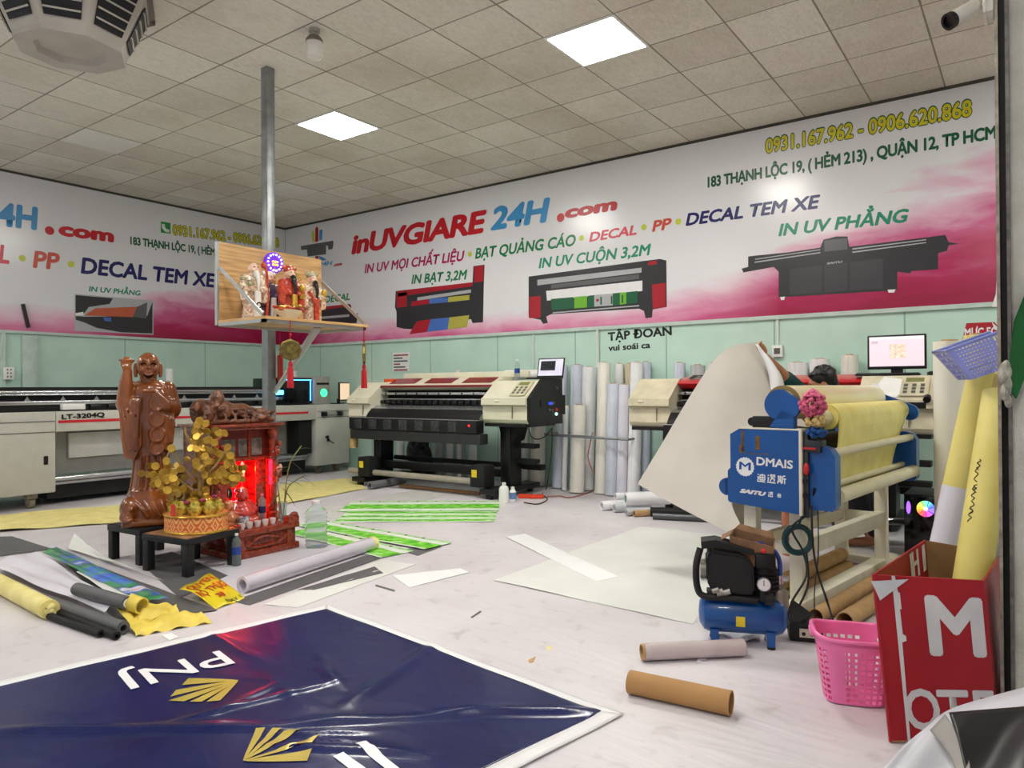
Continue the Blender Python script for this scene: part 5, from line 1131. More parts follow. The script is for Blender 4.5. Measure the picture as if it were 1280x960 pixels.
# arms carrying the two film rolls
for y,nm in ((-.02,0),(1.56,1)):
    m=MB()
    m.prism([(-.06,y,1.0),(.06,y,.98),(.06,y,1.06),(-.0,y,1.08)],(0,.05,0))
    for s in range(1): pass
    pts=[]
    c1=Vector((-.01,y,1.11)); c2=Vector((.03,y,1.10)) if y<1 else Vector((.2,y,1.03)); r1,r2=(.076,.06) if y<1 else (.055,.05)
    d=(c2-c1); a0=math.atan2(d.z,d.x)
    for k in range(13): a=a0+math.pi/2+math.pi*k/12; pts.append((c1.x+r1*math.cos(a),y,c1.z+r1*math.sin(a)))
    for k in range(13): a=a0-math.pi/2+math.pi*k/12; pts.append((c2.x+r2*math.cos(a),y,c2.z+r2*math.sin(a)))
    m.prism(pts,(0,.03,0)); B(m,'roll_arm',M_LBLUE)
m=MB(); m.box((-.16,.0,.985),(-.03,.05,1.05),.006); m.cyl((-.17,.02,1.02),(-.17,.06,1.02),.022); B(m,'brake_block',M_BLACK)
m=MB(); m.lathe([(.001,-.03),(.086,-.03),(.086,.0),(.088,.02),(.088,1.43),(.001,1.43)],(-.01,.06,1.118),32,axis=(0,1,0)); tr=B(m,'film_roll',mat('film_roll_outer',(226,214,150),.3,coat=.3,c2=(236,230,214),var=.03,scale=1.5))
m=MB(); m.pipe((-.01,.028,1.118),(-.01,.035,1.118),.088,.066,32); B(m,'roll_edge',mat('gold_edge',(150,130,80),.4,.4),tr)
m=MB(); m.cyl((.155,.03,1.045),(.155,1.56,1.045),.034,n=20); B(m,'film_spindle',M_BARC)
m=MB(); m.lathe([(.036,.13),(.062,.13),(.062,1.44),(.036,1.44)],(.155,.03,1.045),28,axis=(0,1,0)); yr=B(m,'yellow_film_roll',M_YELF)
def tail(u,v):
    # from roll top over the front and down behind the bars
    y=.16+(1.30-.38*max(0,v-.3))*u
    a=v*3.0
    if v<.35: t_=v/.35; an=math.pi*.55-t_*math.pi*.62; return (.155+.064*math.cos(an),y,1.045+.064*math.sin(an))
    t_=(v-.35)/.65; return (.217-.06*t_+.01*math.sin(t_*4+u*3),y+ (.30*t_*t_*(1-u)*0),1.03-.42*t_)
m=MB(); m.sheet(tail,24,26,.0015); B(m,'hanging_film',M_YELF,yr,180)
m=MB(); m.prism([(.03,.06,1.0),(.16,.06,.99),(.17,.06,1.0),(.09,.06,.90),(.03,.06,.9)],(0,.05,0)); B(m,'guide_wedge',mat('olive_plate',(96,88,54),.5))
# stand
def post(x,y,z0=.001,z1=.6): m=MB(); m.box((x-.035,y-.035,z0),(x+.035,y+.035,z1),.004); return B(m,'leg',M_BEIGE)
post(-.03,.27); post(-.28,.27); post(.03,1.55); post(-.22,1.55)
def beam(p,q_,w=.05,h=.06,nm='rail'):
    m=MB(); p=Vector(p); q_=Vector(q_); d=(q_-p); L_=d.length; x_,y_=frame(d); m.xf=Matrix.Translation(p)@Matrix((( *[0]*0, x_.x,y_.x,d.normalized().x,0),(x_.y,y_.y,d.normalized().y,0),(x_.z,y_.z,d.normalized().z,0),(0,0,0,1)))
    m.box((-w/2,-h/2,0),(w/2,h/2,L_),.004); return B(m,nm,M_BEIGE)
beam((-.03,.30,.34),(.03,1.52,.34),.06,.09); beam((-.28,.30,.34),(-.22,1.52,.34),.05,.06); beam((-.25,.27,.34),(-.06,.27,.34),.05,.06); beam((-.19,1.55,.34),(.0,1.55,.34),.05,.06); beam((-.19,1.55,.58),(.0,1.55,.58)); beam((-.25,.27,.57),(-.06,.27,.57)); beam((-.03,.30,.57),(.03,1.52,.57)); beam((-.28,.30,.57),(-.22,1.52,.57))
beam((-.035,.1,.04),(.03,1.75,.04),.09,.07,'foot_rail'); beam((-.285,.1,.04),(-.22,1.75,.04),.07,.06,'foot_rail'); beam((-.19,1.6,.04),(.0,1.6,.04),.07,.05,'foot_rail'); beam((-.25,.16,.04),(-.06,.16,.04),.07,.05,'foot_rail')
# pink bunch of flowers on the clamp
FL=thing('flower_bunch','pink and cream artificial flower bunch fixed at the laminator\'s near corner','flowers',(-.9,3.62,.96))
fc=Vector((-0.87,3.69,1.088))
q=random.Random(9)
def bunch(cc,n,sx,sz,mm,nm,rr):
    m=MB()
    for k in range(n):
        a=q.uniform(0,6.28); b=math.acos(q.uniform(-1,1)); p=cc+Vector((sx*math.sin(b)*math.cos(a),sx*math.sin(b)*math.sin(a),sz*math.cos(b)))*q.uniform(.7,1)
        m.ball(p,(rr*q.uniform(.7,1.2),rr,rr*q.uniform(.7,1.3)),7,5)
    m.build(nm,mm,FL,180)
bunch(fc+Vector((0,0,.025)),150,.062,.06,mat('pink_petals',(190,52,110),.7,var=.2,scale=60,c2=(220,110,140)),'pink_petals',.011)
m=MB(); m.lathe([(.05,0),(.025,.025),(.0,.04)],fc+Vector((0,0,.065)),10); m.build('tip',mat('pink_petals',(190,52,110)),FL)
bunch(fc+Vector((.01,0,-.055)),60,.05,.025,mat('cream_petals',(206,180,120),.7,var=.2,scale=60),'cream_petals',.012)
bunch(fc+Vector((.02,.0,-.11)),26,.045,.02,mat('blue_petals',(20,80,150),.7,var=.2),'blue_petals',.012)
m=MB(); m.cyl(fc+Vector((0,0.02,-.14)),fc,.008); m.build('stem',mat('stem_green',(60,90,50),.7),FL)
# cables and coiled hose on the near leg
c0=Vector((-0.994,3.877,0.415))
HS=thing('coiled_hose','dark teal air hose coiled on the laminator\'s near leg','hose',(c0.x,c0.y,c0.z-.1))
r2=Vector((math.cos(.4),math.sin(.4),0))
for k in range(7):
    R_=.056+.006*(k%4); m=MB(); m.tube([c0+r2*(R_*math.cos(a*.3927)+.004*math.sin(k*2))+Vector((0,0,R_*1.05*math.sin(a*.3927)-.006*k%3*.01))+Vector((math.sin(.4),-math.cos(.4),0))*(.004*k) for a in range(17)],.0055,7,2); m.build('coil',mat('teal_hose',(22,70,74),.4,var=.1),HS)
m=MB(); m.tube([c0+Vector((.01,-.02,.07)),c0+Vector((.03,-.02,.13)),c0+Vector((.06,-.02,.2))],.006,6); m.build('hook_loop',mat('teal_hose',(22,70,74),.4),HS)
cs=[[(-0.867,3.695,0.708),(-0.9,3.734,0.584),(-0.984,3.735,0.496),(-0.945,3.789,0.372),(-0.928,3.777,0.257),(-0.973,3.684,0.145),(-0.976,3.621,0.071),(-0.95,3.62,0.01)],
    [(-0.88,3.686,0.623),(-0.863,3.638,0.448),(-0.858,3.704,0.302),(-0.807,3.681,0.162),(-0.831,3.906,0.01)],
    [(-0.855,3.704,0.623),(-0.854,3.706,0.399),(-0.871,3.695,0.205),(-0.9,3.828,0.01)],
    [(-0.927,3.777,0.376),(-0.909,3.73,0.231),(-0.944,3.643,0.109),(-0.962,3.569,0.049),(-0.909,3.572,0.02)],
    [(-1.011,3.751,0.01),(-1.039,3.81,0.05),(-0.979,3.851,0.03),(-0.886,3.657,0.02)]]
for k,(pts,lb) in enumerate(zip(cs,('black cable looping from the laminator down to the power regulator','black cable falling straight from the laminator towards the pink basket','thin dark cable hanging along the laminator\'s near leg','second black cable curling into the power regulator','short black cable looped on the floor behind the regulator'))):
    m=MB(); m.tube(pts,.0055 if k!=2 else .003,7); single(m,'power_cable',M_BLACK,lb,'cable','cables hanging from the laminator')
# card tubes stored in the stand
def ctube(p,d,l,rr,label,name='card_tube',inner=True):
    p=Vector(p); d=Vector(d).normalized(); t=thing(name,label,'card tube',(p.x,p.y,p.z-rr),0,'brown card tubes under the laminator')
    m=MB(); m.pipe(p,p+d*l,rr,rr*.86,26); m.build('tube',M_CARD,t); return t
dd_=(.14,.99,0)
ctube((-1.15,4.0,.125),dd_,1.0,.042,'topmost brown card tube on the left inside the laminator stand')
ctube((-1.193,4.05,.047),dd_,.95,.042,'lower brown card tube, middle of the three inside the stand')
ctube((-1.107,4.05,.047),dd_,.95,.042,'brown card tube lying nearest the leg inside the stand')
ctube((-.90,3.84,.045),dd_,1.3,.04,'brown card tube lying just right of the stand\'s foot rail')
ctube((-.765,3.84,.047),dd_,1.2,.044,'dark-mouthed brown card tube, rightmost beside the laminator')
m=MB(); m.pipe((-1.42,5.35,.0),(-1.42,5.37,.95),.06,.05,20); single(m,'card_tube',mat('terracotta_tube',(188,120,90),.7),'reddish card tube standing behind the laminator\'s near leg','card tube')
# PC with lit fan on the floor
PC=thing('computer_tower','black computer tower with a rainbow-lit fan on the floor below the monitor','computer',(-.72,5.9,0))
pcx=(-0.721,5.654,0.273)
x0,x1=-.86,-.66
qx0=(-0.757,5.78,0.25)[0]; qx1=(-0.522,5.78,0.274)[0]
m=MB(); m.box((qx0,5.78,.002),(qx1,6.2,.44),.006); pb=m.build('case',M_BLACK,PC)
m=MB(); m.box((qx0+.008,5.772,.03),(qx1-.008,5.78,.42),.002); m.build('front_panel',M_GLASSB,pb)
g=NG('rgb_fan',.3); X=g.sep(); 
def fan(cx,cz,rr):
    g=NG('rgb_fan',.3,True); X=g.sep(); th=g.op('ARCTAN2',g.op('SUBTRACT',X[2],cz),g.op('SUBTRACT',X[0],cx)); tt=g.op('ADD',g.op('DIVIDE',th,6.2832),.5)
    c=g.ramp(tt,[(0,(255,150,40)),(.2,(255,60,90)),(.4,(150,90,255)),(.6,(70,120,255)),(.8,(120,255,120)),(1,(255,220,50))]); g.color(c); g.put(g.p.inputs['Emission Color'],c); g.p.inputs['Emission Strength'].default_value=1.6
    m=MB(); m.pipe((cx,5.772,cz),(cx,5.766,cz),rr,rr*.28,28); fb=m.build('fan_ring',g.m,PC)
    m=MB(); m.cyl((cx,5.771,cz),(cx,5.763,cz),rr*.27,n=16); m.build('fan_hub',mat('pale_hub',(230,220,235),.3,emit=.8),fb)
    m=MB()
    for k in range(7): a=k*.8976; m.prism([(cx+rr*.28*math.cos(a),5.766,cz+rr*.28*math.sin(a)),(cx+rr*.97*math.cos(a+.28),5.766,cz+rr*.97*math.sin(a+.28)),(cx+rr*.97*math.cos(a+.36),5.766,cz+rr*.97*math.sin(a+.36)),(cx+rr*.28*math.cos(a+.2),5.766,cz+rr*.28*math.sin(a+.2))],(0,-.002,0))
    m.build('fan_blades',mat('dark_blade',(40,34,60),.4),fb)
fx,_,fz=(-0.621,5.77,0.343)
fan(fx,fz,.055)
m=MB(); m.ball((qx0+.03,5.771,fz),(.014,.004,.045)); m.build('side_glow',mat('violet_glow',(150,90,255),.3,emit=1.5),PC)
# floor bar behind the stand
m=MB(); m.cyl((-.98,6.12,.17),(-.74,6.25,.17),.03); m.box((-.97,6.10,.001),(-.93,6.16,.16)); m.box((-.80,6.20,.001),(-.76,6.26,.16)); single(m,'steel_bar',M_RAIL,'short bright steel bar on feet left of the computer tower','bar')

# ================================================================ LIFTED SHEET AND PERSON
def curve(P):
    Q=catmull(P,12)
    def f(t):
        x=t*(len(Q)-1); i=min(int(x),len(Q)-2); return Q[i].lerp(Q[i+1],x-i)
    return f
cA=curve([(-1.651,5.343,1.525),(-1.763,5.201,1.5),(-1.864,5.067,1.394),(-1.972,4.868,1.132),(-2.079,4.669,0.836),(-2.185,4.471,0.546)])
cB=curve([Vector(p) for p in [(-1.651,5.343,1.525),(-1.529,5.371,1.364),(-1.437,5.377,1.103)]]+[Vector((-1.25,5.25,.9))])
cC=curve([Vector(p) for p in [(-2.185,4.471,0.546),(-1.874,4.388,0.439),(-1.615,4.329,0.357),(-1.383,4.25,0.305)]]+[Vector((-1.36,3.95,.55)),Vector((-1.29,3.86,.70))])
c00,c10=cA(0),cA(1); c01,c11=cB(1),cC(1)
def coons(u,v):
    e=c01.lerp(c11,u)
    p=cA(u)*(1-v)+e*v+cB(v)*(1-u)+cC(v)*u-(c00*(1-u)*(1-v)+c10*u*(1-v)+c01*(1-u)*v+c11*u*v)
    return p+Vector((-.02,-.03,0))*math.sin(u*6+v*3)*math.sin(math.pi*v)*math.sin(math.pi*u)
m=MB(); m.sheet(coons,40,40,.002); VS=single(m,'vinyl_sheet',mat('grey_vinyl_back',(186,180,172),.55,var=.04,scale=3),'large grey vinyl sheet held up by the person behind the laminator','vinyl sheet')
lc_=curve([(-1.637,5.279,1.51),(-1.53,5.235,1.276),(-1.533,5.185,1.078),(-1.559,5.118,0.883)]); rc_=curve([(-1.606,5.252,1.501),(-1.45,5.268,1.275),(-1.422,5.24,1.078),(-1.399,5.209,0.883)])
m=MB(); m.sheet(lambda a,b: lc_(a).lerp(rc_(a),b)+Vector((.3,-.5,.0)).normalized()*.05*math.sin(math.pi*b)*min(1,a*3),24,10,.002); m.build('curled_edge',mat('white_vinyl_face',(226,226,228),.35,var=.02),VS,180)
PE=thing('person','person with dark hair and green shirt lifting the grey sheet, behind the laminator','person',(-1.1,5.85,0))
SKIN=mat('skin',(172,118,84),.5,var=.06); HAIR=mat('dark_hair',(18,15,14),.45,var=.3,scale=60,stretch=(1,1,.2)); SHIRT=mat('dark_green_shirt',(20,66,62),.8,var=.1); TROUS=mat('dark_trousers',(34,36,46),.85)
hand=Vector((-1.626,5.336,1.494)); wrist=Vector((-1.601,5.405,1.414)); elbow=Vector((-1.52,5.625,1.256)); should=Vector((-1.452,5.884,1.12))
headc=Vector((-1.331,5.947,1.224)); neck=Vector((-1.364,5.985,1.094)); s2=Vector((-1.12,5.60,1.08)) ; chest=Vector((-1.2,5.76,1.0)); hip=Vector((-1.02,5.88,.72))
def body(m):
    limb(m,[should,elbow,elbow.lerp(wrist,.35),wrist],[.06,.05,.047,.033]); m.ball(hand.lerp(wrist,.5),(.036,.034,.046))
    limb(m,[s2,Vector((-1.3,5.5,.92)),Vector((-1.38,5.44,1.02))],[.05,.04,.028])
    limb(m,[hip,chest,neck.lerp(chest,.35)],[.15,.15,.1],18); limb(m,[should,neck.lerp(chest,.4),s2],[.055,.09,.055])
    limb(m,[neck.lerp(chest,.3),headc],[.058,.055])
    for s,kx in ((-1,-1.25),(1,-1.05)):
        h_=hip+Vector((s*.08,0,-.04)); k_=Vector((kx-.02,5.74,.42)); a_=Vector((kx+.06,5.93,.09)); limb(m,[h_,k_,a_],[.09,.062,.042]); limb(m,[a_+Vector((0,0,-.045)),a_+Vector((-.15,-.05,-.055))],[.035,.03])
    # fingers pinching the sheet
    k0=hand.lerp(wrist,.42); dirs=(hand-wrist).normalized(); sd=dirs.cross(Vector((0,0,1))).normalized(); up=sd.cross(dirs)
    for k in range(4):
        b0=k0+up*(.028-.018*k); L_=(.075,.085,.08,.062)[k]
        b1=b0+dirs*L_*.45+sd*.01; b2=b1+dirs*L_*.32-sd*.012; b3=b2+dirs*L_*.16-sd*.018-up*.004; limb(m,[b0,b1,b2,b3],[.0105,.0095,.0085,.0075],8)
    t0=k0-up*.01-sd*.03; limb(m,[t0,t0+dirs*.03-sd*.012+up*.012,t0+dirs*.055+up*.02],[.012,.0105,.0085],8)
blob('body',SKIN,PE,body,.0065,3)
fd=Vector((-.86,-.25,-.38)).normalized(); sdv=fd.cross(Vector((0,0,1))).normalized(); upv=sdv.cross(fd)
HR=Matrix((fd,sdv,upv)).transposed()
H=lambda a,b,c: headc+fd*a+sdv*b+upv*c
def hd_(m):
    m.ball(headc,(.093,.076,.105),20,14,HR); m.ball(H(.035,0,-.06),(.055,.055,.055),14,10,HR); m.ball(H(.098,0,-.015),(.016,.012,.02),10,8,HR); m.ball(H(.09,0,-.062),(.012,.022,.008),10,8,HR); m.ball(H(.085,0,.03),(.014,.05,.01),10,8,HR)
    for s in (-1,1): m.ball(H(-.005,s*.076,-.01),(.02,.009,.03),10,8,HR)
hh=blob('head',SKIN,PE,hd_,.0045,2)
m=MB()
for s in (-1,1): m.ball(H(.083,s*.03,.008),(.008,.013,.006),10,6,HR); m.ball(H(.086,s*.031,.034),(.006,.019,.005),10,6,HR)
m.build('eyes_and_brows',HAIR,hh)
m=MB(); m.ball(H(.094,0,-.064),(.006,.02,.0035),10,6,HR); m.build('mouth',mat('lips',(140,74,66),.5),hh)
def hair(m):
    m.ball(H(-.022,0,.03),(.1,.086,.098),20,14,HR); m.ball(H(.035,0,.09),(.04,.06,.022),12,8,HR); m.ball(H(-.07,0,-.02),(.045,.066,.06),12,8,HR)
    q=random.Random(2)
    for k in range(34):
        a=q.uniform(0,6.28); b=q.uniform(.2,1.3); p=H(-.03+.085*math.sin(b)*math.cos(a),.083*math.sin(b)*math.sin(a),.03+.095*math.cos(b)); m.ball(p,.018,8,6)
blob('hair',HAIR,PE,hair,.006,1)
def shirt(m):
    limb(m,[hip+Vector((-.02,0,.02)),chest,neck.lerp(chest,.42)],[.165,.168,.1],18); limb(m,[should,neck.lerp(chest,.45),s2],[.07,.098,.07]); limb(m,[should,should.lerp(elbow,.97)],[.078,.066]); limb(m,[s2,s2.lerp(Vector((-1.3,5.5,.92)),.6)],[.07,.06])
sh_=blob('shirt',SHIRT,PE,shirt,.008,2)
m=MB(); a_=should.lerp(elbow,.0); d_=(elbow-should).normalized(); m.cyl(should+d_*.01,should+d_*.045,.0815,.079,20); m.build('red_band',mat('red_band',(170,36,44),.8),sh_)
def tr_(m):
    limb(m,[hip+Vector((0,0,.03)),hip+Vector((0,0,-.06))],[.165,.15],16)
    for s,kx in ((-1,-1.25),(1,-1.05)):
        h_=hip+Vector((s*.08,0,-.04)); k_=Vector((kx-.02,5.74,.42)); a_=Vector((kx+.06,5.93,.12)); limb(m,[h_,k_,a_],[.1,.075,.058])
blob('trousers',TROUS,PE,tr_,.009,2)
# ================================================================ COMPRESSOR
cx_,cy_,_=(-1.122,3.392,0.115)
CP=thing('air_compressor','small blue-tank air compressor with a black motor, in front of the laminator','compressor',(cx_,cy_,0),.40,local=True)
B=lambda m,n,mm,par=None,ang=35: m.build(n,mm,par or CP,ang,off=(0,0,0))
M_TANK=mat('tank_blue',(2,76,146),.35,coat=.3,var=.08); M_SOOT=mat('soot_black',(15,15,16),.55,var=.15,bump=.1)
m=MB(); m.lathe([(.001,-.2),(.05,-.195),(.08,-.175),(.088,-.15),(.088,.15),(.08,.175),(.05,.195),(.001,.2)],(0,0,.135),32,axis=(1,0,0)); tk=B(m,'tank',M_TANK)
for sx in (-.13,.12):
    m=MB(); m.prism([(sx-.02,-.07,.075),(sx+.02,-.07,.075),(sx+.015,-.085,.012),(sx-.015,-.085,.012)],(0,.14,0)); B(m,'foot',M_TANK)
    for yy in (-.07,.05):
        m=MB(); m.cyl((sx,yy,.001),(sx,yy,.014),.018); B(m,'rubber_foot',M_SOOT)
m=MB(); m.box((-.035,-.0905,.10),(.005,-.082,.145)); B(m,'yellow_label',M_YELS,tk)
m=MB(); m.box((-.16,-.06,.215),(.14,.06,.235),.004); B(m,'base_plate',M_SOOT)
m=MB(); m.prism([(-.165,-.085,.30),(-.165,-.085,.41),(-.14,-.085,.44),(.0,-.085,.425),(.045,-.085,.39),(.05,-.085,.25),(.03,-.085,.24),(-.14,-.085,.25)],(0,.15,0)); bmesh.ops.bevel(m.bm,geom=m.bm.edges[:],offset=.012,segments=2,affect='EDGES'); B(m,'motor_shroud',M_SOOT)
m=MB(); m.cyl((-.19,-.02,.34),(-.15,-.02,.34),.045); 
for k in range(5): m.cyl((-.185+.007*k,-.02,.34),(-.183+.007*k,-.02,.34),.052)
B(m,'motor_end',mat('cast_alloy',(150,148,140),.45,.6))
m=MB(); m.prism([(-.185,-.05,.44),(-.185,-.05,.475),(-.12,-.05,.485),(.05,-.05,.445),(.055,-.05,.42),(-.12,-.05,.45)],(0,.11,0)); B(m,'top_handle',M_SOOT)
m=MB(); m.cyl((.10,0,.235),(.10,0,.36),.055,n=20); m.box((.055,-.055,.36),(.145,.055,.43),.008)
for k in range(5): m.cyl((.10,0,.26+.02*k),(.10,0,.266+.02*k),.066,n=20)
B(m,'pump_cylinder',M_SOOT)
m=MB(); m.tube([(-.19,-.03,.44),(-.21,-.05,.36),(-.205,-.06,.26),(-.17,-.07,.225),(-.05,-.08,.225),(.06,-.08,.22)],.016,10); B(m,'air_pipe',M_SOOT)
m=MB()
for (a,b,c_,r_) in ((-.12,-.08,.245,.018),(-.09,-.09,.25,.014),(-.14,-.09,.255,.012)): m.cyl((a,b,c_),(a+.03,b,c_+.01),r_)
B(m,'valve',mat('cast_alloy',(150,148,140),.45,.6))
m=MB(); m.cyl((.09,-.09,.235),(.13,-.09,.235),.028); m.box((.07,-.1,.22),(.12,-.06,.29),.006); B(m,'pressure_switch',M_SOOT)
m=MB(); m.cyl((.085,-.10,.305),(.085,-.118,.305),.03,n=24); gz=B(m,'gauge',M_RAIL)
m=MB(); m.cyl((.085,-.1185,.305),(.085,-.1195,.305),.026,n=24); B(m,'dial_face',M_PAPER,gz)
m=MB(); m.box((.083,-.1205,.300),(.086,-.1195,.326)); B(m,'needle',M_BLACK,gz)
m=MB(); m.ball((.09,-.06,.445),(.012,.012,.012)); B(m,'red_knob',M_REDP)
# spray gun hanging at the right
SG=thing('spray_gun','silver spray gun with blue hose hanging at the compressor\'s right end','spray gun',(-0.969,3.477,0.222))
gc=Vector((-0.966,3.454,0.265))
rr2=Vector((math.cos(.5),math.sin(.5),0))
m=MB(); m.lathe([(.001,-.10),(.034,-.10),(.038,-.085),(.038,-.02),(.03,-.005),(.014,.0),(.014,.02),(0,.02)],gc,20); m.build('cup',mat('dull_alloy',(142,136,124),.45,.5,var=.1),SG)
m=MB(); m.cyl(gc+Vector((0,0,.02)),gc+Vector((0,0,.06)),.015); m.tube([gc+rr2*.035+Vector((0,0,.04)),gc+Vector((0,0,.05)),gc-rr2*.03+Vector((0,0,.055))],.013,8); m.build('gun_body',M_RAIL,SG)
m=MB(); m.tube([gc+Vector((0,0,.06)),gc+Vector((0,0,.11)),gc-rr2*.01+Vector((0,0,.15)),gc-rr2*.035+Vector((0,0,.175)),gc-rr2*.08+Vector((0,0,.165))],.011,8); m.build('blue_hose',mat('blue_hose',(20,60,140),.35),SG)
m=MB(); m.tube([gc-rr2*.02+Vector((0,-.02,.03)),gc-rr2*.035+Vector((0,-.02,-.02)),gc-rr2*.03+Vector((0,-.02,-.05))],.008,8); m.build('trigger',mat('orange_trigger',(190,110,60),.4,.3),SG)
# open carton on the compressor
CB=thing('small_carton','small worn open cardboard box sitting on top of the compressor','carton',(-1.089,3.438,0.4),.30,scale=.8)
cc=Vector((-1.089,3.438,0.37)); LOCAL.add(CB.name); CB.location=cc
M_CART=mat('worn_cardboard',(140,106,76),.8,var=.2,scale=10)
bt_=[(-.115,-.07,.02),(.10,-.07,-.025),(.11,.08,-.02),(-.10,.08,.02)]; tp_=[(-.125,-.075,.165),(.125,-.085,.115),(.13,.09,.125),(-.10,.09,.175)]
m=MB()
for k in range(4):
    a,b,c_,d=[Vector(p) for p in (bt_[k],bt_[(k+1)%4],tp_[(k+1)%4],tp_[k])]; n=(b-a).cross(d-a).normalized(); m.prism([a,b,c_,d],-n*.005)
m.prism([Vector(p) for p in bt_],(0,0,.005)); m.build('box',M_CART,CB,off=(0,0,0))
m=MB(); m.prism([tp_[0],tp_[3],(-.17,.06,.14),(-.175,-.05,.13)],(0,0,.004)); m.prism([tp_[3],tp_[2],(.12,.12,.155),(-.07,.12,.20)],(0,0,.004)); m.build('flap',M_CART,CB,off=(0,0,0))
m=MB(); m.ball((.0,.0,.07),(.07,.05,.05)); m.ball((.04,.03,.09),(.04,.03,.03)); m.build('blue_rags',mat('blue_rag',(30,40,110),.8,var=.2),CB,off=(0,0,0))
# voltage regulator on the floor
RG=thing('power_regulator','black power regulator box with cream socket plate on the floor left of the pink basket','regulator',(-.92,3.55,0),.35,local=True)
gx,gy,_=(-0.892,3.549,0); RG.location=(gx,gy+.05,0)
m=MB(); m.box((-.075,-.05,.004),(.075,.06,.085),.008); m.build('case',M_SOOT,RG,off=(0,0,0))
m=MB(); m.box((-.03,-.054,.025),(.045,-.049,.065)); pl=m.build('socket_plate',mat('cream_plate',(206,200,180),.5),RG,off=(0,0,0))
m=MB(); m.cyl((-.012,-.055,.042),(-.012,-.053,.042),.009); m.build('socket',M_BLACK,pl,off=(0,0,0)); m=MB(); m.cyl((.025,-.055,.042),(.025,-.053,.042),.009); m.build('socket',M_BLACK,pl,off=(0,0,0))
m=MB(); m.prism([(-.07,.0,.085),(-.02,-.03,.085),(.03,.03,.10),(-.06,.05,.16)],(.01,.01,.01)); m.build('cable_clip',M_SOOT,RG,off=(0,0,0))
# ================================================================ RIGHT FOREGROUND
def P3(*a): return Vector(a[0])
FTL,FTR,BTL,BTR=[Vector(p) for p in [(-0.451,2.701,0.562),(-0.14,2.839,0.557),(-0.374,3.41,0.565),(-0.108,3.455,0.535)]]
FBL,FBR=Vector((-0.404,2.713,0.003)),Vector((-0.108,2.935,0.003)); BBL=FBL+(BTL-FTL)*.95; BBR=FBR+(BTR-FTR)*.95; BBL.z=BBR.z=.003
RB=thing('red_carton','tall red printed carton with white letters holding long rolls, right foreground','carton',FBL.lerp(BBR,.5))
M_REDC=mat('red_printed_card',(160,8,26),.45,var=.05); M_BRN=mat('brown_card_inside',(150,116,76),.8,var=.12,scale=9)
def wall(a,b,c_,d,mo,mi,name,th=.006):
    m=MB(); m.sheet(lambda u,v: a.lerp(b,u).lerp(d.lerp(c_,u),v),10,10,th); m.bm.faces.ensure_lookup_table()
    for k in range(100,200): m.bm.faces[k].material_index=1
    return m.build(name,[mo,mi],RB)
fw=wall(FBL,FBR,FTR,FTL,M_REDC,M_BRN,'front_wall'); wall(BBL,FBL,FTL,BTL,M_REDC,M_REDC,'left_wall'); wall(BBR,BBL,BTL,BTR,M_BRN,M_BRN,'back_wall'); wall(FBR,BBR,BTR,FTR,M_REDC,M_BRN,'right_wall')
m=MB(); m.prism([FBL,FBR,BBR,BBL],(0,0,.006)); m.build('bottom',M_BRN,RB)
fn_=(FBR-FBL).cross(FTL-FBL).normalized()
if fn_.dot(Vector((0,0,1.2))-FBL)<0: fn_=-fn_
def ff(s,t,o=.0016): return FTL.lerp(FTR,s).lerp(FBL.lerp(FBR,s),t)+fn_*o
WCARD=mat('white_card_print',(208,206,206),.5)
tof=lambda a,b: ff(a,-b)
letter(fw,'M',WCARD,(.45,-.475),(.965,-.475),.37,tof,.035,up=(0,1))
letter(fw,'O',WCARD,(.17,-.925),(.49,-.93),.25,tof,.02,up=(0,1)); letter(fw,'T',WCARD,(.47,-.93),(.76,-.93),.25,tof,.02,up=(0,1)); letter(fw,'F',WCARD,(.80,-.93),(.99,-.93),.25,tof,.02,up=(0,1))
m=MB(); m.poly([ff(.175,0),ff(.205,0),ff(.22,.1),ff(.235,.1),ff(.235,.2),ff(.22,.2),ff(.222,.35),ff(.25,.36),ff(.25,.39),ff(.21,.4),ff(.19,1),ff(.165,1)]); m.build('white_stripe',WCARD,fw,180)
m=MB(); m.prism([ff(-.02,.04,.003),ff(.32,.015,.004),ff(.04,.15,.006)],fn_*.002); m.build('white_label_flap',mat('white_label',(198,198,202),.5),RB)
sw=[o for o in RB.children if o.name.startswith('left_wall')][0]
n2_=(FBL-BBL).cross(BTL-BBL).normalized()
for s in (-1,1):
    if s*n2_.dot(Vector((0,0,1.2))-BTL)>0: n3_=n2_*s
def lf(s,t,o): return FTL.lerp(BTL,s).lerp(FBL.lerp(BBL,s),t)+n3_*o
for a,b in ((.62,.70),(.76,.80),(.88,.95)):
    m=MB(); m.poly([lf(a,.02,.0085),lf(b,.015,.0085),lf(b,.2,.0085),lf(a,.2,.0085)]); m.build('inner_letter_stroke',WCARD,sw,180)
m=MB(); m.poly([lf(.62,.09,.009),lf(.8,.085,.009),lf(.8,.115,.009),lf(.62,.12,.009)]); m.build('inner_letter_stroke',WCARD,sw,180)
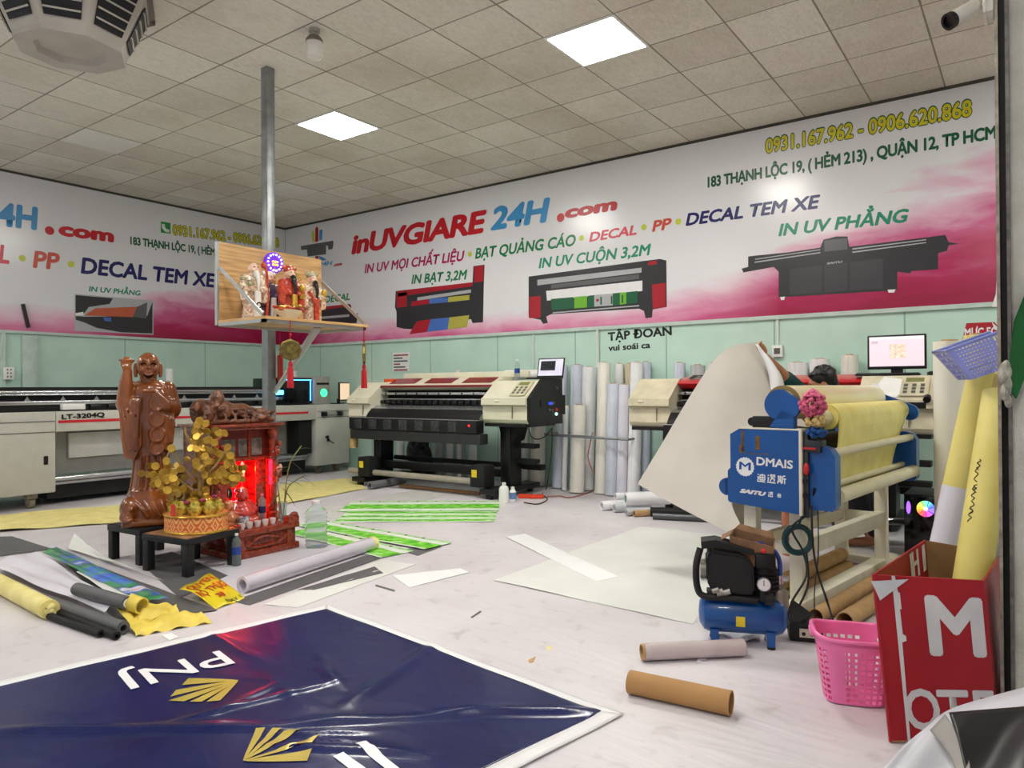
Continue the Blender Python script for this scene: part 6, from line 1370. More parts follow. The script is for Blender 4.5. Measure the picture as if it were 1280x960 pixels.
# rolls in and behind the red carton
M_YROLL=mat('yellow_backing_paper',(222,206,112),.5,var=.05,c2=(230,218,140),scale=3)
def broll(p,q_,rr,mm,label,second=None):
    p,q_=Vector(p),Vector(q_); d=(q_-p); t=thing('long_roll',label,'vinyl roll',p,0,'long rolls by the red carton')
    m=MB(); m.pipe(p,q_,rr,rr*.5,26); m.build('wrap',mm,t)
    m=MB(); m.pipe(p+d*.002,q_+d*.008,rr*.51,rr*.4,18); m.build('core',M_CARD,t)
    if second:
        a,b,mm2=second; m=MB(); m.pipe(p+d*a,p+d*b,rr*1.02,rr*.99,26); m.build('second_wrap',mm2,t)
    return t
bz=.012
t1=broll((-0.253,3.068,0.02),(-0.114,3.557,1.166),.063,M_YROLL,'fat yellow roll with handwriting leaning out of the red carton')
pa,pb_=Vector((-0.253,3.068,0.02)),Vector((-0.114,3.557,1.166))
cdir=(Vector((0,0,1.2))-pa.lerp(pb_,.5)).normalized(); ax=(pb_-pa).normalized(); cdir=(cdir-ax*cdir.dot(ax)).normalized(); sdr=ax.cross(cdir)
INK=mat('pen_ink',(60,56,30),.6)
for k,(a,L_) in enumerate(((.62,.05),(.645,.03),(.68,.06),(.72,.04),(.55,.05),(.575,.05))):
    m=MB(); P=[]
    for j in range(7):
        an=(-.62+.05*(k%2))+.12*math.sin(j*2.1+k); P.append(pa+(pb_-pa)*(a+L_*j/7)+ (cdir*math.cos(an)+sdr*math.sin(an))*.0635)
    m.tube(P,.0022,5,3); m.build('pen_mark',INK,t1)
broll((-0.421,3.602,0.02),(-0.183,3.753,1.293),.05,M_YROLL,'slimmer yellow roll with a white lower half, left of the fat yellow roll',(.0,.58,TINT['l']))
broll((-0.184,3.249,0.02),(-0.01,3.449,0.957),.055,TINT['g'],'grey-and-white roll right of the fat yellow roll, partly behind the post',(.0,.9,TINT['b'])) if 0 else None
broll((-0.174,3.256,0.02),(-0.058,3.599,0.944),.06,TINT['b'],'grey-and-white roll right of the fat yellow roll, partly behind the post')
uprt=lambda P: (Vector((P[0],P[1],.004)),Vector(P))
broll(*uprt((-0.421,5.183,1.471)),.09,mat('white_yellow_wrap',(240,239,236),.45,c2=(228,222,196),scale=1.2),'thick white roll standing upright left of the blue basket')
broll(*uprt((-0.296,5.643,1.53)),.085,M_YROLL,'upright yellow roll behind the blue basket')
broll(*uprt((-0.183,5.54,1.514)),.06,M_YROLL,'upright yellow roll beside the steel post, behind the blue basket')
broll((-0.258,3.834,0.02),(-0.166,3.951,1.25),.035,mat('ochre_wrap',(204,178,110),.5),'slim ochre roll between the two leaning yellow rolls')
# red sign on the back wall
SGN=thing('wall_sign','red sign with white lettering and a curled corner on the mint wall, far right','sign',(-.35,7.55,1.7))
w_=lambda p,d=.0: (p[0],BACK-.004-d,p[1])
m=MB(); m.prism([w_(p) for p in [(-0.485,1.753),(-0.278,1.751),(-0.227,1.675),(-0.245,1.6),(-0.516,1.612)]],(0,.003,0)); m.build('board',mat('sign_red',(176,20,36),.3),SGN)
wt(SGN,lambda x,z:(x,BACK-.0055,z),'MỰC ECO',WHT,[(-0.498,1.633),(-0.204,1.636),(-0.201,1.709)],.03)
m=MB(); m.prism([w_(p,.002) for p in [(-0.296,1.752),(-0.227,1.669),(-0.279,1.685)]],(0,-.01,0)); m.build('curled_corner',M_PAPER,SGN)
# torn white corner of the banner
m=MB(); m.prism([w_(p,.03) for p in [(-0.258,2.115),(-0.241,2.093),(-0.242,1.878),(-0.295,1.881),(-0.265,1.991)]],(0,.004,0)); single(m,'torn_corner',M_PAPER,'torn white strip hanging at the banner\'s right end beside the post','banner scrap')
# perforated baskets
def lattice(fn,us,vs,hole,th,name,mm,par,off=None):
    """surface with real holes: us/vs are cut positions, hole(i,j) drops a cell"""
    bm=bmesh.new(); V=[[bm.verts.new(fn(a,b)) for b in vs] for a in us]
    for i in range(len(us)-1):
        for j in range(len(vs)-1):
            if not hole(i,j): bm.faces.new([V[i][j],V[i+1][j],V[i+1][j+1],V[i][j+1]])
    bmesh.ops.remove_doubles(bm,verts=bm.verts[:],dist=1e-5)
    bmesh.ops.delete(bm,geom=[v for v in bm.verts if not v.link_faces],context='VERTS')
    bmesh.ops.recalc_face_normals(bm,faces=bm.faces[:]); bmesh.ops.solidify(bm,geom=bm.faces[:],thickness=th)
    m=MB(); m.bm.free(); m.bm=bm; return m.build(name,mm,par,35,off=off)
def rrect(t,w,d,rc):
    # rounded rectangle by superellipse
    a=2*math.pi*t; c,s=math.cos(a),math.sin(a); e=.5; return (w*math.copysign(abs(c)**e,c), d*math.copysign(abs(s)**e,s))
PK=mat('pink_plastic',(236,120,176),.35,var=.03)
bx,by,_=(-0.577,3.03,0)
BK=thing('laundry_basket','pink perforated plastic basket on the floor left of the red carton','basket',(bx,by,0),.35,local=True)
_rp=[rrect(k/800,1,.86,0) for k in range(801)]; _al=[0]
for k in range(800): _al.append(_al[-1]+math.hypot(_rp[k+1][0]-_rp[k][0],_rp[k+1][1]-_rp[k][1]))
def arc(s):
    s*=_al[-1]; k=next((i for i in range(800) if _al[i+1]>=s),799); return (k+(s-_al[k])/max(1e-9,_al[k+1]-_al[k]))/800
N_=64
def cuts(n,bar): return [ (k//2+ (bar if k%2 else 0))/n for k in range(2*n)]+[1.0]
us=[arc(x) for x in cuts(32,.36)]; vs=cuts(11,.4); rows=22
def pk(a,b): 
    x,y=rrect(a,.105+.032*b,.085+.03*b,0); return (x,y,.004+.248*b)
def hole(i,j): 
    band=((i//2+2)%8) in (0,1,2,3,4,5)
    return band and i%2==1 and j%2==1 and 1<=j<=18
lattice(pk,us,vs,hole,.003,'body',PK,BK,off=(0,0,0))
m=MB(); m.tube([Vector((*rrect(k/48,.143,.121,0),.255+.006*math.cos(k/48*4*math.pi))) for k in range(49)],.008,8,0); m.build('rim',PK,BK,off=(0,0,0))
m=MB(); m.poly([(*rrect(k/40,.104,.084,0),.006) for k in range(40)]); m.build('base',PK,BK,off=(0,0,0))
for s in (-1,1):
    m=MB(); m.box((s*.142-.012,-.04,.235),(s*.142+.012,.04,.26),.006); m.build('handle',PK,BK,off=(0,0,0))
LB=mat('lilac_blue_plastic',(128,136,204),.35,var=.03)
o0,o1,o2=[Vector(p) for p in [(-0.287,3.43,1.344),(-0.076,3.397,1.422),(-0.205,3.429,1.225)]]
ob=Vector((-0.188,3.503,1.225)); 
BB=thing('mesh_basket','lilac-blue perforated basket tilted on the rolls, partly behind the steel post','basket',o0.lerp(o1,.5))
ex=(o1-o0); ey=(Vector((-0.209,3.451,1.222))-Vector((-0.282,3.434,1.337))); exn=ex.normalized(); L_=ex.length
ez=exn.cross(ey).normalized(); 
if ez.dot(Vector((0,0,1.2))-o0)<0: ez=-ez
def quadw(p00,p10,p11,p01,nx,ny,name,margin=1):
    p00,p10,p11,p01=[Vector(p) for p in (p00,p10,p11,p01)]
    us=cuts(nx//2,.34); vs=cuts(ny//2,.36)
    return lattice(lambda a,b:p00.lerp(p10,a).lerp(p01.lerp(p11,a),b),us,vs,lambda i,j:i%2==1 and j%2==1 and i>1 and i<nx-2,.002,name,LB,BB)
# rim quad (far edge, near edge) and smaller floor below
far=Vector((-.3,.8,0)).normalized()*.2
r00,r10=o0,o1; b00=Vector((-0.205,3.429,1.225)); b10=b00+ex*.8
quadw(r00,r10,b10,b00,33,11,'front_wall'); quadw(r00+far,r10+far,b10+far*.8,b00+far*.8,33,11,'back_wall'); quadw(r00,r00+far,b00+far*.8,b00,15,11,'end_wall'); quadw(b00,b10,b10+far*.8,b00+far*.8,33,13,'bottom')
m=MB(); m.tube([r10,r00,r00+far,r10+far],.006,8,0); m.build('rim',LB,BB)
# steel post, camera on it
ps=[Vector(p) for p in [(-0.101,3.011,1.232),(-0.091,3.018,1.232),(-0.072,3.032,1.232),(-0.059,3.041,1.232)]]
PO=thing('door_post','dark steel door channel from floor to ceiling at the right edge','post',(-.08,3.0,0))
m=MB(); x0,x1,x2,x3=[p.x for p in ps]; y0=2.945
m.box((x0,y0,.001),(x1,2.998,CEIL-.001)); m.build('outer_flange',mat('worn_steel_edge',(150,142,128),.5,.4,var=.2,scale=30),PO)
m=MB(); m.box((x1,2.985,.001),(x2,2.998,CEIL-.001)); m.build('channel',mat('black_channel',(26,22,20),.6,var=.3,scale=20),PO)
m=MB(); m.box((x2,y0,.001),(x3-.002,2.998,CEIL-.001)); m.build('inner_flange',mat('grey_steel_edge',(108,104,98),.5,.4,var=.2,scale=30),PO)
CA=thing('security_camera','white bullet security camera with black front, fixed to the post near the ceiling','security camera',(-0.126,2.983,2.49))
m=MB(); a=Vector((-0.127,2.958,2.554)); m.box((a.x,2.90,2.455),(x0-.001,2.99,2.60),.004); m.box((a.x-.004,2.89,2.45),(a.x+.006,3.0,2.61),.003); m.build('mount_box',mat('old_white_plastic',(214,210,198),.5,var=.1),CA)
c1,c2=Vector((-0.225,2.851,2.433)),Vector((-0.16,2.91,2.484)); d=(c2-c1).normalized()
m=MB(); m.cyl(c1+d*.012,c2,.027,.025,24); m.build('housing',mat('old_white_plastic',(214,210,198),.5),CA)
m=MB(); m.pipe(c1-d*.004,c1+d*.014,.0285,.02,24); m.cyl(c1+d*.006,c1+d*.012,.021); m.build('lens_hood',M_BLACK,CA)
m=MB(); m.ball(c2,.025); m.tube([c2,Vector((-0.147,2.932,2.489)),Vector((-0.127,2.958,2.499))],.012,8); m.build('bracket_arm',mat('old_white_plastic',(214,210,198),.5),CA)
# green cloth and rag on the pale wall
m=MB(); gp=[(-0.004,2.98,1.565),(-0.053,2.946,1.418),(-0.067,2.936,1.298),(-0.068,2.937,1.183),(-0.05,2.949,1.151),(-0.024,2.968,1.231),(0.016,2.996,1.364)]
P=[Vector(p) for p in gp]; m.prism(P,(0,.02,0)); bmesh.ops.bevel(m.bm,geom=m.bm.edges[:],offset=.004,segments=2,affect='EDGES'); single(m,'green_cloth',mat('green_cloth',(14,104,40),.5,var=.2,scale=8,stretch=(1,1,.3)),'green cloth hanging at the right edge beside the steel post','cloth')
m=MB()
q=random.Random(6); a=Vector((-0.078,2.904,1.218))
for k in range(16): m.ball(a+Vector((q.uniform(-.012,.012),q.uniform(-.02,.01),q.uniform(-.075,.05)*1)),(.012,.012,.022),8,6)
single(m,'plastic_rag',mat('dirty_plastic',(176,172,160),.4,var=.3,scale=30),'crumpled dirty plastic tied to the post beside the green cloth','rag')
# crumpled vinyl heap at the bottom right
cu=curve([(-0.345,2.04,0.162),(-0.297,2.198,0.224),(-0.249,2.319,0.249),(-0.203,2.389,0.28),(-0.114,2.453,0.315),(0.006,2.477,0.374)]); 
cl_=curve([Vector((-.58,1.55,.003)),Vector((-.5,1.45,.003)),Vector((-.42,1.4,.003)),Vector((-.3,1.38,.003)),Vector((-.2,1.4,.003)),Vector((-.05,1.45,.003))])
HP=thing('vinyl_heap','crumpled white and black vinyl heap in the bottom right corner','vinyl heap',(-.3,1.7,0))
def heap_(u,v):
    p=cu(u); e=cl_(u); q_=p.lerp(e,v); q_.z=max(.004,p.z*(1-v)**.8+.03*math.sin(u*14+v*6)*math.sin(math.pi*v)); return q_
def part(u0,u1,v0,v1,name,mm,lift):
    m=MB(); m.sheet(lambda a,b: heap_(u0+(u1-u0)*a,v0+(v1-v0)*b)+Vector((-.2,-.6,.5)).normalized()*lift,26,26,.002); return m.build(name,mm,HP,180)
part(0,1,0,1,'white_sheet',mat('heap_white',(206,206,214),.35,var=.03),0)
def bk_back(u,v):
    p=cu(u); e=p+Vector((-.05,.16,0)); q_=p.lerp(e,v); q_.z=max(.004,p.z*(1-v)); return q_
m=MB(); m.sheet(bk_back,20,8,.002); m.build('white_back',mat('heap_white',(206,206,214),.35),HP,180)
kb_=[(-0.192,2.248,0.327),(0.005,2.353,0.358),(0.031,2.003,0.309),(-0.133,2.033,0.243)]
K=[Vector(p) for p in kb_]
m=MB(); m.sheet(lambda a,b:K[0].lerp(K[1],a).lerp(K[3].lerp(K[2],a),b)+Vector((0,0,.012*math.sin(a*7+b*4)*math.sin(math.pi*b))),24,18,.002); bs=m.build('black_sheet',mat('black_vinyl',(28,28,31),.35,var=.1),HP,180)
E1=[Vector(p) for p in [(-0.236,2.248,0.268),(-0.201,2.26,0.316),(-0.13,2.016,0.251),(-0.158,2.015,0.243)]]
m=MB(); m.sheet(lambda a,b:E1[0].lerp(E1[1],a).lerp(E1[3].lerp(E1[2],a),b)+Vector((.02,-.0,.0))*math.sin(b*3.1),6,16,.002); m.build('grey_hem',mat('grey_hem',(150,146,142),.5),HP,180)

# ================================================================ CEILING FIXTURES
ACM=mat('aged_grey_plastic',(176,170,160),.5,var=.06,scale=4); AX,AY=-5.22,2.2
AC=thing('air_outlet','eight-sided grey ceiling air outlet with dark louvres, top left','air outlet',(AX,AY,3.5))
oc=lambda R_,z,o=0,n=8:[(AX+R_*math.cos(2*math.pi*(k+.5)/n+.25),AY+R_*math.sin(2*math.pi*(k+.5)/n+.25),z) for k in range(n)]
def oct_(m,ra,za,rb,zb):
    A=[m._v(p) for p in oc(ra,za)]; Bq=[m._v(p) for p in oc(rb,zb)]
    for k in range(8): m.face([A[k],A[(k+1)%8],Bq[(k+1)%8],Bq[k]])
    return A,Bq
m=MB(); A,_b=oct_(m,.335,3.47,.335,3.50); _a,C_=oct_(m,.335,3.50,.50,CEIL-.04); _a,D_=oct_(m,.54,CEIL-.04,.54,CEIL-.002)
A2,B2=oct_(m,.335,3.47,.22,3.472); oct_(m,.22,3.472,.20,3.51); m.poly(oc(.20,3.51)); m.poly(oc(.54,CEIL-.002)[::-1]); m.build('hood',ACM,AC,20)
for k in range(8):
    lo=[Vector(p) for p in oc(.352,3.52)]; hi=[Vector(p) for p in oc(.497,CEIL-.06)]
    a,b,c_,d=lo[k],lo[(k+1)%8],hi[(k+1)%8],hi[k]
    def q4(s,t): return a.lerp(b,s).lerp(d.lerp(c_,s),t)
    n=(b-a).cross(d-a).normalized(); ctr=Vector((AX,AY,3.6))
    if n.dot(q4(.5,.5)-ctr)<0: n=-n
    m=MB(); m.prism([q4(.14,.1),q4(.86,.1),q4(.86,.92),q4(.14,.92)],n*.006); lv=m.build('louvre_opening',mat('louvre_dark',(16,18,24),.6),AC)
    m=MB()
    for j in range(4):
        t=.22+.19*j; m.prism([q4(.15,t),q4(.85,t),q4(.85,t+.035),q4(.15,t+.035)],n*.016)
    m.build('louvre_slats',ACM,lv)
BU=thing('ceiling_lamp','unlit frosted jar lamp hanging from the ceiling beside the pole top','ceiling lamp',(-4.324,3.50,CEIL-.2))
m=MB(); m.cyl((-4.324,3.5,CEIL-.001),(-4.324,3.5,CEIL-.03),.04); m.cyl((-4.324,3.5,CEIL-.03),(-4.324,3.5,CEIL-.06),.025); m.build('socket',ACM,BU)
m=MB(); m.lathe([(.02,-.05),(.045,-.06),(.062,-.085),(.064,-.105)],(-4.324,3.5,CEIL),20); m.build('collar',mat('grey_collar',(120,112,98),.5),BU)
m=MB(); m.lathe([(.062,-.105),(.064,-.19),(.055,-.215),(.03,-.232),(0,-.235)],(-4.324,3.5,CEIL),20); m.build('jar',mat('frosted_jar',(216,212,204),.4),BU)
# ================================================================ FLOOR: big navy tarpaulin
def q2(P,a,b): return P[0].lerp(P[1],a).lerp(P[3].lerp(P[2],a),b)
TP=[Vector((p[0],p[1],0)) for p in ((-3.187,2.657),(-1.226,2.383),(-1.60,.35),(-3.62,.35))]
def tz(x,y):
    # low folds: a long ridge across and a fan of small wrinkles at the right
    def ridge(p,q_,h,w):
        p=Vector(p);q_=Vector(q_);d=q_-p;L=d.length;d/=L;v=Vector((x,y))-p;t=v.dot(d);s=abs(v.x*d.y-v.y*d.x)
        if t<-.1 or t>L+.1: return 0
        return h*math.exp(-(s/w)**2)*min(1,max(0,(t+.1)/.2))*min(1,max(0,(L+.1-t)/.2))
    z=.004
    for p,q_,h,w in RID: z+=ridge(p,q_,h,w)
    z+=.0022*math.sin(x*9+y*5)*math.sin(y*7-x*3)+.0022
    return max(.003,z)
RID=[((-2.956,1.008),(-2.215,1.559),.014,.03),((-2.215,1.559),(-1.744,2.004),.010,.025),((-1.761,2.023),(-1.343,2.325),.022,.03),((-2.512,1.402),(-2.315,1.969),.010,.02),((-2.315,1.969),(-2.616,2.134),.007,.03),((-2.269,2.524),(-2.119,1.879),.010,.035),((-2.151,1.546),(-1.91,1.73),.012,.02),((-2.134,1.668),(-1.969,1.822),.012,.02),((-2.058,1.51),(-1.648,1.734),.012,.02),((-2.591,1.825),(-2.269,1.774),.006,.03),((-3.349,2.015),(-2.742,1.931),.006,.03),((-2.452,1.522),(-2.489,1.753),.009,.02),((-2.483,2.025),(-2.258,1.961),.006,.02),((-2.014,1.608),(-1.794,1.695),.010,.018)]
g=NG('navy_tarpaulin',.24,True); g.p.inputs['Specular IOR Level'].default_value=.4; nz=g.noise(3,4); g.color(g.ramp(nz,[(.3,(6,18,70)),(.7,(9,23,82))])); g.p.inputs['Coat Weight'].default_value=.08
w1=g.noise(2.6,2,st=(1,2.2,1),dist=.8); w2=g.noise(120,2); g.bump(w1,.16,.03); M_NAVYT=g.m
TA=thing('printed_tarpaulin','big glossy navy tarpaulin with white and gold print spread on the floor in front','tarpaulin',(-2.5,1.5,0))
def tsheet(P,nu,nv,lift,name,mm,th=0):
    m=MB()
    def fn(a,b): p=q2(P,a,b); return (p.x,p.y,tz(p.x,p.y)+lift)
    m.sheet(fn,nu,nv,th); return m.build(name,mm,TA,180)
IN=[Vector((p[0],p[1],0)) for p in ((-3.131,2.599),(-1.299,2.348),(-1.69,.40),(-3.545,.40))]
def tring():
    m=MB()
    for k in range(4):
        a,b,c_,d=TP[k],TP[(k+1)%4],IN[(k+1)%4],IN[k]
        def fn(u,v,a=a,b=b,c_=c_,d=d): p=a.lerp(b,u).lerp(d.lerp(c_,u),v); return (p.x,p.y,tz(p.x,p.y))
        m.sheet(fn,90,3,.0015)
    m.build('white_border',mat('white_tarp_edge',(226,226,228),.4,var=.02),TA,180)
tring(); tsheet(IN,170,130,0,'navy_print',M_NAVYT,.0015)
tt=lambda x,y:(x,y,tz(x,y)+.0045)
letter(TA,'PNJ',WHT,(-3.027,1.896),(-3.123,1.494),(Vector((-2.822,1.831))-Vector((-3.027,1.896))).length*.95,tt,.006)
GOLD_P=mat('print_gold',(190,170,80),.3,.2)
def px2(x,y): return None
def blades(tip,ends):
    for k,(a,b) in enumerate(ends):
        a,b,t_=[Vector(p[:2]) for p in (a,b,tip)]
        m=MB(); up_=[];dn_=[]
        for j in range(11):
            s=j/10; bow=Vector((0,0)) 
            mid=(a.lerp(b,.5)).lerp(t_,s); w_=(1-s)**.7
            up_.append(mid+(a-a.lerp(b,.5))*w_); dn_.append(mid+(b-a.lerp(b,.5))*w_)
        for j in range(10): m.poly([tt(*up_[j]),tt(*up_[j+1]),tt(*dn_[j+1]),tt(*dn_[j])])
        m.build('emblem_blade',GOLD_P,TA,180)
blades((-2.657,1.75),[((-2.837,1.638),(-2.795,1.585)),((-2.77,1.547),(-2.73,1.502)),((-2.703,1.478),(-2.646,1.509)),((-2.625,1.52),(-2.587,1.546)),((-2.572,1.557),(-2.539,1.593))])
blades((-2.068,1.377),[((-2.217,1.528),(-2.195,1.551)),((-2.174,1.566),(-2.15,1.585)),((-2.125,1.593),(-2.086,1.62)),((-2.003,1.629),(-1.983,1.582)),((-1.944,1.551),(-1.899,1.496))])
for P in ([(-1.849,1.653),(-1.829,1.684),(-1.621,1.633),(-1.647,1.603)],[(-1.853,1.562),(-1.843,1.597),(-1.707,1.572),(-1.733,1.536)]):
    m=MB(); P_=[Vector((*p,0)) for p in P]; m.sheet(lambda a,b:tt(q2(P_,a,b).x,q2(P_,a,b).y),8,8); m.build('white_letter_part',WHT,TA,180)
# ---------------------------------------------------------------- loose sheets on the floor
def fsheet(name,label,P,mm,z=.002,cat='vinyl sheet',group=None,wav=.003,n=14,th=.0012):
    P=[Vector((p[0],p[1],z+(p[2] if len(p)>2 else 0))) for p in P]
    m=MB(); m.sheet(lambda a,b:q2(P,a,b)+Vector((0,0,wav*(1+math.sin(a*9+b*4)*math.sin(b*8-a*3)))),n,n,th)
    return single(m,name,mm,label,cat,group)
M_OFFW=mat('offwhite_vinyl',(222,224,220),.4,var=.03,scale=3); M_BRIGHT=mat('bright_white_strip',(236,238,240),.35,var=.01); M_GREYB=mat('grey_backing',(92,92,94),.55,var=.06); M_GREYL=mat('light_grey_sheet',(196,194,190),.5,var=.05); M_YPAP=mat('yellow_paper',(226,212,130),.6,var=.05,c2=(232,220,150))
fsheet('vinyl_sheet','large off-white vinyl sheet on the floor in the middle, under the narrow white strip',[(-2.743,3.59),(-2.756,5.68),(-1.884,5.75),(-1.408,3.497)],M_OFFW,.001,n=20)
fsheet('vinyl_strip','narrow bright white strip lying diagonally on the off-white sheet',[(-3.454,4.683),(-3.399,4.874),(-2.136,4.101),(-2.197,3.922)],M_BRIGHT,.005,'vinyl strip',wav=.001)
fsheet('vinyl_sheet','small pale rectangle of vinyl on the floor above the navy tarpaulin\'s corner',[(-3.35,3.312),(-3.11,3.702),(-2.991,3.657),(-3.062,3.173)],M_BRIGHT,.002,wav=.001)
fsheet('vinyl_sheet','long grey-white vinyl sheet behind the green printed strips',[(-5.807,4.55),(-5.977,6.311),(-5.401,6.226),(-4.849,4.221)],M_GREYL,.0008,wav=.001)
fsheet('vinyl_sheet','pale crumpled sheet sticking out under the compressor',[(-1.306,3.66),(-1.213,3.887),(-1.064,3.468),(-1.199,3.01)],mat('lilac_white_sheet',(214,212,222),.35,var=.02),.001,wav=.012)
# green printed strips
def gmat(nm,cells,rows=3.0):
    g=NG(nm,.35); X=g.sep(); u=g.op('MULTIPLY',X[0],cells); fx=g.op('FRACT',u)
    tick=g.op('LESS_THAN',fx,.03)
    n=g.noise(14,4); gr=g.ramp(n,[(.35,(70,170,20)),(.5,(110,206,40)),(.62,(150,222,90)),(.7,(225,236,215))])
    row=g.op('FRACT',g.op('MULTIPLY',X[1],rows)); k=g.ramp(row,[(0,G(1)),(.12,G(1)),(.2,G(0)),(.62,G(0)),(.7,G(1)),(.85,G(1)),(.9,G(.3)),(1,G(.3))])
    c=g.mix(g.sep(k)[0],gr,lin((226,232,222))); g.color(g.mix(g.op('MULTIPLY',tick,.45),c,lin((190,205,180)))); return g.m
def gstrip(label,p,ang,L,W,z,cells,rows=3.0):
    t=thing('printed_strip',label,'printed strip',(p[0],p[1],0),ang,'green printed strips on the floor',local=True)
    m=MB(); m.sheet(lambda a,b:(L*a,W*(b-1),z+.003*math.sin(a*5+b*2)**2),20,8,.0015); s_=m.build('sheet',gmat('green_print',cells,rows),t,off=(0,0,0))
    for k in range(int(L*5)):
        m=MB(); m.cyl((.1+k*.2,-.03,z+.0035),(.1+k*.2,-.03,z+.0047),.014,n=10); m.build('eyelet_mark',M_BLACK,s_,off=(0,0,0))
    m=MB()
    return t
a0=math.atan2(6.136-5.222,-4.598+5.872)
p0=Vector((-5.872,5.222))
gstrip('upper green printed strip on the floor in front of the large printer',p0,a0,1.57,.62,.008,5,1.75)
gstrip('second green printed strip, sticking out below the upper one',p0+Vector((math.sin(a0),-math.cos(a0)))*.55+Vector((math.cos(a0),math.sin(a0)))*.1,a0-.02,1.45,.6,.004,5,5)
p1=Vector((-5.234,4.322)); e1=Vector((-3.655,4.257))-p1; a1=math.atan2(e1.y,e1.x)
gstrip('green printed strip pointing to the right, nearest the water jug',p1,a1,e1.length,.30,.012,6)
gstrip('green printed strip below the one pointing right, ending in a dark corner',Vector((-5.045,4.088)),a1-.1,e1.length*.85,.3,.006,6)
fsheet('grey_strip','dark grey corner sticking out under the green strips',[(-3.831,3.87),(-3.742,4.198),(-3.647,4.127),(-3.598,3.812)],M_GREYB,.002,wav=.001)
fsheet('grey_sheet','dark grey offcut on the floor right of the clear film roll',[(-3.577,2.754),(-3.614,3.408),(-3.441,3.323),(-3.498,2.809)],M_GREYB,.002,wav=.002)
fsheet('grey_sheet','long dark grey sheet edge in front of the clear film roll',[(-3.697,2.396),(-3.94,3.732),(-3.762,3.641),(-3.547,2.407)],M_GREYB,.0015,wav=.001)
fsheet('white_sheet','white vinyl edge between the clear film roll and the grey offcut',[(-3.494,2.462),(-3.719,3.583),(-3.428,3.616),(-3.29,2.532)],M_OFFW,.001,wav=.001)
fsheet('white_sheet','white sheet under the low stools and altar front',[(-4.575,2.669),(-4.464,3.438),(-4.342,3.86),(-3.758,2.487)],mat('lilac_white_sheet',(214,212,222),.35),.0008,wav=.0008)
# clear film roll
pA,pB=Vector((-3.796,2.529,0.05)),Vector((-4.01,3.767,0.05)); d=(pB-pA).normalized()
t=thing('film_roll','long pale film roll lying on the floor in front of the altar','film roll',(pA.x,pA.y,.0))
m=MB(); m.pipe(pA,pB,.048,.03,24); m.build('wrap',mat('clear_film',(212,206,218),.15,coat=.6,var=.03),t)
m=MB(); m.pipe(pB-d*.03,pB+d*.012,.0495,.028,20); m.build('yellow_end',M_YPAP,t)
m=MB(); m.cyl(pB+d*.0,pB+d*.03,.022); m.build('core_plug',mat('brown_dark',(84,56,40),.8),t)
# yellow paper on the floor
fsheet('yellow_paper','crumpled yellow backing paper on the floor left of the carved statue',[(-7.209,2.288),(-8.051,2.619),(-7.557,4.506),(-6.735,3.169)],M_YPAP,.004,'paper',wav=.012,n=24)
fsheet('yellow_paper','yellow backing paper on the floor behind the altar, left of the large printer',[(-6.318,4.552),(-7.7,5.69),(-7.448,6.626),(-6.526,6.031)],M_YPAP,.004,'paper',wav=.006,n=20)
fsheet('grey_sheet','dark grey sheet on the floor at the left edge beyond the yellow roll',[(-7.107,2.2),(-6.839,2.421),(-6.028,2.403),(-6.116,1.941)],M_GREYB,.003,wav=.001)
fsheet('grey_sheet','dark grey strip at the left edge below the yellow backing paper',[(-7.916,2.513),(-7.679,2.673),(-7.1,2.653),(-7.209,2.288)],M_GREYB,.006,wav=.001)
# pile of folded banners at the left
L3=lambda P,z:[(p[0],p[1],z) for p in P]
fsheet('grey_sheet','large dark grey sheet fanning out right of the folded banners',[(*(-5.918,2.381),.0),(*(-4.542,2.305),.0),(*(-3.601,2.247),.0),(*(-3.794,1.823),.0)],M_GREYB,.004,wav=.002)
fsheet('grey_sheet','second dark grey sheet under the low stools',[(-5.164,2.593),(-5.196,2.874),(-4.225,2.71),(-4.002,2.261)],M_GREYB,.002,wav=.001)
fsheet('folded_banner','white folded vinyl sheet on top of the pile at the left',[(-5.603,1.823,0.05),(-5.73,2.181,0.05),(-3.973,1.91,0.05),(-3.9,1.794,0.05)],mat('lilac_white_sheet',(214,212,222),.35),.005,wav=.012,n=20)
g=NG('sea_picture',.35); n=g.noise(2.4,5,dist=.8); n2=g.noise(9,4); c=g.ramp(n,[(.3,(10,60,190)),(.44,(30,110,210)),(.5,(50,150,50)),(.57,(20,100,60)),(.62,(20,80,190)),(.7,(225,230,235)),(.76,(200,70,80))]); g.color(g.mix(.12,c,g.ramp(n2,[(.35,(20,60,150)),(.6,(210,225,235))]))); M_SEA=g.m
fsheet('folded_banner','blue and green picture banner folded on the pile at the left',[(-5.652,2.181,0.06),(-5.765,2.319,0.06),(-3.853,2.117,0.05),(-3.917,2.001,0.05)],M_SEA,.004,wav=.006,n=20)
fsheet('folded_banner','thin white banner edge beside the blue and green picture banner',[(-4.918,2.093,0.05),(-4.973,2.179,0.05),(-3.962,2.041,0.05),(-3.938,1.934,0.05)],M_OFFW,.003,wav=.004)
fsheet('folded_banner','white curled vinyl sheet rising left of the black stools',[(*(-5.843,2.432),.015),(*(-6.17,2.615),.06),(*(-5.23,2.407),.02),(*(-4.435,2.401),.0)],M_OFFW,.008,wav=.004)
def lay(p,q_,rr,mm,label,name='banner_roll',end=None,cat='roll'):
    p,q_=Vector(p),Vector(q_); t=thing(name,label,cat,(p.x,p.y,max(0,p.z-rr))); d=(q_-p).normalized()
    m=MB(); m.pipe(p,q_,rr,rr*.7,22); m.build('wrap',mm,t)
    m=MB(); m.pipe(q_-d*.05,q_+d*.004,rr*.7,rr*.5,18); m.build('inner_wrap',end or M_OFFW,t); return t
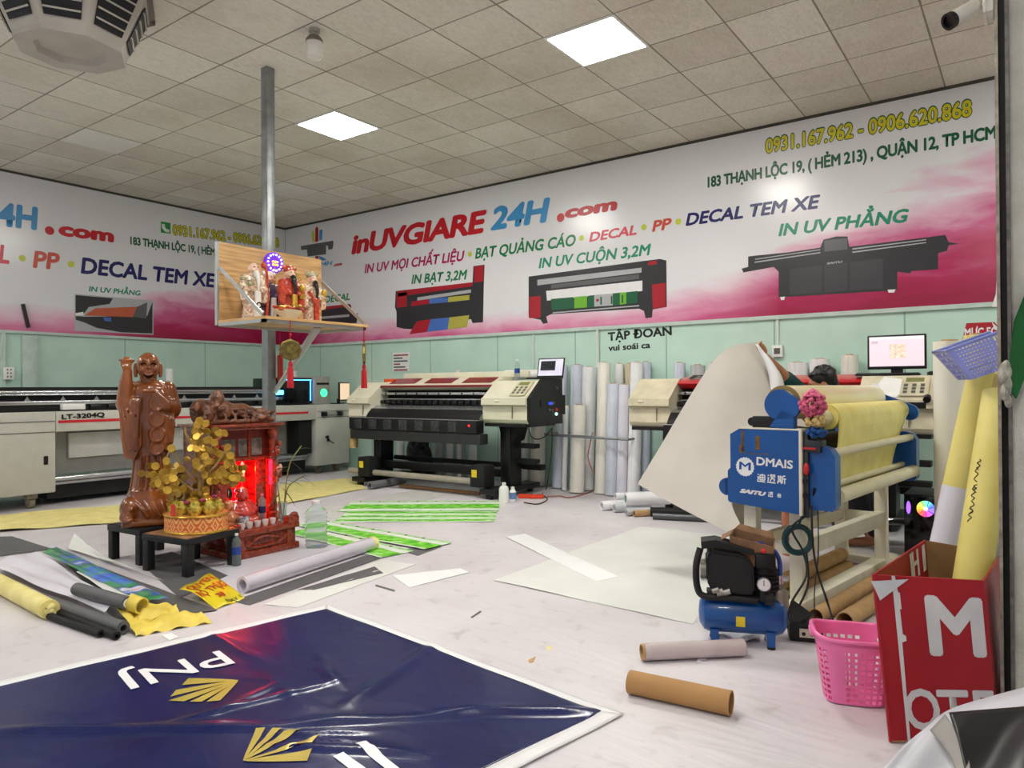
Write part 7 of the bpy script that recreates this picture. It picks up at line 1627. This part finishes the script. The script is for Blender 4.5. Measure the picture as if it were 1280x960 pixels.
lay((-4.302,1.835,0.105),(-3.792,1.862,0.105),.034,M_GREYB,'dark grey rolled banner lying on top of the white folded sheet')
lay((-4.625,1.736,0.036),(-3.63,1.76,0.036),.033,M_GREYB,'long dark grey rolled banner at the bottom of the left pile',end=M_GREYB)
lay((-4.251,1.709,0.022),(-3.58,1.705,0.022),.02,M_MATB,'black rolled sheet in front of the left pile',end=M_MATB)
lay((-4.189,1.654,0.022),(-3.679,1.677,0.022),.018,M_MATB,'thin black folded sheet, foremost of the left pile',end=M_MATB)
PRL=lay((-5.487,1.741,0.052),(-4.201,1.659,0.052),.05,M_YPAP,'yellow paper roll at the left edge of the picture',end=M_YPAP,name='paper_roll')
_e=Vector((-4.201,1.659,0.052)); _d=(_e-Vector((-5.487,1.741,0.052))).normalized(); m=MB()
for k in range(9): m.ball(_e+_d*.0+Vector((.02*math.cos(k*2.4),.012*math.sin(k*2.4),.022*math.sin(k*1.7))),(.02,.016,.016),8,6)
m.build('crumpled_end',M_YPAP,bpy.data.objects['paper_roll.004'] if 0 else PRL)
def crump(label,P0,P1,P2,P3,h):
    P=[Vector(p) for p in (P0,P1,P2,P3)]
    m=MB(); m.sheet(lambda a,b:q2(P,a,b)+Vector((.012*math.sin(b*9+a*5),.012*math.cos(a*8),h*(math.sin(math.pi*b)**.6)*(.7+.3*math.sin(a*11+b*3))+.008*math.sin(a*23+b*7))),30,16,.002)
    return single(m,'yellow_wrapping',mat('yellow_wrapping',(222,196,72),.5,var=.08,c2=(230,208,100)),label,'wrapping paper')
crump('crumpled yellow wrapping on the end of the upper grey roll',(-3.986,1.85,0.05),(-3.732,2.077,0.05),(-3.658,2.062,0.02),(-3.692,1.805,0.02),.035)
crump('crumpled yellow wrapping nearest the navy tarpaulin',(-3.75,1.81,0.02),(-3.641,2.123,0.02),(-3.444,2.113,0.004),(-3.547,1.765,0.004),.03)
m=MB(); pr_=Vector((-3.813,1.885,0.1)); m.pipe(pr_,pr_+Vector((.08,.02,-.01)),.042,.035,22); single(m,'yellow_ring',mat('yellow_wrapping',(222,196,72),.5),'yellow paper ring around the end of the dark grey rolled banner','wrapping paper')
fsheet('paper_scrap','small white paper scrap on the floor above the navy tarpaulin',[(-3.465,1.863),(-3.46,1.909),(-3.372,1.9),(-3.368,1.85)],M_BRIGHT,.002,'paper',wav=.0005)
# yellow sign with red lettering lying against the roll
SP=[Vector(p) for p in [(-3.973,2.24,0.06),(-4.125,2.521,0.07),(-3.666,2.457,0.004),(-3.636,2.259,0.004)]]
YS=thing('yellow_sign','crumpled yellow plastic sign with red lettering on the floor before the stools','sign',(SP[0]+SP[2])/2)
def ys(a,b,o=0): return q2(SP,a,b)+Vector((0,0,.018*math.sin(math.pi*b)+.006*math.sin(a*9+b*5)+o))
m=MB(); m.sheet(lambda a,b:ys(a,b),16,12,.0015); m.build('sheet',mat('yellow_plastic',(226,206,40),.25,coat=.4,var=.08),YS,180)
RL=mat('print_red_dark',(178,30,34),.4); yf=lambda a,b:ys(a,1-b,.003)
letter(YS,'QUYEN',RL,(.06,.70),(.9,.74),.2,yf,.025); letter(YS,'RỘ THỤG',RL,(.05,.40),(.97,.44),.2,yf,.025); letter(YS,'38',RL,(.36,.2),(.62,.2),.12,yf,.03); letter(YS,'NAY !',mat('print_green_dark',(50,90,40),.4),(.45,.04),(.95,.04),.08,yf,.03)
# ---------------------------------------------------------------- tubes in the foreground
def ftube(p,q_,rr,mm,label,name,film=None):
    p,q_=Vector(p),Vector(q_); t=thing(name,label,'tube',(p.x,p.y,0)); m=MB(); m.pipe(p,q_,rr,rr*.86,32); m.build('tube',mm,t)
    if film:
        d=(q_-p).normalized(); m=MB(); m.pipe(p+d*.01,q_-d*.004,rr*1.10,rr*1.01,32); m.build('film_wrap',film,t)
    return t
ftube((-1.297,2.573,0.046),(-0.906,2.609,0.046),.044,mat('brown_card',(172,130,80),.7,var=.05,scale=6),'brown card tube lying in the foreground right of the navy tarpaulin','card_tube')
ftube((-1.406,2.905,0.04),(-1.059,3.219,0.04),.034,M_CARD,'film-wrapped tube lying behind the brown card tube','film_tube',mat('pale_film_wrap',(196,184,184),.15,coat=.6,var=.05,scale=10))
# bottles and power strip near the large printer
t=thing('chemical_bottle','white plastic bottle on the floor at the right leg of the large printer','bottle',(*(-4.499,6.074),0))
bx_,by_=(-4.499,6.074)
m=MB(); m.lathe([(.001,.001),(.05,.001),(.052,.01),(.052,.15),(.04,.175),(.02,.185),(.02,.2),(0,.2)],(bx_,by_,0),20); m.build('body',M_WHITE,t)
m=MB(); m.lathe([(.023,.19),(.023,.215),(0,.217)],(bx_,by_,0),16); m.build('cap',M_WHITE,t)
bx_,by_=(-4.517,6.256)
t=thing('chemical_bottle','small bottle with blue label just right of the white bottle','bottle',(bx_,by_,0))
m=MB(); m.lathe([(.001,.001),(.035,.001),(.036,.1),(.02,.12),(.018,.13),(0,.13)],(bx_,by_,0),18); m.build('body',M_WHITE,t)
m=MB(); m.lathe([(.0365,.02),(.0368,.09)],(bx_,by_,0),18); m.build('label_band',mat('pale_blue_label',(110,140,190),.5),t)
m=MB(); m.lathe([(.02,.125),(.02,.15),(0,.152)],(bx_,by_,0),14); m.build('cap',M_WHITE,t)
sx_,sy_=(-4.448,6.503)
t=thing('power_strip','orange-red power strip on the floor right of the white bottle','power strip',(sx_,sy_,0),.45,local=True)
m=MB(); m.box((-.14,-.03,.002),(.14,.03,.045),.01); m.build('case',mat('orange_red_plastic',(220,64,28),.4),t,off=(0,0,0))
for k in range(3):
    m=MB(); m.cyl((-.08+.08*k,0,.045),(-.08+.08*k,0,.047),.016); m.build('socket',M_BLACK,t,off=(0,0,0))
cbl=[([(-4.319,6.181,0.01),(-4.144,6.174,0.01),(-4.237,6.497,0.01),(-4.506,6.811,0.01),(-4.678,7.158,0.02),(-4.285,6.656,0.457),(-4.167,6.492,0.774)],M_BLACK,'black cable running from the printer\'s end cap down to the floor'),
 ([(-4.33,6.64,0.01),(-4.245,6.767,0.01),(-4.096,6.726,0.01),(-4.11,7.148,0.01),(-4.184,7.409,0.01)],mat('red_cable',(170,90,70),.5),'reddish cable lying on the floor below the standing rolls'),
 ([(-4.367,6.347,0.775),(-4.404,6.445,0.683),(-4.404,6.569,0.641),(-4.333,6.62,0.676),(-4.275,6.661,0.763)],M_BLACK,'black cable sagging below the large printer\'s end cap'),
 ([(-4.013,7.097,0.704),(-4.059,7.066,0.436),(-4.017,7.097,0.256)],mat('red_cable',(170,90,70),.5),'thin reddish cable hanging between the short fat roll and the tall cream roll')]
for pts,mm,lb in cbl:
    m=MB(); m.tube(pts,.006,6); single(m,'floor_cable',mm,lb,'cable','cables by the large printer')
# grey tube at the large printer's left foot
gp_,gq_=(-6.429,5.992,0.05),(-6.457,6.601,0.05)
m=MB(); m.pipe(gp_,gq_,.045,.025,22); single(m,'grey_roll',mat('grey_plastic_roll',(110,110,112),.5),'grey roll end lying at the left foot of the large printer','roll')
m=MB(); m.box((*(-6.223,6.572),.001),(*(-5.098,6.427),.03)) if 0 else m.cyl((-6.23,6.3,0.03),(-5.008,6.314,0.03),.02); single(m,'brown_bar',mat('brown_bar',(120,86,50),.6),'thin brown bar lying on the floor under the large printer','bar')

# small scraps on the floor
for P_,mm,lb in (([(-2.66,3.74),(-2.634,3.782),(-2.592,3.74),(-2.619,3.699)],M_YELS,'tiny yellow scrap on the floor at the edge of the off-white sheet'),([(-1.817,2.623),(-1.814,2.683),(-1.786,2.622),(-1.795,2.604)],M_CARD,'tiny brown triangular scrap on the bare floor above the navy tarpaulin'),([(-2.404,2.945),(-2.431,3.059),(-2.415,3.053),(-2.389,2.939)],M_GREYB,'thin dark sliver of vinyl on the floor above the tarpaulin edge'),([(-1.842,2.81),(-1.826,2.833),(-1.801,2.788),(-1.822,2.786)],M_YPAP,'tiny pale yellow scrap right of the brown triangular scrap'),([(-3.281,3.107),(-3.096,3.086),(-3.076,3.059),(-3.259,3.079)],M_GREYB,'thin dark sliver left of the pale vinyl rectangle')):
    fsheet('vinyl_scrap',lb,P_,mm,.001,'scrap',wav=.0005,n=3)
